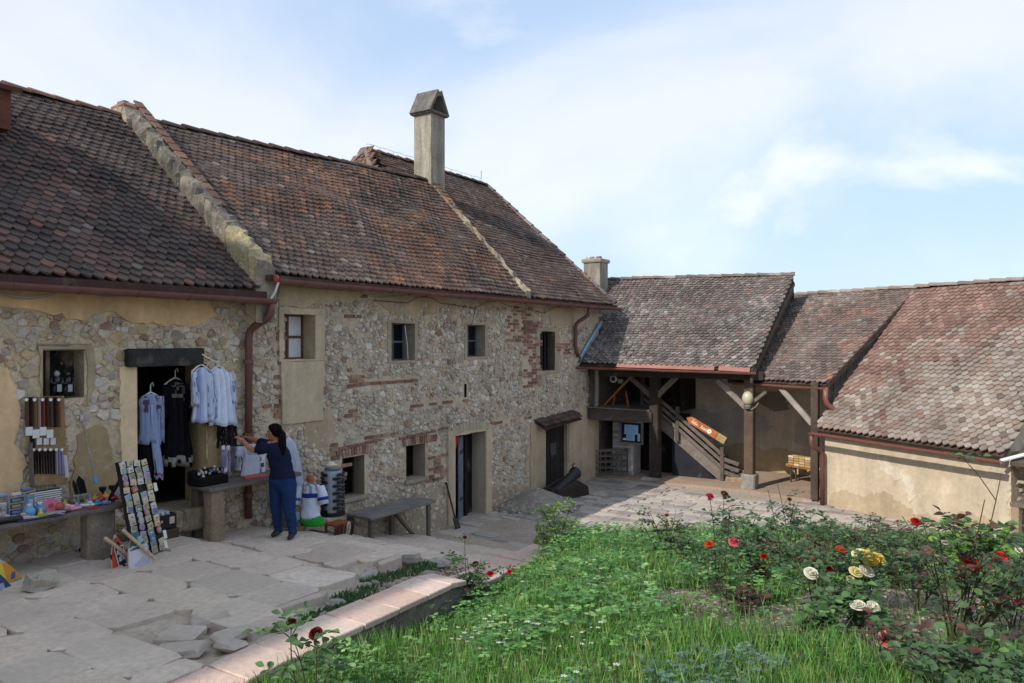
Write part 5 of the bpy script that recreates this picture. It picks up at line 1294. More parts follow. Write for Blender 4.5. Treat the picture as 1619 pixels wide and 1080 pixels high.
def paintA(w, h):
    f = quart(w, h, [hx('a83a24'), hx('b8442a'), hx('b8482c'), hx('9c3322')])
    f += [([(-.45 * w, -.05 * h), (.4 * w, -.05 * h), (.4 * w, .06 * h), (-.45 * w, .06 * h)], hx('25211f'), .0015), ([(-.05 * w, -.48 * h), (.08 * w, -.48 * h), (.08 * w, .3 * h), (-.05 * w, .3 * h)], hx('25211f'), .0025)]
    f += [([(-.22 * w, -.3 * h), (.2 * w, -.3 * h), (.24 * w, .2 * h), (-.22 * w, .2 * h)], hx('d4d0d0'), .0035), ([(-.18 * w, -.26 * h), (.16 * w, -.26 * h), (.2 * w, .17 * h), (-.18 * w, .17 * h)], hx('1e2238'), .0055)]
    for (x, y) in ((-.1, .05), (.08, .06), (-.08, -.12), (.08, -.1), (0, -.03)): f.append(([(x * w - .02, y * h - .025), (x * w + .025, y * h - .02), (x * w + .015, y * h + .03), (x * w - .015, y * h + .025)], hx('c9ccd8'), .0075))
    return f
def paintB(w, h):
    f = quart(w, h, [hx('3f565c'), hx('48626a'), hx('bdbac2'), hx('c4c0c6')])
    f.append(([(-.42 * w, -.02 * h), (.42 * w, .0), (.4 * w, .1 * h), (.1 * w, .06 * h), (-.2 * w, .1 * h), (-.4 * w, .06 * h)], hx('b9b5bd'), .0015))
    f.append(([(.0, .1 * h), (.28 * w, .16 * h), (.2 * w, .3 * h), (.05 * w, .28 * h)], hx('8fa5a8'), .0025))
    f.append(([(-.3 * w, -.35 * h), (.1 * w, -.2 * h), (.35 * w, -.38 * h), (.0, -.44 * h)], hx('a3a3b2'), .0025))
    return f
shield('red quartered toy shield with dark lion panel leaning on the table leg', 190, 876, 8.72, .32, .46, -.35, .3, paintA, ((-.6, .5), (.45, -.25)), 1)
shield('white and teal lettered toy shield leaning against the magnet board', 219, 868, 8.74, .33, .47, -.2, .28, paintB, ((-.55, .55), (.5, -.35)), 2)
def paintC(w, h):
    f = quart(w, h, [hx('c9b43a'), hx('c4832e'), hx('3f6f4c'), hx('2c5a36')])
    f += [([(-.3 * w, .02 * h), (.2 * w, .05 * h), (.25 * w, .18 * h), (-.25 * w, .16 * h)], hx('3b4f74'), .0015), ([(-.35 * w, -.12 * h), (.3 * w, -.1 * h), (.3 * w, .02 * h), (-.3 * w, .0)], hx('4f8f86'), .0015)]
    return f
def paintD(w, h):
    f = quart(w, h, [hx('b8454a'), hx('2f3f5f'), hx('222c44'), hx('a82a22')])
    f += [([(-.3 * w, -.02 * h), (.2 * w, -.02 * h), (.2 * w, .12 * h), (-.3 * w, .12 * h)], hx('8f98b0'), .0015)]
    return f
shield('green and yellow toy shield behind another at the paving edge', 12, 922, 8.0, .52, .52, -.35, .35, paintC, ((-.5, .2), (.55, -.45)), 3)
shield('red and navy toy shield leaning in front of the yellow one', -6, 935, 7.75, .5, .5, -.3, .35, paintD, ((-.4, .2), (.6, -.42)), 4)

# belt display on the wall
g = thing('belt_rack', PW(72, 768, .1), 'wall rack hung with leather belts, cords and white price tags', 'display rack')
mb = MB(hx('9a7d58')); mb.prism([PW(42, 628, .06), PW(100, 626, .06), PW(106, 764, .1), (PW(50, 768, .1))], E2 * .02); build(mb, 'rack_board', 'wood', g)
rg = random.Random(5)
BC = [hx('5a4030'), hx('2a2422'), hx('7a5238'), hx('8f8a80'), hx('8c3a2c'), hx('3a3030')]
for i in range(9):
    u = 42 + i * 6.4; mb = MB(vary(BC[i % 6], .15, rg)); mb.tube([PW(u + k * .15, 628 + k * 9.5, .11) for k in range(6)], .022, 6, flat=.3); o = build(mb, 'belt', 'cloth', g)
    if i % 2 == 0: m2 = MB(hx('dcd9d4')); m2.lathe(PW(u, 632, .15), ((.02, 0), (.02, .006)), 8, (E1, UP, -E2)); build(m2, 'price_tag', 'plain', o)
for i in range(4):
    u = 46 + i * 11; mb = MB(hx('d0ccc8')); mb.box(PW(u, 682 + (i % 2) * 4, .15), (.075, .012, .1), AX, .003); build(mb, 'bracelet_card', 'plain', g)
for i in range(3):
    mb = MB(hx('c4c0bc')); mb.box(PW(62 + i * 11, 698, .14), (.06, .012, .08), AX, .003); build(mb, 'bracelet_card', 'plain', g)
for i in range(11):
    u = 54 + i * 4.4; mb = MB(vary(rg.choice([hx('1c1a1a'), hx('2a2524'), hx('332d2b')]) if i < 8 else hx('8d86a0'), .2, rg)); mb.tube([PW(u + k * .2, 712 + k * 7.5, .12) for k in range(6)], .014, 5, flat=.5); o = build(mb, 'cord_necklace', 'cloth', g)
    if i % 2 == 0: m2 = MB(hx('d8d4d0')); m2.lathe(PW(u, 711, .15), ((.018, 0), (.018, .006)), 8, (E1, UP, -E2)); build(m2, 'price_tag', 'plain', o)
for (u, a, b, c) in ((48, 700, 790, hx('6b6058')), (102, 720, 755, hx('c8c4cc')), (50, 690, 730, hx('242022'))):
    mb = MB(c); mb.tube([PW(u + k * .8, lerp(a, b, k / 5), .13) for k in range(6)], .028, 6, flat=.3); build(mb, 'belt', 'cloth', g)
# knights in the niche
for i, (u, lbl) in enumerate(((90, 'silver headed knight figurine standing in the wall niche'), (107, 'black plumed knight figurine standing in the wall niche'))):
    p = PW(u, 627, -.02); h = .30; K = hx('1d1b1d'); S = hx('8d8d90')
    g = thing('knight_figurine', p, lbl, 'figurine', 'knight figurines in the niche')
    mb = MB(K)
    for sg in (-1, 1): mb.tube([p + E1 * (sg * .028), p + E1 * (sg * .03) + UP * h * .25, p + E1 * (sg * .022) + UP * h * .5], [.016, .018, .024], 7)
    mb.tube([p + UP * h * .45, p + UP * h * .6, p + UP * h * .8], [.038, .035, .045], 8); mb.tube([p + E1 * .05 + UP * h * .78, p + E1 * .075 + UP * h * .6, p + E1 * .03 + UP * h * .52 + E2 * .04], .014, 6); mb.tube([p - E1 * .05 + UP * h * .78, p - E1 * .075 + UP * h * .6, p - E1 * .03 + UP * h * .52 + E2 * .04], .014, 6)
    build(mb, 'armour', 'gloss', g, True)
    mb = MB(S if i == 0 else K); mb.ball(p + UP * h * .92, .034, (1, 1, 1.15), 9, 6); mb.tube([p + UP * h * 1.0, p + UP * h * 1.12 - E2 * .02], [.01, .004], 5, col=K); build(mb, 'helmet', 'gloss', g, True)
    mb = MB(S); mb.box(p + E2 * .06 + UP * h * .35, (.055, .01, .09), AX, .01); build(mb, 'shield', 'gloss', g)
    mb = MB(K); mb.box(p - UP * -.006, (.12, .09, .012), AX); build(mb, 'base', 'plain', g)
# trinkets along the table
ZT = -1.94
def tp_(u, t): return W(SW(u, t), t, ZT)
def item(name, lbl, cat, mb, m='gloss', smooth=False, group='trinkets on the souvenir table'): return build(mb, name, m, None, smooth, label=lbl, cat=cat, group=group)
p = tp_(70, .35); g = thing('bracelet_stack', p, 'stack of black and white striped bracelet cards below the belts', 'bracelets', 'trinkets on the souvenir table')
for i in range(9): mb = MB(hx('cfccca')); mb.box(p + UP * (.02 + i * .024) + E1 * R.uniform(-.01, .01), (.36, .05, .017), AX, .004); build(mb, 'white_band', 'plain', g); mb = MB(hx('1e1c1e')); mb.box(p + UP * (.032 + i * .024), (.34, .046, .007), AX); build(mb, 'black_band', 'plain', g)
for i, (u, t, h, lbl) in enumerate(((24, .42, .24, 'slatted grey wooden souvenir stand at the table end'), (40, .32, .26, 'tall wooden souvenir stand with open compartments'), (2, .3, .22, 'pale wicker souvenir box at the picture edge'))):
    p = tp_(u, t); g = thing('souvenir_stand', p, lbl, 'stand', 'trinkets on the souvenir table'); c = (hx('8d8690'), hx('a08c6a'), hx('b09c78'))[i]
    for sg in (-1, 1): mb = MB(c); mb.box(p + E1 * (sg * .08) + UP * h / 2, (.02, .1, h), AX, .004); build(mb, 'side', 'wood', g)
    for k in range(4): mb = MB(vary(c, .15)); mb.box(p + UP * (.02 + k * h / 3.6), (.16, .1, .016), AX); build(mb, 'shelf', 'wood', g); mb = MB(vary(PICS[(i * 4 + k) % 11], .2)); mb.box(p + UP * (.05 + k * h / 3.6) + E2 * .02, (.1, .04, .035), AX, .008); build(mb, 'trinket', 'gloss', g)
mb = MB(hx('c4697f')); q = tp_(80, .62) + UP * .09; mb.lathe(q, ((.085, -.01), (.09, 0), (.085, .01)), 16, (E1, UP, -E2)); mb.lathe(q + E2 * .005, ((.03, -.01), (.03, .015)), 10, (E1, UP, -E2), hx('a83a4a')); item('hand_fan', 'round pink hand fan standing on the souvenir table', 'fan', mb)
mb = MB(hx('a84438')); q = tp_(93, .62) + UP * .06; mb.ball(q, .06, (1, .8, 1), 10, 6); item('red_ball', 'red toy ball beside the pink fan', 'toy', mb, smooth=True)
for i, (u, c, lbl) in enumerate(((46, hx('5f93b8'), 'clear blue bag of trinkets nearest the wooden stands'), (63, hx('4a7da0'), 'darker blue bag of trinkets beside the pink fan'))):
    q = tp_(u, .6) + UP * .06; mb = MB(c); mb.ball(q, .07, (1.1, .7, .95), 8, 5); mb.tube([q + UP * .05, q + UP * .09], [.02, .03], 6, hx('b8c4cc')); item('trinket_bag', lbl, 'bag', mb, smooth=True)
mb = MB(hx('3d2c58')); q = tp_(60, .74); mb.box(q + UP * .008, (.42, .12, .012), ((E1 + E2 * .15).normalized(), (E2 - E1 * .15).normalized(), UP), .002); item('purple_booklet', 'long purple booklet lying flat on the table edge', 'booklet', mb, 'plain')
for i, (u, t, a, c, lbl) in enumerate(((48, .70, .3, hx('b8b4b0'), 'white leaflet lying under the purple booklet'), (72, .72, -.2, hx('8f9a3a'), 'green and pink leaflet lying on the table edge'), (86, .7, .1, hx('a49aa0'), 'pale mauve leaflet near the table middle'), (30, .66, .2, hx('c0bcb8'), 'white price sheet by the wooden stands'), (175, .5, .4, hx('a8937c'), 'tan card lying by the toy tops'))):
    q = tp_(u, t); X = (E1 * cos(a) + E2 * sin(a)); Y = UP.cross(X); mb = MB(c); mb.box(q + UP * (.02 + .004 * i), (.2, .11, .008), (X, Y, UP), .002); item('leaflet', lbl, 'leaflet', mb, 'plain')
mb = MB(hx('1c1a1b')); q = tp_(10, .68); mb.box(q + UP * .03, (.3, .09, .05), ((E1 + E2 * .2).normalized(), (E2 - E1 * .2).normalized(), UP), .015); item('black_case', 'glossy black case lying at the near table end', 'case', mb)
for i, (u, lean, lbl, hh) in enumerate(((117, -.18, 'thin black toy sword standing on the table', .30), (127, -.2, 'broad black toy sword with silver hilt on the table', .34))):
    q = tp_(u + 8, .3); Yd = (UP * cos(.2) - E1 * sin(.25)).normalized(); g = thing('toy_sword', q, lbl, 'toy sword', 'trinkets on the souvenir table'); w_ = .02 + .022 * i
    mb = MB(hx('171618')); mb.prism([q + Yd * .1 - E1 * w_, q + Yd * .1 + E1 * w_, q + Yd * (hh * .8) + E1 * w_ * 1.1, q + Yd * hh, q + Yd * (hh * .8) - E1 * w_ * 1.1], E2 * .014); build(mb, 'blade', 'gloss', g)
    mb = MB(hx('9a9a9c')); mb.tube([q + Yd * .0, q + Yd * .1], .012, 7); mb.box(q + Yd * .1, (.1, .03, .02), AX); build(mb, 'hilt', 'gloss', g)
q0, q1 = PW(152, 764, .3), PW(129, 660, .03); g = thing('walking_stick', q0, 'thin grey walking stick with blue foot leaning on the wall', 'stick')
mb = MB(hx('8f8880')); mb.tube([q0, q1], .012, 7); build(mb, 'shaft', 'wood', g); mb = MB(hx('c4bcc4')); mb.tube([q1 - UP * .05, q1 + UP * .03], [.018, .024], 7); build(mb, 'handle', 'plain', g)
mb = MB(hx('3f86c0')); mb.tube([q0, q0 + (q1 - q0) * .1], .02, 7); build(mb, 'blue_foot', 'gloss', g)
for i, (u, t, c, lbl) in enumerate(((150, .42, hx('b8862a'), 'yellow and red toy top at the table right end'), (160, .5, hx('a83228'), 'red toy top among the tops on the table'), (167, .42, hx('c49a34'), 'bright yellow toy top nearest the magnet board'), (180, .55, hx('7c2438'), 'dark crimson jar beside the toy tops'), (158, .34, hx('8a5a2c'), 'brown toy top behind the others'))):
    q = tp_(u, t); mb = MB(c); mb.lathe(q + UP * .002, ((.015, 0), (.045, .03), (.05, .05), (.03, .07), (.008, .075), (.008, .1)), 12); item('spinning_toy', lbl, 'toy', mb, smooth=True)
for i, (u, t, c, lbl) in enumerate(((150, .62, hx('4a90bc'), 'long light blue toy lying by the tops'), (138, .6, hx('c9c6c8'), 'white wire puzzle lying beside the black swords'), (108, .55, hx('d8b0b8'), 'pale pink plush toy by the red ball'), (118, .66, hx('d0909a'), 'pink sachet at the table edge'), (100, .68, hx('6a3a3a'), 'brown purse lying on the table edge'), (197, .42, hx('3f7a3f'), 'green toy car beside the magnet board'), (190, .5, hx('a84a34'), 'orange red toy car beside the magnet board'), (170, .2, hx('1b191a'), 'black carved goblet pair against the wall'), (36, .6, hx('b09a86'), 'beige doll lying by the wooden stands'), (15, .56, hx('9a9aa4'), 'grey doll in white shirt at the table end'))):
    q = tp_(u, t); X = (E1 * cos(i) + E2 * sin(i) * .5).normalized(); Y = UP.cross(X).normalized(); mb = MB(c)
    if i == 7:
        for sg in (-1, 1): mb.lathe(q + E1 * (sg * .06), ((.03, 0), (.012, .03), (.012, .06), (.04, .09), (.045, .13)), 10)
    else:
        mb.box(q + UP * .022, (.16, .06, .035), (X, Y, UP), .014); mb.ball(q + UP * .05 + X * .03, .03, (1.2, .9, .7), 7, 4, col=vary(c, .25))
    item('toy', lbl, 'toy', mb, 'gloss')
rg = random.Random(99)
for i in range(46):
    u = rg.uniform(-20, 200); t = rg.uniform(.15, .76); q = tp_(u, t); cn, c = rg.choice((('blue', hx('7f9ac4')), ('olive', hx('a89a6a')), ('grey', hx('98a2ac')), ('violet', hx('8d80a0')), ('white', hx('d0ccc8')), ('black', hx('2a2628')), ('red', hx('a83a34')), ('yellow', hx('c9a23a')), ('green', hx('3f6f4c')), ('brown', hx('9a7d6c')))); c = vary(c, .12, rg); mb = MB(c); a_ = rg.uniform(0, 3); X = E1 * cos(a_) + E2 * sin(a_); Y = UP.cross(X)
    k = i % 3
    if k == 0: mb.box(q + UP * .015, (rg.uniform(.06, .16), rg.uniform(.03, .07), .03), (X, Y, UP), .008)
    elif k == 1: mb.lathe(q, ((.012, 0), (.03, .01), (.034, .03), (.02, .05), (.012, rg.uniform(.06, .12))), 9)
    else: mb.tube([q + X * (.05 * cos(b)) + Y * (.035 * sin(b)) + UP * (.012 + .01 * sin(3 * b)) for b in [2 * pi * m / 12 for m in range(13)]], .009, 5)
    item('trinket', 'small %s %s in the clutter on the %s of the souvenir table' % (cn, ('box', 'bottle', 'bracelet')[k], 'wall side' if t < .36 else 'middle' if t < .56 else 'front edge'), 'trinket', mb, group='small clutter on the souvenir table')
for i in range(26):
    u = rg.uniform(-15, 75); t = rg.uniform(.12, .5); q = tp_(u, t); h_ = rg.uniform(.1, .24); cn, c = rg.choice((('tan', hx('b5a586')), ('mauve', hx('8d8890')), ('slate blue', hx('6f7f98')), ('whitish', hx('b8b4b0')), ('dark brown', hx('5a4a44')))); c = vary(c, .12, rg); mb = MB(c)
    if i % 2: mb.box(q + UP * h_ / 2, (rg.uniform(.05, .1), .04, h_), AX, .006); mb.box(q + UP * h_ * .55 + E2 * .021, (.045, .004, h_ * .5), AX, 0, vary(rg.choice(PICS), .2, rg))
    else: mb.lathe(q, ((.03, 0), (.034, h_ * .3), (.02, h_ * .6), (.026, h_ * .75), (.024, h_ * .9), (.005, h_)), 10)
    item('standing_trinket', '%s %s %s standing at the near table end' % ('tall' if h_ > .17 else 'short', cn, 'picture block' if i % 2 else 'figurine'), 'souvenir', mb, group='upright souvenirs at the near table end')
# black crate of cards on the door step, jewellery tray on the second table
p = PW(278, 815, .3); p.z = base_z(6.4) + .26; g = thing('black_crate', p, 'black open crate with white label standing in the doorway', 'crate')
for (o, sz) in ((Vector(), (.42, .3, .012)), (E2 * .15 + UP * .09, (.42, .012, .18)), (-E2 * .15 + UP * .09, (.42, .012, .18)), (E1 * .205 + UP * .09, (.012, .3, .18)), (-E1 * .205 + UP * .09, (.012, .3, .18))): mb = MB(hx('1d1b1b')); mb.box(p - E1 * .3 + o, sz, AX, .002); build(mb, 'crate_panel', 'plain', g)
mb = MB(hx('b8ac98')); mb.box(p - E1 * .16 + E2 * .16 + UP * .1, (.07, .006, .09), AX); build(mb, 'label', 'plain', g)
for i in range(2): mb = MB(hx('a8a296')); mb.lathe(p - E1 * (.3 + .07 * i) + E2 * .157 + UP * .1, ((.018, 0), (.018, .006)), 8, (E1, UP, -E2)); build(mb, 'sticker', 'plain', g)
for i in range(5): mb = MB(vary(hx('b9bcc4'), .2)); mb.box(p - E1 * (.45 - .07 * i) + UP * .16, (.05, .2, .1), ((E1 + UP * .2).normalized(), E2, (UP - E1 * .2).normalized()), .01); build(mb, 'packet', 'plain', g)
mb = MB(hx('4a3d30')); mb.box(p - E1 * .3 - UP * .14, (.5, .32, .24), AX, .01); build(mb, 'box_stand', 'wood', g)
p = W(6.66, .3, -1.985); g = thing('jewellery_tray', p, 'black tray crowded with white earrings on the small table', 'tray')
mb = MB(hx('191718')); mb.box(p + UP * .06, (.46, .3, .12), AX, .015); mb.box(p + UP * .15 - E2 * .08, (.46, .14, .1), AX, .015); build(mb, 'tray', 'cloth', g)
rg = random.Random(8)
for i in range(34): mb = MB(vary(rg.choice([hx('cfc8c0'), hx('bdb4a8'), hx('3f4a66'), hx('b08a70')]), .1, rg)); mb.ball(p + E1 * rg.uniform(-.2, .2) + E2 * rg.uniform(-.1, .14) + UP * rg.uniform(.13, .22), rg.uniform(.014, .024), (1, .5, 1), 6, 3); build(mb, 'earring', 'gloss', g)
mb = MB(hx('b85a54')); mb.box(W(7.35, .42, -1.97), (.34, .16, .03), ((E1 + E2 * .2).normalized(), (E2 - E1 * .2).normalized(), UP), .005); build(mb, 'red_box', 'plain', None, label='flat red box lying on the small table before the woman', cat='box')

# mannequin bust, sunglasses tower, bead stool
zb_ = -2.83
p = P(491, 826, 11.75); p.z = -3.02
g = thing('mannequin_bust', p, 'mannequin bust in white blouse with blue belt and green skirt', 'mannequin')
mb = MB(hx('5a4f42')); mb.box(p + UP * -.05, (.34, .3, .3), AX, .02); build(mb, 'stand_box', 'wood', g)
def brow(v, a, b, d=11.75): return P(a, v, d), P(b, v, d)
def body(rows, dep, colf, name, m='cloth', d=11.75, n=20):
    rings = []; cols = []
    for i, (v, a, b, dd) in enumerate(rows):
        L, Rr = P(a, v, d), P(b, v, d); c = (L + Rr) / 2; h = (Rr - L) / 2; rings.append([c + h * cos(q) + Vector((0, -1, 0)) * (dd * sin(q) * (1 + .06 * sin(6 * q + i))) for q in [2 * pi * j / n for j in range(n)]])
    for i in range(len(rows) - 1):
        for j in range(n): cols.append(colf((i + .5) / (len(rows) - 1), (j + .5) / n))
    mb = MB(); mb.loft(rings, True, True, cols + [colf(0, 0), colf(1, 0)]); return build(mb, name, m, g, True)
body([(752, 485, 496, .05), (757, 484, 497, .055), (762, 485, 496, .05), (768, 484, 497, .05), (776, 482, 499, .05)], 0, lambda k, q: hx('9a5a3a'), 'wooden_neck', 'skin')
def cbl(k, q):
    if .42 < k < .52: return hx('2c3a86')
    if k < .5 and .1 < q < .4 and int(q * 40) % 3 == 0: return hx('8d96b4')
    return hx('ccd2e0')
body(subdiv([(762, 480, 487, .06), (768, 477, 506, .1), (778, 476, 508, .12), (793, 478, 504, .11), (803, 477, 504, .12), (818, 474, 507, .14)], 4), 0, cbl, 'blouse')
body(subdiv([(815, 474, 507, .13), (822, 472, 512, .15), (830, 476, 514, .13)], 2), 0, lambda k, q: vary(hx('2f8f34'), .15), 'green_skirt')
for (a, b) in ((474, 467), (507, 512)):
    mb = MB(hx('ccd2e0')); mb.tube([P(a + (2 if a < 490 else -2), 770, 11.75), P((a + b) / 2, 782, 11.72), P(b, 797, 11.7)], [.075, .08, .075], 9); build(mb, 'sleeve', 'cloth', g, True)
    mb = MB(hx('2c3a86')); mb.tube([P((a + b) / 2 + (b - a) * .2, 786, 11.715), P((a + b) / 2 + (b - a) * .35, 791, 11.705)], .083, 9); build(mb, 'sleeve_band', 'cloth', g, True)
mb = MB(hx('8d7f78')); mb.tube([P(491 + 10 * sin(q), 764 + 8 * (1 - cos(q)) * .9, 11.66 - .05 * (1 - cos(q))) for q in [-2.2 + 4.4 * k / 12 for k in range(13)]], .014, 6); build(mb, 'bead_necklace', 'gloss', g)
p = P(526, 812, 12.3); g = thing('sunglasses_tower', p, 'revolving silver tower of dark sunglasses beside the mannequin', 'display stand')
mb = MB(hx('9fa3a8')); mb.lathe(p, ((.15, .02), (.15, .68), (.12, .7)), 20); build(mb, 'drum', 'gloss', g, False)
mb = MB(hx('1b1a1b')); mb.lathe(p, ((.2, -.02), (.2, .03), (.16, .04)), 20); build(mb, 'base_tray', 'plain', g)
mb = MB(); mb.lathe((0, 0, 0), ((.0301, -.004), (.0301, .004)), 6, (Vector((1, 0, 0)), UP, Vector((0, 1, 0))), hx('17161a')); mb.box((.034, 0, 0), (.02, .012, .006), col=hx('3a3638'))
for sg in (-1, 1): mb.lathe((sg * .034, -.004, 0), ((.005, -.003), (.028, 0), (.005, .003)), 8, (Vector((1, 0, 0)), UP, Vector((0, 1, 0))), hx('15151a'))
gl = [mesh_from('sunglasses', mb.v, mb.f, [vary(c, .2) for c in mb.c], M['gloss'])]
mb2 = MB(); mb2.box((0, 0, 0), (.13, .02, .035), None, .01, hx('16151a')); mb2.box((0, -.012, 0), (.1, .01, .02), None, .004, hx('2c3c4c')); gl.append(mesh_from('sunglasses', mb2.v, mb2.f, mb2.c, M['gloss']))
for i in range(11):
    for j in range(9):
        a = 2 * pi * (j + .5 * (i % 2)) / 9
        if 4.25 < a % (2 * pi) < 4.95: continue
        N_ = Vector((cos(a), sin(a), 0)); place('sunglasses', gl[(i + j) % 2], g, mxf(p + N_ * .175 + UP * (.06 + .058 * i), UP.cross(N_) * -1, -N_ * -1 if False else -N_, UP))
for i in range(4):
    mb = MB((hx('4f7da8'), hx('a8805a'), hx('c0b7a6'), hx('d0c8b8'))[i]); mb.lathe(p + UP * (.71 + .02 * i) + Vector((.03 * (i % 2) - .02 * i, 0, 0)), ((.14 - .02 * i, 0), (.13, .012), (.06, .03), (.055, .06)), 14); build(mb, 'straw_hat', 'cloth', g, True)
p = P(534, 846, 12.0); p.z = -3.12; g = thing('bead_stool', p, 'orange wooden stool draped with dark red beads', 'stool')
mb = MB(hx('8a5024')); mb.box(p + UP * .28, (.34, .28, .03), AX, .006); build(mb, 'seat', 'wood', g)
for (i, j) in ((-1, -1), (1, -1), (1, 1), (-1, 1)): mb = MB(hx('8f5a2c')); mb.beam(p + E1 * (.14 * i) + E2 * (.11 * j) - UP * .05, p + E1 * (.14 * i) + E2 * (.11 * j) + UP * .27, .035, .035, E1, .004); build(mb, 'leg', 'wood', g)
for k in range(5): mb = MB((hx('4f1a1c'), hx('2a2026'), hx('6a2a22'), hx('b0a89c'), hx('1f1c22'))[k]); mb.tube([p + E1 * (-.17 + .08 * k + .03 * sin(a)) + E2 * (.15 + .02 * cos(a)) + UP * (.3 - .11 * (1 - cos(a))) for a in [pi * 2 * m / 12 for m in range(13)]], .018, 6); build(mb, 'bead_string', 'gloss', g)
p = P(470, 846, 11.7); p.z = -2.99; g = thing('souvenir_basket', p, 'small basket of coloured souvenirs beside the woman legs', 'basket')
mb = MB(hx('7d6a4c')); mb.lathe(p, ((.1, -.05), (.14, .2), (.13, .2), (.09, 0)), 14); build(mb, 'basket', 'wood', g)
for k in range(7): mb = MB(vary(PICS[k], .2)); mb.box(p + Vector((R.uniform(-.08, .08), R.uniform(-.08, .08), .24 + .05 * (k % 3))), (.09, .05, .12), None, .01, jit=.01); build(mb, 'souvenir', 'gloss', g)
# long handled spade against the entrance
q0, q1 = PW(727, 850, .42), PW(705, 762, .06); g = thing('spade', q0, 'dark long handled spade leaning beside the stone house entrance', 'spade')
mb = MB(hx('3a312b')); mb.tube([lerp(q0, q1, .3), q1], .02, 7); build(mb, 'handle', 'wood', g)
d_ = (q1 - q0).normalized(); s_ = E1.copy(); mb = MB(hx('2d2724')); mb.prism([q0 - s_ * .03, q0 + s_ * .03, q0 + d_ * .12 + s_ * .085, q0 + d_ * .38 + s_ * .07, q0 + d_ * .42 - s_ * .07, q0 + d_ * .12 - s_ * .085], E2 * .02); build(mb, 'blade', 'iron', g)
# ================================================================== THE WOMAN
D0 = 10.9
per = thing('person', P(449, 848, D0), 'woman in navy t-shirt and blue jeans reaching toward the hanging goods', 'person')
def J(u, v, dd=0.0): return P(u, v, D0 + dd)
joints = [('pelvis', J(449, 762), .172), ('waist', J(446, 744), .162), ('chest', J(442, 722), .172), ('upper', J(441, 706, .01), .130), ('neck', J(438, 697, .01), .055), ('skull', J(434, 688, .01), .062),
          ('lsh', J(424, 704, .13), .070), ('lel', J(410, 699, .32), .043), ('lwr', J(397, 693, .46), .028), ('lha', J(391, 691.5, .52), .03),
          ('rsh', J(425, 706, -.13), .074), ('rel', J(399, 713, -.16), .046), ('rwr', J(387.5, 700, -.08), .03), ('rha', J(383, 696.5, -.05), .032),
          ('lhip', J(437, 768, .06), .125), ('lkn', J(437, 802, .07), .088), ('lan', J(440, 838, .12), .066), ('lto', J(436, 846, .05), .042),
          ('rhip', J(457, 768, -.04), .125), ('rkn', J(457, 802, -.04), .09), ('ran', J(463, 838, -.03), .066), ('rto', J(460, 847, -.12), .042)]
nm = {j[0]: i for i, j in enumerate(joints)}
ed = [('pelvis', 'waist'), ('waist', 'chest'), ('chest', 'upper'), ('upper', 'neck'), ('neck', 'skull'), ('upper', 'lsh'), ('lsh', 'lel'), ('lel', 'lwr'), ('lwr', 'lha'), ('upper', 'rsh'), ('rsh', 'rel'), ('rel', 'rwr'), ('rwr', 'rha'), ('pelvis', 'lhip'), ('lhip', 'lkn'), ('lkn', 'lan'), ('lan', 'lto'), ('pelvis', 'rhip'), ('rhip', 'rkn'), ('rkn', 'ran'), ('ran', 'rto')]
me = bpy.data.meshes.new('body'); g0_ = ORG[per.name]
me.from_pydata([tuple(j[1] - g0_) for j in joints], [(nm[a], nm[b]) for a, b in ed], [])
tmp = bpy.data.objects.new('tmp_body', me); COL.objects.link(tmp)
tmp.modifiers.new('skin', 'SKIN'); sd = tmp.modifiers.new('sub', 'SUBSURF'); sd.levels = sd.render_levels = 3
if not me.skin_vertices: pass
for i, j in enumerate(joints):
    sv = me.skin_vertices[0].data[i]; sv.radius = (j[2], j[2]); sv.use_root = (i == 0)
dg = bpy.context.evaluated_depsgraph_get(); dg.update()
bm_ = bpy.data.meshes.new_from_object(tmp.evaluated_get(dg)); bm_.name = 'body'
bpy.data.objects.remove(tmp)
co = np.empty(len(bm_.vertices) * 3); bm_.vertices.foreach_get('co', co); co = co.reshape(-1, 3)
for i_ in range(len(co)):                 # cloth folds
    q = Vector(co[i_]); nv = Vector(bm_.vertices[i_].normal); fz = .011 * noise.noise(Vector((q.x * 6, q.y * 6, q.z * 17))) + .006 * noise.noise(q * 28)
    if 0.05 < q.z < 1.36: co[i_] = q + nv * fz
bm_.vertices.foreach_set('co', co.ravel())
cols = []
zj = {k: (joints[nm[k]][1] - g0_) for k in nm}
for p_ in bm_.polygons:
    c = Vector(p_.center); z = c.z
    col = hx('1b2238')
    if z < zj['pelvis'].z + .06: col = vary(hx('22365c'), .06)
    if z < .07: col = hx('2a2a30')
    skin = hx('a8745a')
    if (c - zj['lwr']).length < .30 and (c - zj['lwr']).length < (c - zj['lsh']).length * 1.25: col = skin
    if (c - zj['rwr']).length < .24 and (c - zj['rwr']).length < (c - zj['rsh']).length * 1.1: col = skin
    if z > zj['neck'].z - .01 and abs(c.x - zj['neck'].x) < .12: col = skin
    cols.append(col)
for a_ in [a for a in bm_.attributes if a.name == 'tint']: bm_.attributes.remove(a_)
at = bm_.attributes.new('tint', 'FLOAT_COLOR', 'FACE'); arr = np.ones((len(cols), 4), np.float32); arr[:, :3] = np.array(cols); at.data.foreach_set('color', arr.ravel())
bm_.polygons.foreach_set('use_smooth', np.ones(len(bm_.polygons), bool)); bm_.materials.clear(); bm_.materials.append(M['cloth'])
link('body', bm_, per)
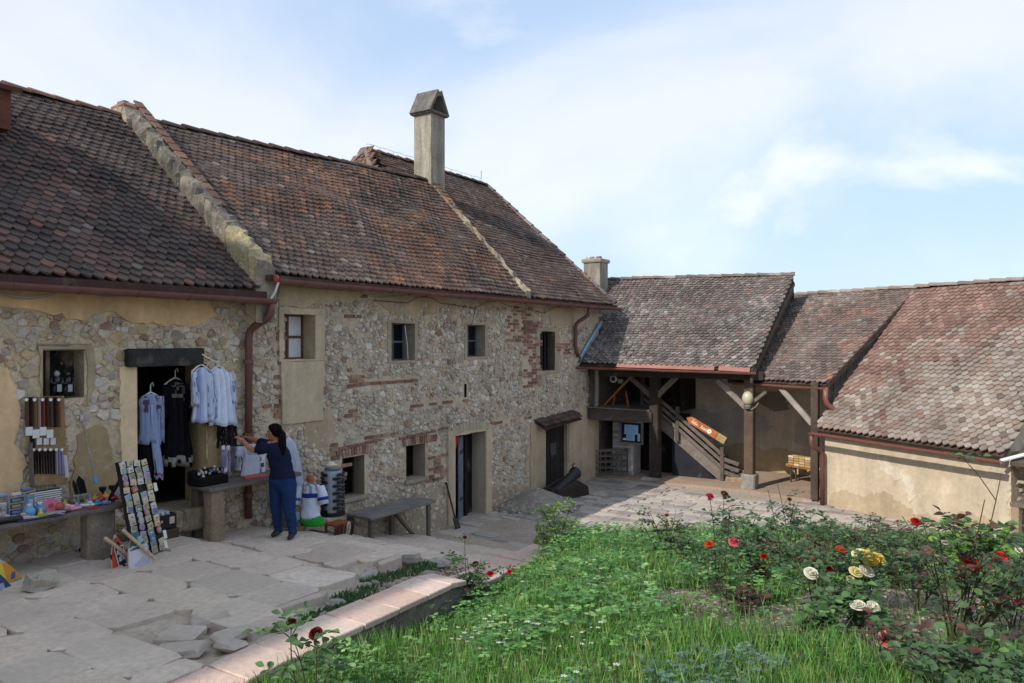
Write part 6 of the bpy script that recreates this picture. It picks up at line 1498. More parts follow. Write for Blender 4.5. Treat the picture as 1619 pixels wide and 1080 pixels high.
# head in profile to the left
hc = J(433.5, 683); fw = Vector((-.93, .36, 0)).normalized(); rt_ = Vector((-.36, -.93, 0)).normalized(); SK = hx('a8745a')
mb = MB(SK); rings = []
for (z, f, w, off) in ((-.125, .03, .03, .03), (-.11, .055, .045, .03), (-.07, .082, .062, .012), (-.03, .092, .07, 0), (.01, .095, .074, -.003), (.05, .092, .073, -.006), (.085, .07, .06, -.01), (.105, .035, .03, -.012)):
    rings.append([hc + UP * z + fw * (off + f * cos(q)) + rt_ * (w * sin(q)) for q in [2 * pi * k / 16 for k in range(16)]])
mb.loft(rings); mb.tube([hc + fw * .088 + UP * .02, hc + fw * .112 - UP * .022, hc + fw * .09 - UP * .034], [.008, .015, .01], 7)
for sg in (-1, 1): mb.ball(hc + rt_ * (.072 * sg) - fw * .005 - UP * .01, .028, (.6, .35, 1), 8, 5, (fw, rt_, UP))
hd = build(mb, 'head', 'skin', per, True)
for sg in (-1, 1): mb = MB(hx('1a1412')); mb.ball(hc + fw * .085 + rt_ * (.032 * sg) + UP * .008, .011, (.6, 1.2, .8), 8, 5, (fw, rt_, UP)); build(mb, 'eye', 'gloss', hd, True)
mb = MB(hx('7d4238')); mb.box(hc + fw * .087 - UP * .06, (.012, .045, .012), (fw, rt_, UP), .004); build(mb, 'mouth', 'skin', hd)
mb = MB(hx('100d0d')); rings = []
for (z, f, w, off) in ((-.06, .03, .06, -.06), (-.02, .055, .083, -.045), (.03, .085, .09, -.028), (.07, .1, .088, -.012), (.1, .082, .07, -.012), (.122, .03, .03, -.012)):
    rings.append([hc + UP * z + fw * (off + f * cos(q)) + rt_ * (w * sin(q)) for q in [2 * pi * k / 16 for k in range(16)]])
mb.loft(rings); hr = build(mb, 'hair', 'hair', per, True)
mb = MB(hx('100d0d')); tail = [hc - fw * .1 + UP * .03, hc - fw * .135 - UP * .03, hc - fw * .15 - UP * .12 + Vector((0, -.03, 0)), hc - fw * .165 - UP * .22 + Vector((0, -.05, 0)), hc - fw * .16 - UP * .31 + Vector((0, -.06, 0)), hc - fw * .15 - UP * .355 + Vector((0, -.06, 0))]
mb.tube(tail, [.035, .055, .058, .05, .036, .008], 12); build(mb, 'ponytail', 'hair', hr, True)
# sleeves, hands, shoes
def sleeve(a, b, k0, k1, r0, r1):
    mb = MB(hx('1b2238')); A2, B2 = joints[nm[a]][1], joints[nm[b]][1]; mb.tube([A2.lerp(B2, k0), A2.lerp(B2, (k0 + k1) / 2), A2.lerp(B2, k1)], [r0, (r0 + r1) / 2, r1], 12); build(mb, 'sleeve', 'cloth', per, True)
sleeve('lsh', 'lel', .0, .85, .085, .07); sleeve('rsh', 'rel', .0, .72, .09, .075)
def hand(w, e, curl):
    w, e = joints[nm[w]][1], joints[nm[e]][1]; d = (w - e).normalized(); sd_ = d.cross(UP).normalized(); up_ = sd_.cross(d).normalized(); mb = MB(SK)
    mb.ball(w + d * .045, .036, (1.3, .95, .5), 10, 6, (d, sd_, up_))
    for i, l in enumerate((.068, .078, .072, .056)):
        b = w + d * .085 + sd_ * (.027 - .018 * i); mb.tube([b - d * .02, b + d * l * .45 - up_ * .004, b + d * l * .8 - up_ * (.02 * curl), b + d * l * .9 - up_ * (.035 * curl)], [.0095, .009, .0085, .006], 6)
    b = w + d * .03 + sd_ * .034; mb.tube([b - d * .01, b + d * .03 + sd_ * .018, b + d * .055 + sd_ * .02 - up_ * .01], [.012, .0105, .007], 6)
    build(mb, 'hand', 'skin', per, True)
hand('lha', 'lwr', 1.0); hand('rha', 'rwr', 1.2)
for a in ('l', 'r'):
    A2, B2 = joints[nm[a + 'an']][1], joints[nm[a + 'to']][1]; z0 = g0_.z; d = Vector((B2.x - A2.x, B2.y - A2.y, 0)).normalized(); c = Vector((A2.x, A2.y, z0 + .02)); mb = MB(hx('2b2a2e'))
    mb.loft([[c + d * x + UP.cross(d) * (w * cos(q)) + UP * (h * .5 + h * .5 * sin(q) - .02) for q in [2 * pi * k / 10 for k in range(10)]] for (x, w, h) in ((-.09, .02, .05), (-.07, .04, .085), (0, .045, .1), (.08, .047, .07), (.14, .04, .05), (.165, .015, .03))]); build(mb, 'shoe', 'plain', per, True)
# ================================================================== COURTYARD THINGS
GZ = -3.75
# cannon
p = P(892, 796, 18.3); p.z = GZ; g = thing('cannon', p, 'black iron cannon on a dark timber block beside the plank door', 'cannon')
a, b = P(874, 786, 18.3), P(913, 744, 18.9); X = (b - a).normalized(); Y = X.cross(UP).normalized(); Z = Y.cross(X)
L = (b - a).length
mb = MB(hx('1f1d1d')); mb.lathe(a - X * .1, ((.03, -.05), (.05, 0), (.05, .03), (.15, .06), (.165, .1), (.155, .14), (.15, L * .4), (.158, L * .42), (.14, L * .46), (.125, L * .9), (.15, L * .97), (.155, L * 1.03), (.13, L * 1.08), (.07, L * 1.08), (.065, L * .9)), 20, (Y, Z, X), cap=True); build(mb, 'barrel', 'iron', g, False)
mb = MB(hx('1f1d1d')); mb.tube([a + X * L * .42 - Y * .27, a + X * L * .42 + Y * .27], .05, 10); build(mb, 'trunnion', 'iron', g)
mb = MB(hx('1f1d1d')); mb.tube([a + X * L * .92 + Z * .14, a + X * L * .92 + Z * .22 , a + X * L * 1.0 + Z * .22], .02, 6); build(mb, 'sight_lug', 'iron', g)
c = (a + b) / 2
for sg in (-1, 1): mb = MB(hx('352d28')); mb.prism([Vector((c.x, c.y, GZ - .02)) + Y * (.2 * sg) + Vector((X.x, X.y, 0)).normalized() * x + UP * z for x, z in ((-.6, 0), (.55, 0), (.5, .24), (.15, .42), (-.5, .24))], Y * .09 * sg); build(mb, 'carriage_cheek', 'wood', g)
mb = MB(hx('352d28')); mb.box(Vector((c.x, c.y, GZ + .12)), (.9, .4, .22), (Vector((X.x, X.y, 0)).normalized(), Y, UP), .02); build(mb, 'carriage_block', 'wood', g)
# slatted crate
c0, c1_ = PS(933, 766, 19.1), PS(983, 766, 19.1); h = .66; X = (c1_ - c0); Lc = X.length; X.normalize(); Nn = -E1
g = thing('lattice_crate', Vector((c0.x, c0.y, GZ + .05)), 'wooden lattice crate standing before the white pier', 'crate')
for dd in (0, .35):
    for i in range(7): mb = MB(vary(hx('5f574f'), .1)); q = Vector((c0.x, c0.y, GZ + .05)) + X * (Lc * i / 6) + E1 * dd; mb.beam(q, q + UP * h, .045 if i in (0, 6) else .03, .03, E1, .004); build(mb, 'upright', 'wood', g)
    for i in range(5): mb = MB(vary(hx('6b635a'), .1)); q = Vector((c0.x, c0.y, GZ + .07 + (h - .03) * i / 4)) + E1 * (dd - .02); mb.beam(q, q + X * Lc, .025, .035, UP, .004); build(mb, 'rail', 'wood', g)
for i in range(3):
    for e_ in (0, 1): mb = MB(hx('5f574f')); q = Vector((c0.x, c0.y, GZ + .08 + (h - .06) * i / 2)) + X * (Lc * e_); mb.beam(q, q + E1 * .35, .03, .03, UP, .004); build(mb, 'rail', 'wood', g)
# notice case
c = PS(998, 684, 19.25); g = thing('notice_case', c - UP * .3, 'glazed wooden notice case with blue lit papers by the stairs', 'notice board')
Xn, Nn = E2, -E1
for (o, sz) in ((UP * .29, (.68, .06, .05)), (UP * -.29, (.68, .06, .05)), (Xn * .32, (.05, .06, .58)), (Xn * -.32, (.05, .06, .58))): mb = MB(hx('6d6258')); mb.box(c + o, sz, (Xn, E1, UP), .006); build(mb, 'frame_bar', 'wood', g)
mb = MB(hx('18203a')); mb.box(c + E1 * .02, (.62, .02, .55), (Xn, E1, UP)); build(mb, 'backing', 'cloth', g)
for (x, z, w, hh, col) in ((.0, .08, .4, .26, hx('86a9c9')), (-.02, -.14, .24, .16, hx('93b2cc')), (.22, -.12, .07, .2, hx('a4b8c4')), (-.2, -.19, .09, .05, hx('c4c8cc'))):  # sheets of blue paper, the blue is their own colour
    mb = MB(col); mb.box(c + Xn * x + UP * z, (w, .006, hh), (Xn, E1, UP)); pp_ = build(mb, 'notice_sheet', 'plain', g)
    for k in range(5 if hh > .15 else 0): m2 = MB(hx('567a9c')); m2.box(c + Xn * (x - .01 * (k % 3)) + UP * (z + hh * (.35 - .16 * k)) - E1 * .005, (w * (.8 - .12 * (k % 3)), .002, .012), (Xn, E1, UP)); build(m2, 'print_line', 'plain', pp_)
mb = MB(hx('5d544c')); mb.box(c + E1 * .1, (.1, .16, .1), (Xn, E1, UP)); build(mb, 'bracket', 'wood', g)
# arrow sign along the stair rail
a, b = PS(1086, 660, 20.05), PS(1147, 697, 20.05); X = (b - a).normalized(); Z = (UP - X * UP.dot(X)).normalized(); N = X.cross(Z); N = N if N.y < 0 else -N; L = (b - a).length
g = thing('arrow_sign', b - UP * .3, 'orange wooden arrow sign with white lettering on the stair rail', 'sign')
mb = MB(hx('b0683c')); mb.prism([a, a + X * .12 + Z * .1, a + X * (L * .78) + Z * .1, a + X * (L * .78) - Z * .1, a + X * .12 - Z * .1], N * .03); build(mb, 'arrow_board', 'wood', g)
mb = MB(hx('a08a63')); mb.prism([a + X * (L * .79) + Z * .1, b + Z * .1, b - Z * .1, a + X * (L * .79) - Z * .1], N * .03); build(mb, 'board_end', 'wood', g)
rg = random.Random(2); x = .2
for k in range(11):                       # the lettering cannot be read at this size: strokes of its weight and slant
    if k == 4: x += .05
    hh = (.11, .07, .09, .06, 0, .09, .06, .06, .08, .06, .06)[k]
    if hh: mb = MB(hx('e2d6c8')); q = a + X * (x) + N * .034 - Z * (.045 - hh / 2); mb.beam(q - Z * hh / 2 - X * .012, q + Z * hh / 2 + X * .006, .018, .004, N, 0); mb.beam(q - Z * (hh / 2 - .01), q - Z * (hh / 2 - .01) + X * .03, .014, .004, N, 0); build(mb, 'lettering', 'plain', g)
    x += .046
mb = MB(hx('e8e2da')); mb.lathe(a + X * (L * .6) + N * .033, ((.062, 0), (.062, .006)), 16, (X, Z, N)); dsk = build(mb, 'white_disc', 'plain', g)
mb = MB(hx('a89a90')); mb.lathe(a + X * (L * .6) + N * .041, ((.02, 0), (.02, .003)), 10, (X, Z, N)); build(mb, 'disc_mark', 'plain', dsk)
# globe lamp on the porch post, floodlight in the gallery
c = Vector((p2.x, p2.y, 0)) - E1 * .16; c.z = -1.42; g = thing('globe_lamp', c, 'frosted glass globe lamp mounted on the porch post', 'lamp')
mb = MB(hx('b8b498')); mb.ball(c, .14, (1, 1, 1.25), 16, 10); build(mb, 'glass_globe', 'gloss', g, True)
mb = MB(hx('6a6660')); mb.lathe(c - UP * .2, ((.07, -.06), (.09, 0), (.08, .04)), 12); build(mb, 'lamp_base', 'iron', g)
mb = MB(hx('8a8478')); mb.tube([c - UP * .22, c - UP * .28 + E2 * .1, c - UP * .2 + E2 * .2, c - UP * .1 + E2 * .27], .012, 6); build(mb, 'wire', 'plain', g)
c = PS(972, 599, 19.2); g = thing('floodlight', c, 'small white floodlight hanging under the gallery roof', 'lamp')
mb = MB(hx('b9bcbc')); mb.lathe(c, ((.05, .1), (.06, 0), (.1, -.06), (.1, -.1), (.07, -.1)), 16, (E2, UP, E1)); build(mb, 'housing', 'plain', g); mb = MB(hx('2a2a2c')); mb.lathe(c - E1 * .102, ((.065, 0), (.02, .002)), 14, (E2, UP, E1)); build(mb, 'lens', 'gloss', g)
mb = MB(hx('7d7a74')); mb.box(c + E2 * .17 - UP * .06, (.12, .1, .12), (E2, E1, UP), .01); mb.tube([c + E1 * .05, c + E1 * .1 + UP * .3], .015, 6); build(mb, 'mount', 'iron', g)
# orange poles set up as a tripod in the gallery
g = thing('wooden_tripod', W(19.4, .8, -1.78), 'orange wooden tripod poles standing in the dark gallery', 'tripod')
for (u0, v0, u1, v1, s_) in ((942, 655, 1003, 590, 19.15), (968, 648, 973, 620, 19.5), (995, 650, 989, 618, 19.5)):
    a, b = PS(u0, v0, s_), PS(u1, v1, s_ + .25); mb = MB(vary(hx('a5652e'), .1)); mb.beam(a, b, .05, .05, E1, .01); build(mb, 'pole', 'wood', g)
# red chest under the stairs
c = PS(1043, 737, 21.0); g = thing('red_chest', Vector((c.x, c.y, FZ)), 'dark red painted chest under the wooden staircase', 'chest')
mb = MB(hx('7d1b24')); mb.box(Vector((c.x, c.y, FZ + .26)), (.72, .5, .5), (E2, E1, UP), .02); build(mb, 'chest_body', 'paintmetal', g)
for i in range(4): mb = MB(hx('641420')); mb.box(Vector((c.x, c.y, FZ + .26)) - E1 * .26 + E2 * (-.27 + .18 * i), (.05, .02, .44), (E2, E1, UP), .005); build(mb, 'batten', 'paintmetal', g)
mb = MB(hx('c9c0bc')); mb.box(Vector((c.x, c.y, FZ + .26)) - E1 * .275 + E2 * .27, (.06, .012, .16), (E2, E1, UP)); build(mb, 'paper_label', 'plain', g)
# bench of books at the corner of the porch
c = PZ(1272, 766, FZ); g = thing('book_bench', c, 'narrow wooden bench against the porch wall holding stacked books', 'bench')
X = G2; c = c + G1 * .1
mb = MB(hx('9a6a3c')); mb.box(c + UP * .42, (1.1, .3, .04), (X, G1, UP), .006); build(mb, 'seat', 'wood', g)
for (i, j) in ((-.42, -.1), (-.42, .1), (.42, -.1), (.42, .1)): mb = MB(hx('4f483f')); mb.beam(c + X * i + G1 * j, c + X * i + G1 * j + UP * .4, .04, .04, G1); build(mb, 'leg', 'wood', g)
rg = random.Random(12); k = 0
for row in range(4):
    for i in range(5):
        q = c + X * (-.42 + .17 * i) + UP * (.44 + .065 * row + .033); mb = MB(vary(rg.choice([hx('c4b08a'), hx('b89a6a'), hx('d0c4a8'), hx('a88a5c')]), .1, rg)); mb.box(q, (.155, .22, .052), (X, G1, UP), .004, jit=.003)
        bk = build(mb, 'stacked_book', 'plain', None, label='%s book from the pier end in the %s row on the porch bench' % (('first', 'second', 'third', 'fourth', 'fifth')[i], ('bottom', 'second', 'third', 'top')[row]), cat='book', group='books stacked on the porch bench')
mb = MB(hx('c0bcc0')); mb.box(c + X * .47 + UP * .46, (.14, .2, .04), (X, G1, UP), .004); build(mb, 'loose_book', 'plain', None, label='single whitish book lying at the bench end by the pipe', cat='book')
# flat stone at the foot of the dark post
mb = MB(hx('a8a096')); mb.box(Vector((p1.x, p1.y, FZ - .02)) - E1 * .3, (.5, .3, .1), (E2, E1, UP), .03, jit=.03); build(mb, 'flat_stone', 'stone', None, label='flat pale stone at the foot of the dark porch post', cat='stone')
mb = MB(hx('a08878')); mb.ball(P(913, 757, 20.0), .1, (1, 1, .8), 10, 6); build(mb, 'round_stone', 'stone', None, label='small rounded stone lying behind the cannon muzzle', cat='stone')
# ================================================================== PLANTS
def ground_at(u, d):
    x = (u - 809.5) / FP * d; return Vector((x, d, garden_z(x, d)))
LG = [hx('557540'), hx('466538'), hx('648548'), hx('4e6a42')]
LD = [hx('405a3a'), hx('38502f'), hx('4c6640'), hx('567046')]
LR = [hx('4f332e'), hx('5a3a33'), hx('3f332c'), hx('47492f'), hx('66463a')]
LY = [hx('6f8f3a'), hx('7c9a44'), hx('5f8236')]
def leaf_mesh(L, w, col, rng):
    mb = MB(col); cur = rng.uniform(-.25, .1) * L; fold = rng.uniform(.1, .3) * w
    prof = ((0, 0), (.18, .55), (.42, 1), (.68, .82), (.88, .42), (1, 0))
    c = [(0, k * L, cur * k * k) for k, _ in prof]; l = [(-w / 2 * a, k * L, cur * k * k + fold * a) for k, a in prof]; r = [(w / 2 * a, k * L, cur * k * k + fold * a) for k, a in prof]
    v = [c[0], c[1], c[2], c[3], c[4], c[5], l[1], l[2], l[3], l[4], r[1], r[2], r[3], r[4]]
    mb.add(v, [(0, 1, 6), (1, 2, 7, 6), (2, 3, 8, 7), (3, 4, 9, 8), (4, 5, 9), (0, 10, 1), (1, 10, 11, 2), (2, 11, 12, 3), (3, 12, 13, 4), (4, 13, 5)])
    return mb
LEAFLIB = {}
def leaf_lib(key, cols, L=.055, w=.036):
    if key not in LEAFLIB:
        rng = random.Random(len(LEAFLIB) + 100); lib = []
        for k in range(14):
            mb = leaf_mesh(L * rng.uniform(.75, 1.2), w * rng.uniform(.8, 1.15), vary(rng.choice(cols), .18, rng), rng); lib.append((mb, mesh_from('leaf', mb.v, mb.f, mb.c, M['leaf'])))
        LEAFLIB[key] = lib
    return LEAFLIB[key]
def bloom(parent, c, r, col, rng, axis=None, name='rose_flower'):
    ax = (axis or Vector((rng.uniform(-.3, .3), -.5 + rng.uniform(-.3, .3), .8))).normalized(); X = ax.orthogonal().normalized(); Y = ax.cross(X); mb = MB()
    for ring, (n, rr, op, h) in enumerate(((6, 1.0, .62, .0), (6, .9, .4, .1), (6, .72, .22, .2), (5, .5, .08, .28), (4, .28, .0, .34))):
        for k in range(n):
            a = 2 * pi * (k + .37 * ring) / n + rng.uniform(-.15, .15); d = X * cos(a) + Y * sin(a); t = ax.cross(d); R_ = r * rr; cc = vary(col, .16, rng); cc = mixc(cc, tuple(min(1, x * 1.15) for x in cc), .12 * ring)
            b = c + ax * (r * h * .3 - r * .35) + d * R_ * .1; m_ = c + ax * (r * (h + .25)) + d * R_ * (.55 + .2 * op); e = c + ax * (r * (h + .55 - .5 * op)) + d * R_ * (.6 + .5 * op)
            w = R_ * .62
            mb.add([b - t * w * .3, b + t * w * .3, m_ + t * w + ax * r * .05, m_ - d * r * .08, m_ - t * w + ax * r * .05, e + t * w * .7, e + d * r * .06, e - t * w * .7], [(0, 1, 2, 3), (0, 3, 4), (3, 2, 5, 6), (4, 3, 6, 7)], cc)
    mb.ball(c + ax * r * .22, r * .5, (1, 1, .85), 9, 6, (X, Y, ax), tuple(x * .85 for x in col))
    o = build(mb, name, 'petal', parent, True)
    m2 = MB(hx('4a6038')); m2.ball(c - ax * r * .45, r * .3, (1, 1, 1), 7, 4)
    for k in range(5): a = 2 * pi * k / 5; d = X * cos(a) + Y * sin(a); m2.add([c - ax * r * .4 + d * r * .2, c - ax * r * .25 + d * r * .75 + ax.cross(d) * r * .1, c - ax * r * .5 + d * r * .5 - ax.cross(d) * r * .15], [(0, 1, 2)])
    build(m2, 'sepals', 'leaf', o); return o
def rose(lbl, u, d, h, spread, nst, nlf, cols, key, flowers, seed, indiv=0, L=.055, topcols=None, group='rose bushes in the garden bed', cat='rose bush', name='rose_bush', stemc=hx('4d4a33')):
    """flowers: (u, v, colour, radius, dd)"""
    rng = random.Random(seed); b = ground_at(u, d); g = thing(name, b, lbl, cat, group)
    lib = leaf_lib(key, cols, L, L * .64); tips = []; mb = MB(stemc); segs = []
    targets = []
    for f in flowers: targets.append(P(f[0], f[1], d + (f[4] if len(f) > 4 else 0)))
    for i in range(max(nst, len(flowers))):
        base = b + Vector((rng.uniform(-.06, .06), rng.uniform(-.06, .06), -.03))
        if i < len(targets): tip = targets[i]
        else: a = rng.uniform(0, 6.28); rr = spread * sqrt(rng.random()); tip = b + Vector((rr * cos(a), rr * sin(a) * .8, h * rng.uniform(.55, 1.0)))
        mid = base.lerp(tip, .5) + Vector((rng.uniform(-.07, .07), rng.uniform(-.07, .07), .08 * h)); pts = []
        for k in range(7): q = k / 6; pts.append(base * (1 - q) ** 2 + mid * (2 * q * (1 - q)) + tip * q * q)
        mb.tube(pts, [.007 * (1 - .6 * k / 6) for k in range(7)], 5); segs.append(pts)
        for _ in range(2):
            k = rng.randint(2, 5); a = rng.uniform(0, 6.28); e = pts[k] + Vector((cos(a) * .16, sin(a) * .16, rng.uniform(.05, .2))) * (h / .8) * rng.uniform(.6, 1.2); sp_ = [pts[k], pts[k].lerp(e, .5) + UP * .02, e]; mb.tube(sp_, [.004, .0035, .002], 4); segs.append([pts[k], sp_[1], e, e])
    build(mb, 'stem', 'leaf', g)
    spots = []
    per_ = max(1, int(nlf * 1.15) // 5)
    for _ in range(per_):
        s = rng.choice(segs); k = rng.uniform(.25, 1.0) * (len(s) - 1); i = min(int(k), len(s) - 2); p = s[i].lerp(s[i + 1], k - i); a = rng.uniform(0, 6.28)
        D = Vector((cos(a), sin(a), rng.uniform(-.25, .6))).normalized(); S = D.cross(UP)
        S = S.normalized() if S.length > 1e-3 else Vector((1, 0, 0)); p0 = p + D * .02
        for (fd, side) in ((.03, 1), (.03, -1), (.07, 1), (.07, -1), (.1, 0)):
            ld = (D * (.35 if side else 1) + S * side + UP * rng.uniform(-.25, .25)).normalized(); n = (UP + Vector((rng.uniform(-.6, .6), rng.uniform(-.8, .4), 0))).normalized(); X = ld.cross(n).normalized(); Z = X.cross(ld)
            spots.append(mxf(p0 + D * fd * (L / .055), X, ld, Z))
    spots.sort(key=lambda m: m.translation.y)
    order = sorted(range(len(spots)), key=lambda i: -seen(spots[i].translation))
    rest = MB()
    for q, i in enumerate(order):
        ml, me_ = rng.choice(lib)
        if q < indiv: place('leaf', me_, g, spots[i])
        else: rest.add([spots[i] @ Vector(v) for v in ml.v], ml.f, ml.c)
    if rest.v: tag(build(rest, 'foliage', 'leaf', g), kind='stuff')
    for f, t in zip(flowers, targets): bloom(g, t, f[3], f[2], rng)
    return g
RED, DRK, WHT, YEL, PNK, ORG_, SAL = hx('b81a1e'), hx('5a1018'), hx('dcd8c4'), hx('d8b64a'), hx('c43a4c'), hx('d0432a'), hx('cf8078')
CRM = hx('e0d69c')
rose('rose bush with two wilted dark crimson blooms in front of the coping', 497, 5.2, .55, .28, 5, 130, LG, 'g', [(461, 985, DRK, .036), (500, 1003, DRK, .05, -.1)], 201, 130, .075)
rose('small reddish rose shoot at the bottom edge beside the coping', 262, 4.6, .25, .22, 5, 80, LG + LR, 'gr', [], 202, 80, .065)
rose('dark rose bush with red blooms hiding the end of the garden wall', 745, 8.9, .62, .42, 9, 420, LD, 'd', [(775, 908, RED, .045, -.3), (752, 892, DRK, .04), (806, 905, RED, .035), (735, 850, DRK, .025)], 203, 60)
rose('tall slender rose with brown faded bud rising above the lawn', 1130, 6.9, .95, .3, 5, 190, LD, 'd', [(1145, 782, hx('6a4a34'), .04), (1122, 786, PNK, .042), (1160, 858, hx('d0606a'), .05), (1121, 861, ORG_, .04)], 204, 120, .07)
rose('sparse rose bush with small brownish leaves at the lawn far side', 1052, 9.8, .6, .4, 9, 260, LD + LR, 'dr', [(1054, 815, hx('8a3a38'), .03)], 205, 40)
rose('rose bush with deep red bloom amid the bare soil', 1196, 7.2, .55, .35, 6, 200, LD + LR, 'dr', [(1200, 898, hx('8c1018'), .055), (1207, 880, ORG_, .035), (1178, 926, PNK, .03)], 206, 60)
rose('tall thin rose with curling dark top before the porch', 1247, 9.2, 1.0, .25, 6, 190, LD, 'd', [(1248, 790, hx('5a3428'), .03)], 207, 40)
rose('rose bush with orange bloom and cream white rose', 1300, 6.4, .75, .4, 8, 280, LD, 'd', [(1282, 908, WHT, .06, -.3), (1329, 870, ORG_, .045), (1311, 901, RED, .035), (1283, 885, hx('b8442a'), .03)], 208, 80, .06)
rose('rose bush crowned with large pale yellow blooms', 1368, 6.6, .8, .38, 8, 300, LD, 'd', [(1360, 879, CRM, .07, -.35), (1374, 884, YEL, .078, -.4), (1387, 885, hx('dcc46a'), .065, -.35), (1352, 906, CRM, .058, -.4), (1369, 904, WHT, .065, -.42), (1345, 918, CRM, .04, -.4)], 209, 90, .06)
rose('low rose bush with two flat white blooms', 1352, 5.7, .38, .35, 6, 240, LG, 'g', [(1357, 960, WHT, .058, -.3), (1380, 961, WHT, .052, -.3)], 210, 80, .055)
rose('single salmon rose on a bare stem over the soil', 1405, 4.7, .3, .2, 3, 50, LR, 'r', [(1403, 1013, SAL, .062)], 211, 50)
rose('large bronze leaved rose bush with scarlet blooms', 1520, 4.9, 1.15, .5, 16, 420, LR + LD, 'rd', [(1534, 893, hx('e03a22'), .06), (1580, 881, hx('d83a2c'), .045), (1612, 957, RED, .04), (1555, 957, YEL, .02), (1520, 912, hx('c86a74'), .025)], 212, 200, .062)
rose('dark green rose bush filling the lower corner', 1575, 3.7, .4, .5, 12, 420, LD + LG, 'dg', [], 213, 160, .055)
rose('bronze rose bush nearer the lower corner', 1490, 4.1, .45, .4, 8, 300, LR + LD, 'rd', [], 214, 100, .055)
rose('rose bush sprinkled with small white blooms by the cream wall', 1592, 8.0, .5, .5, 12, 420, LD, 'd', [(1570, 848, WHT, .03), (1610, 870, WHT, .04)], 215, 60)
rose('rose bush with one bright red bloom against the cream wall', 1445, 9.5, .42, .4, 9, 360, LD, 'd', [(1447, 825, RED, .06), (1493, 857, hx('e0c4bc'), .05, -.5)], 216, 60)
rose('spreading dark rose bush before the cream wall', 1385, 10.2, .45, .55, 11, 420, LD + LR, 'dr', [], 217, 40)
rose('rose bush at the porch end of the garden', 1325, 10.6, .4, .45, 8, 260, LD, 'd', [], 218, 30)
rose('reddish rose bush beside the yellow blooms', 1425, 7.4, .6, .4, 8, 260, LD + LR, 'dr', [], 219, 50)
rose('bushy rose on the right side of the tall slender rose', 1190, 9.0, .55, .4, 8, 260, LG, 'g', [(1232, 858, hx('8a4a58'), .03)], 220, 40)
rose('dense low rose leaves at the middle of the lawn', 1105, 8.0, .45, .5, 9, 360, LD, 'd', [(1010, 905, hx('c08a80'), .02, 1)], 221, 40)
for i, (lb, u, d, h, w_, n, cl, ky) in enumerate((('dark leaved rose bush behind the deep red bloom', 1235, 8.2, .5, .45, 260, LD + LR, 'dr'), ('bronze tinted rose bush left of the yellow blooms', 1320, 7.6, .6, .4, 260, LR + LD, 'rd'), ('green rose bush under the bright red wall bloom', 1470, 8.4, .42, .5, 320, LD, 'd'), ('green rose bush right of the bronze bush', 1605, 5.6, .75, .45, 360, LD + LG, 'dg'), ('low green rose bush on the soil below the cream roses', 1290, 5.4, .28, .3, 150, LG, 'g'), ('low purple leaved plant on the bare soil', 1170, 6.3, .2, .3, 160, LR, 'r'), ('rose bush between the yellow blooms and the bronze bush', 1455, 6.2, .6, .45, 300, LD + LR, 'dr'), ('small green rose at the lawn edge before the porch', 1275, 11.4, .5, .5, 220, LG, 'g'), ('low weedy rose left of the porch rose', 1180, 11.0, .45, .5, 220, LG, 'g'))):
    rose(lb, u, d, h, w_, 7, n, cl, ky, [], 230 + i, 40)
def shrub(lbl, u, d, h, w, n, cols, key, seed, L, name='leafy_shrub', cat='shrub', indiv=60, group='leafy shrubs in the garden'):
    return rose(lbl, u, d, h, w, max(5, n // 50), n, cols, key, [], seed, indiv, L, group=group, cat=cat, name=name)
shrub('bright green shrub with broad leaves against the cream wall', 1538, 8.2, .58, .2, 300, LY, 'y', 301, .12)
shrub('light green weedy shrub at the far garden corner', 885, 11.6, .75, .35, 420, LY, 'y2', 302, .05)
shrub('light green weed clump beside the coping end', 862, 11.2, .55, .25, 260, LY, 'y2', 303, .045)
shrub('grey green weeds at the foot of the corner downpipe', 1318, 16.2, .3, .4, 160, LG, 'g2', 304, .05)
shrub('upright bright green weed before the cream wall', 1385, 8.6, .42, .15, 120, LY, 'y3', 305, .06)
for i, (u, v, d) in enumerate(((600, 900, 9.0), (660, 888, 9.6), (560, 930, 8.0), (520, 955, 7.4))):
    p = P(u, v, d); s, t = ST(p); p.z = base_z(s) - .08; lb = ('weed tuft in the broken paving nearest the terrace step', 'weed tuft in the broken paving beside loose stones', 'weed tuft between slab edge and middle coping', 'weed tuft between slab edge and nearest coping')[i]
    rng = random.Random(400 + i); g = thing('weed_tuft', p, lb, 'weeds', 'weeds in the broken paving'); mb = MB()
    for k in range(260):
        a = rng.uniform(0, 6.28); r = .24 * sqrt(rng.random()); q = p + E1 * (r * 1.4 * cos(a)) + E2 * (r * .7 * sin(a)); D = Vector((rng.uniform(-.5, .5), rng.uniform(-.5, .5), 1)).normalized(); L_ = rng.uniform(.025, .075); S = D.orthogonal().normalized() * rng.uniform(.004, .012)
        mb.add([q - S, q + S, q + D * L_ * .6 + S, q + D * L_, q + D * L_ * .6 - S], [(0, 1, 2, 3, 4)], vary(rng.choice(LG + LD), .2, rng))
    tag(build(mb, 'weed_blades', 'grass', g), kind='stuff')

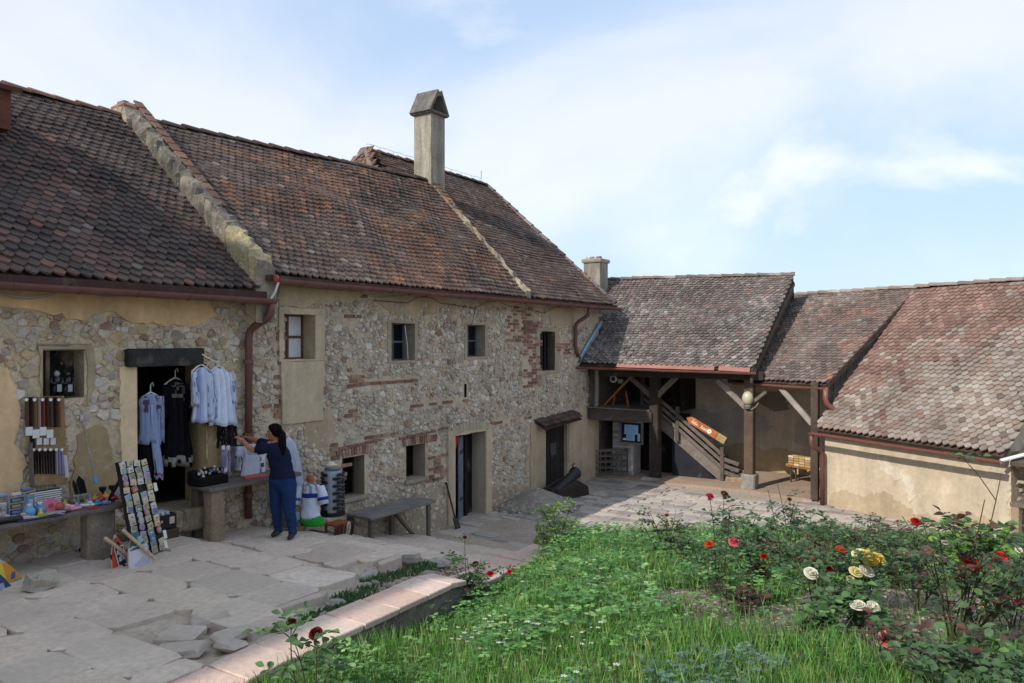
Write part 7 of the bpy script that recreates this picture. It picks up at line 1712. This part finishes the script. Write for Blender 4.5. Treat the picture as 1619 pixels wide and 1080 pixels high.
# lawn: blades, clover and little white flowers nobody could count
nr = np.random.default_rng(5)
def soil_k(x, y):                         # bare patches among the roses
    k = max(0.0, 1 - ((x - 2.3) / 1.2) ** 2 - ((y - 5.75) / .85) ** 2)
    k = max(k, 1 - ((x - 3.5) / 1.3) ** 2 - ((y - 6.2) / 1.3) ** 2, 1 - ((x - 1.6) / .55) ** 2 - ((y - 6.7) / .5) ** 2, 1 - ((x - 2.6) / .5) ** 2 - ((y - 4.6) / .45) ** 2)
    return k
def lawn(n, y0, y1, hgt, wid, cols, seed, lean=.45):
    rng = np.random.default_rng(seed); V = []; Fc = []; C = []; cnt = 0
    while cnt < n:
        y = rng.uniform(y0, y1); x = rng.uniform(-.72 * y * .95, .72 * y)
        if x < -2.6: continue
        s = .5454 * x + .8382 * y; t = .8382 * x - .5454 * y + TC
        if s < 10.4 and t < curb_t(s) + .27: continue
        if y > yfar(x) + .25: continue
        cnt += 1
        k = soil_k(x, y) + .25 * noise.noise(Vector((x * 2.5, y * 2.5, 4)))
        if k > .16 and rng.random() < .93: continue
        if x > 2.4 and rng.random() < .4: continue
        z = garden_z(x, y)
        if z < -3.9: continue
        tall = .7 + .6 * max(0, noise.noise(Vector((x * 1.3, y * 1.3, 8))) + .35)
        h = rng.uniform(*hgt) * tall; w = rng.uniform(*wid); a = rng.uniform(0, 6.283); la = rng.uniform(0, 6.283); ln = rng.uniform(.1, lean) * h
        dx, dy = cos(a) * w, sin(a) * w; lx, ly = cos(la) * ln, sin(la) * ln
        b = len(V)
        V += [(x - dx, y - dy, z - .01), (x + dx, y + dy, z - .01), (x + dx * .8 + lx * .35, y + dy * .8 + ly * .35, z + h * .55), (x - dx * .8 + lx * .35, y - dy * .8 + ly * .35, z + h * .55), (x + lx, y + ly, z + h)]
        Fc += [(b, b + 1, b + 2, b + 3), (b + 3, b + 2, b + 4)]
        c = cols[rng.integers(len(cols))]; kk = rng.uniform(.75, 1.25); c = (c[0] * kk, c[1] * kk, c[2] * kk); C += [c, c]
    return V, Fc, C
GC = [hx('5c8c3a'), hx('4f8034'), hx('6a9a42'), hx('56843a'), hx('7ea452'), hx('86a058'), hx('487432'), hx('3f6a30'), hx('9aa068')]
V, Fc, C = lawn(42000, 3.3, 7.2, (.09, .24), (.0025, .0055), GC, 1)
V2, F2, C2 = lawn(26000, 7.2, 13.3, (.09, .22), (.004, .008), GC, 2)
o_ = len(V); me = mesh_from('grass', V + V2, Fc + [tuple(i + o_ for i in f) for f in F2], C + C2, M['grass'])
tag(link('grass', me), 'rough green lawn grass in front of the roses', 'grass', None, 'stuff')
def clover(n, seed, cols, r0, y0, y1, xr, dens, hz=(.03, .12)):
    rng = np.random.default_rng(seed); mb = MB()
    for _ in range(n):
        y = rng.uniform(y0, y1); x = rng.uniform(*xr)
        if abs(x) > .72 * y: continue
        s = .5454 * x + .8382 * y; t = .8382 * x - .5454 * y + TC
        if (s < 10.4 and t < curb_t(s) + .27) or y > yfar(x): continue
        if rng.random() > dens(x, y): continue
        z = garden_z(x, y) + rng.uniform(*hz); a0 = rng.uniform(0, 6.283); c = cols[rng.integers(len(cols))]; kk = rng.uniform(.75, 1.25); c = (c[0] * kk, c[1] * kk, c[2] * kk)
        for k in range(3):
            a = a0 + 2.094 * k; r = r0 * rng.uniform(.7, 1.2); d = (cos(a), sin(a)); n_ = (-d[1], d[0]); tz = rng.uniform(-.4, .4) * r
            mb.add([(x, y, z), (x + (d[0] * .6 + n_[0] * .5) * r, y + (d[1] * .6 + n_[1] * .5) * r, z + tz * .6), (x + d[0] * r, y + d[1] * r, z + tz), (x + (d[0] * .6 - n_[0] * .5) * r, y + (d[1] * .6 - n_[1] * .5) * r, z + tz * .6)], [(0, 1, 2, 3)], c)
    return mb
mb = clover(48000, 11, [hx('58863e'), hx('4c783c'), hx('6a964e'), hx('446a38'), hx('7aa256')], .028, 4, 13, (-1.6, 3.2), lambda x, y: (.9 if noise.noise(Vector((x * .8, y * .8, 2))) > -.05 else .15) * (0.05 if soil_k(x, y) > .1 else 1))
mb2 = clover(13000, 13, [hx('3f5a36'), hx('4f6b40'), hx('5a4436'), hx('4a3a3a'), hx('6b7d4a')], .028, 3.2, 12.5, (1.2, 8), lambda x, y: .75 if noise.noise(Vector((x * 1.6, y * 1.6, 5))) > -.12 else .25)
mb3 = clover(1300, 14, [hx('5d7566'), hx('66806c'), hx('526a5c')], .03, 3.3, 4.5, (-.8, 1.6), lambda x, y: .9 if noise.noise(Vector((x * 1.5, y * 1.5, 7))) > 0 else 0, (.1, .2))
mbw = clover(9000, 15, [hx('5a8a44'), hx('4f7d40'), hx('6f9a52'), hx('477040'), hx('84a660')], .05, 5.5, 13, (-1.5, 4.5), lambda x, y: (.95 if noise.noise(Vector((x * .7, y * .7, 12))) > .02 else .1) * (.1 if soil_k(x, y) > .1 else 1), (.06, .26))
tag(build(mbw, 'broadleaf_weeds', 'leaf'), 'broad leaved weeds in thick patches over the lawn', 'weeds', None, 'stuff')
tag(build(mb, 'clover', 'leaf'), 'clover and low weeds spread through the lawn', 'weeds', None, 'stuff')
tag(build(mb2, 'low_weeds', 'leaf'), 'sparse low weeds on the soil between the roses', 'weeds', None, 'stuff')
tag(build(mb3, 'grey_weeds', 'leaf'), 'grey green round leaved weeds along the bottom edge', 'weeds', None, 'stuff')
mb = MB(); rng = random.Random(6)
for (u, v, d, n, sp) in ((760, 990, 6.6, 16, .14), (815, 1010, 6.0, 14, .13), (860, 1012, 5.9, 5, .05), (745, 985, 6.8, 10, .1), (910, 1040, 5.2, 9, .1), (950, 962, 7.4, 3, .1), (985, 975, 7, 2, .1), (790, 985, 6.8, 8, .2), (700, 870, 9, 10, .3), (985, 850, 11.5, 14, .5), (880, 985, 6.6, 5, .4), (800, 945, 8, 5, .6), (920, 1070, 4.6, 3, .1), (890, 860, 11, 10, .5)):
    for _ in range(n):
        x = (u - 809.5) / FP * d + rng.gauss(0, sp); y = d + rng.gauss(0, sp * .6); z = garden_z(x, y) + rng.uniform(.13, .26); r = rng.uniform(.008, .02)
        for k in range(5): a = 1.2566 * k; mb.add([(x, y, z), (x + r * cos(a - .4), y + r * sin(a - .4), z + .004), (x + r * 1.25 * cos(a), y + r * 1.25 * sin(a), z + .002), (x + r * cos(a + .4), y + r * sin(a + .4), z + .004)], [(0, 1, 2, 3)], hx('dcdcd2'))
        mb.tube([(x, y, z - .15), (x, y, z)], .0015, 3, hx('5d7a42'))
tag(build(mb, 'white_wildflowers', 'petal'), 'tiny white wildflowers dotted over the lawn', 'wildflowers', None, 'stuff')
# pebbles on the bare soil and grit in the torn paving
mb = MB(); rng = random.Random(16)
for _ in range(2600):
    x, y = rng.uniform(.8, 5), rng.uniform(3.8, 8.2)
    if soil_k(x, y) < -.1 and rng.random() < .9: continue
    mb.ball((x, y, garden_z(x, y)), rng.uniform(.006, .022), (1, .8, .6), 5, 2, col=vary(rng.choice([hx('a59a8c'), hx('8d8172'), hx('bcb3a6')]), .15, rng))
for _ in range(900):
    s = rng.uniform(4.4, 8.6); t = rng.uniform(edge_t(s), curb_t(s) - .25)
    if t < edge_t(s): continue
    p = W(s, t, base_z(s) - .13 + rng.uniform(0, .03)); mb.ball(p, rng.uniform(.008, .03), (1, .8, .6), 5, 2, col=vary(rng.choice([hx('a59a8c'), hx('8d8172'), hx('bcb3a6'), hx('9a6a52')]), .15, rng))
tag(build(mb, 'pebbles', 'stone'), 'small pebbles scattered on bare soil and broken paving', 'pebbles', None, 'stuff')
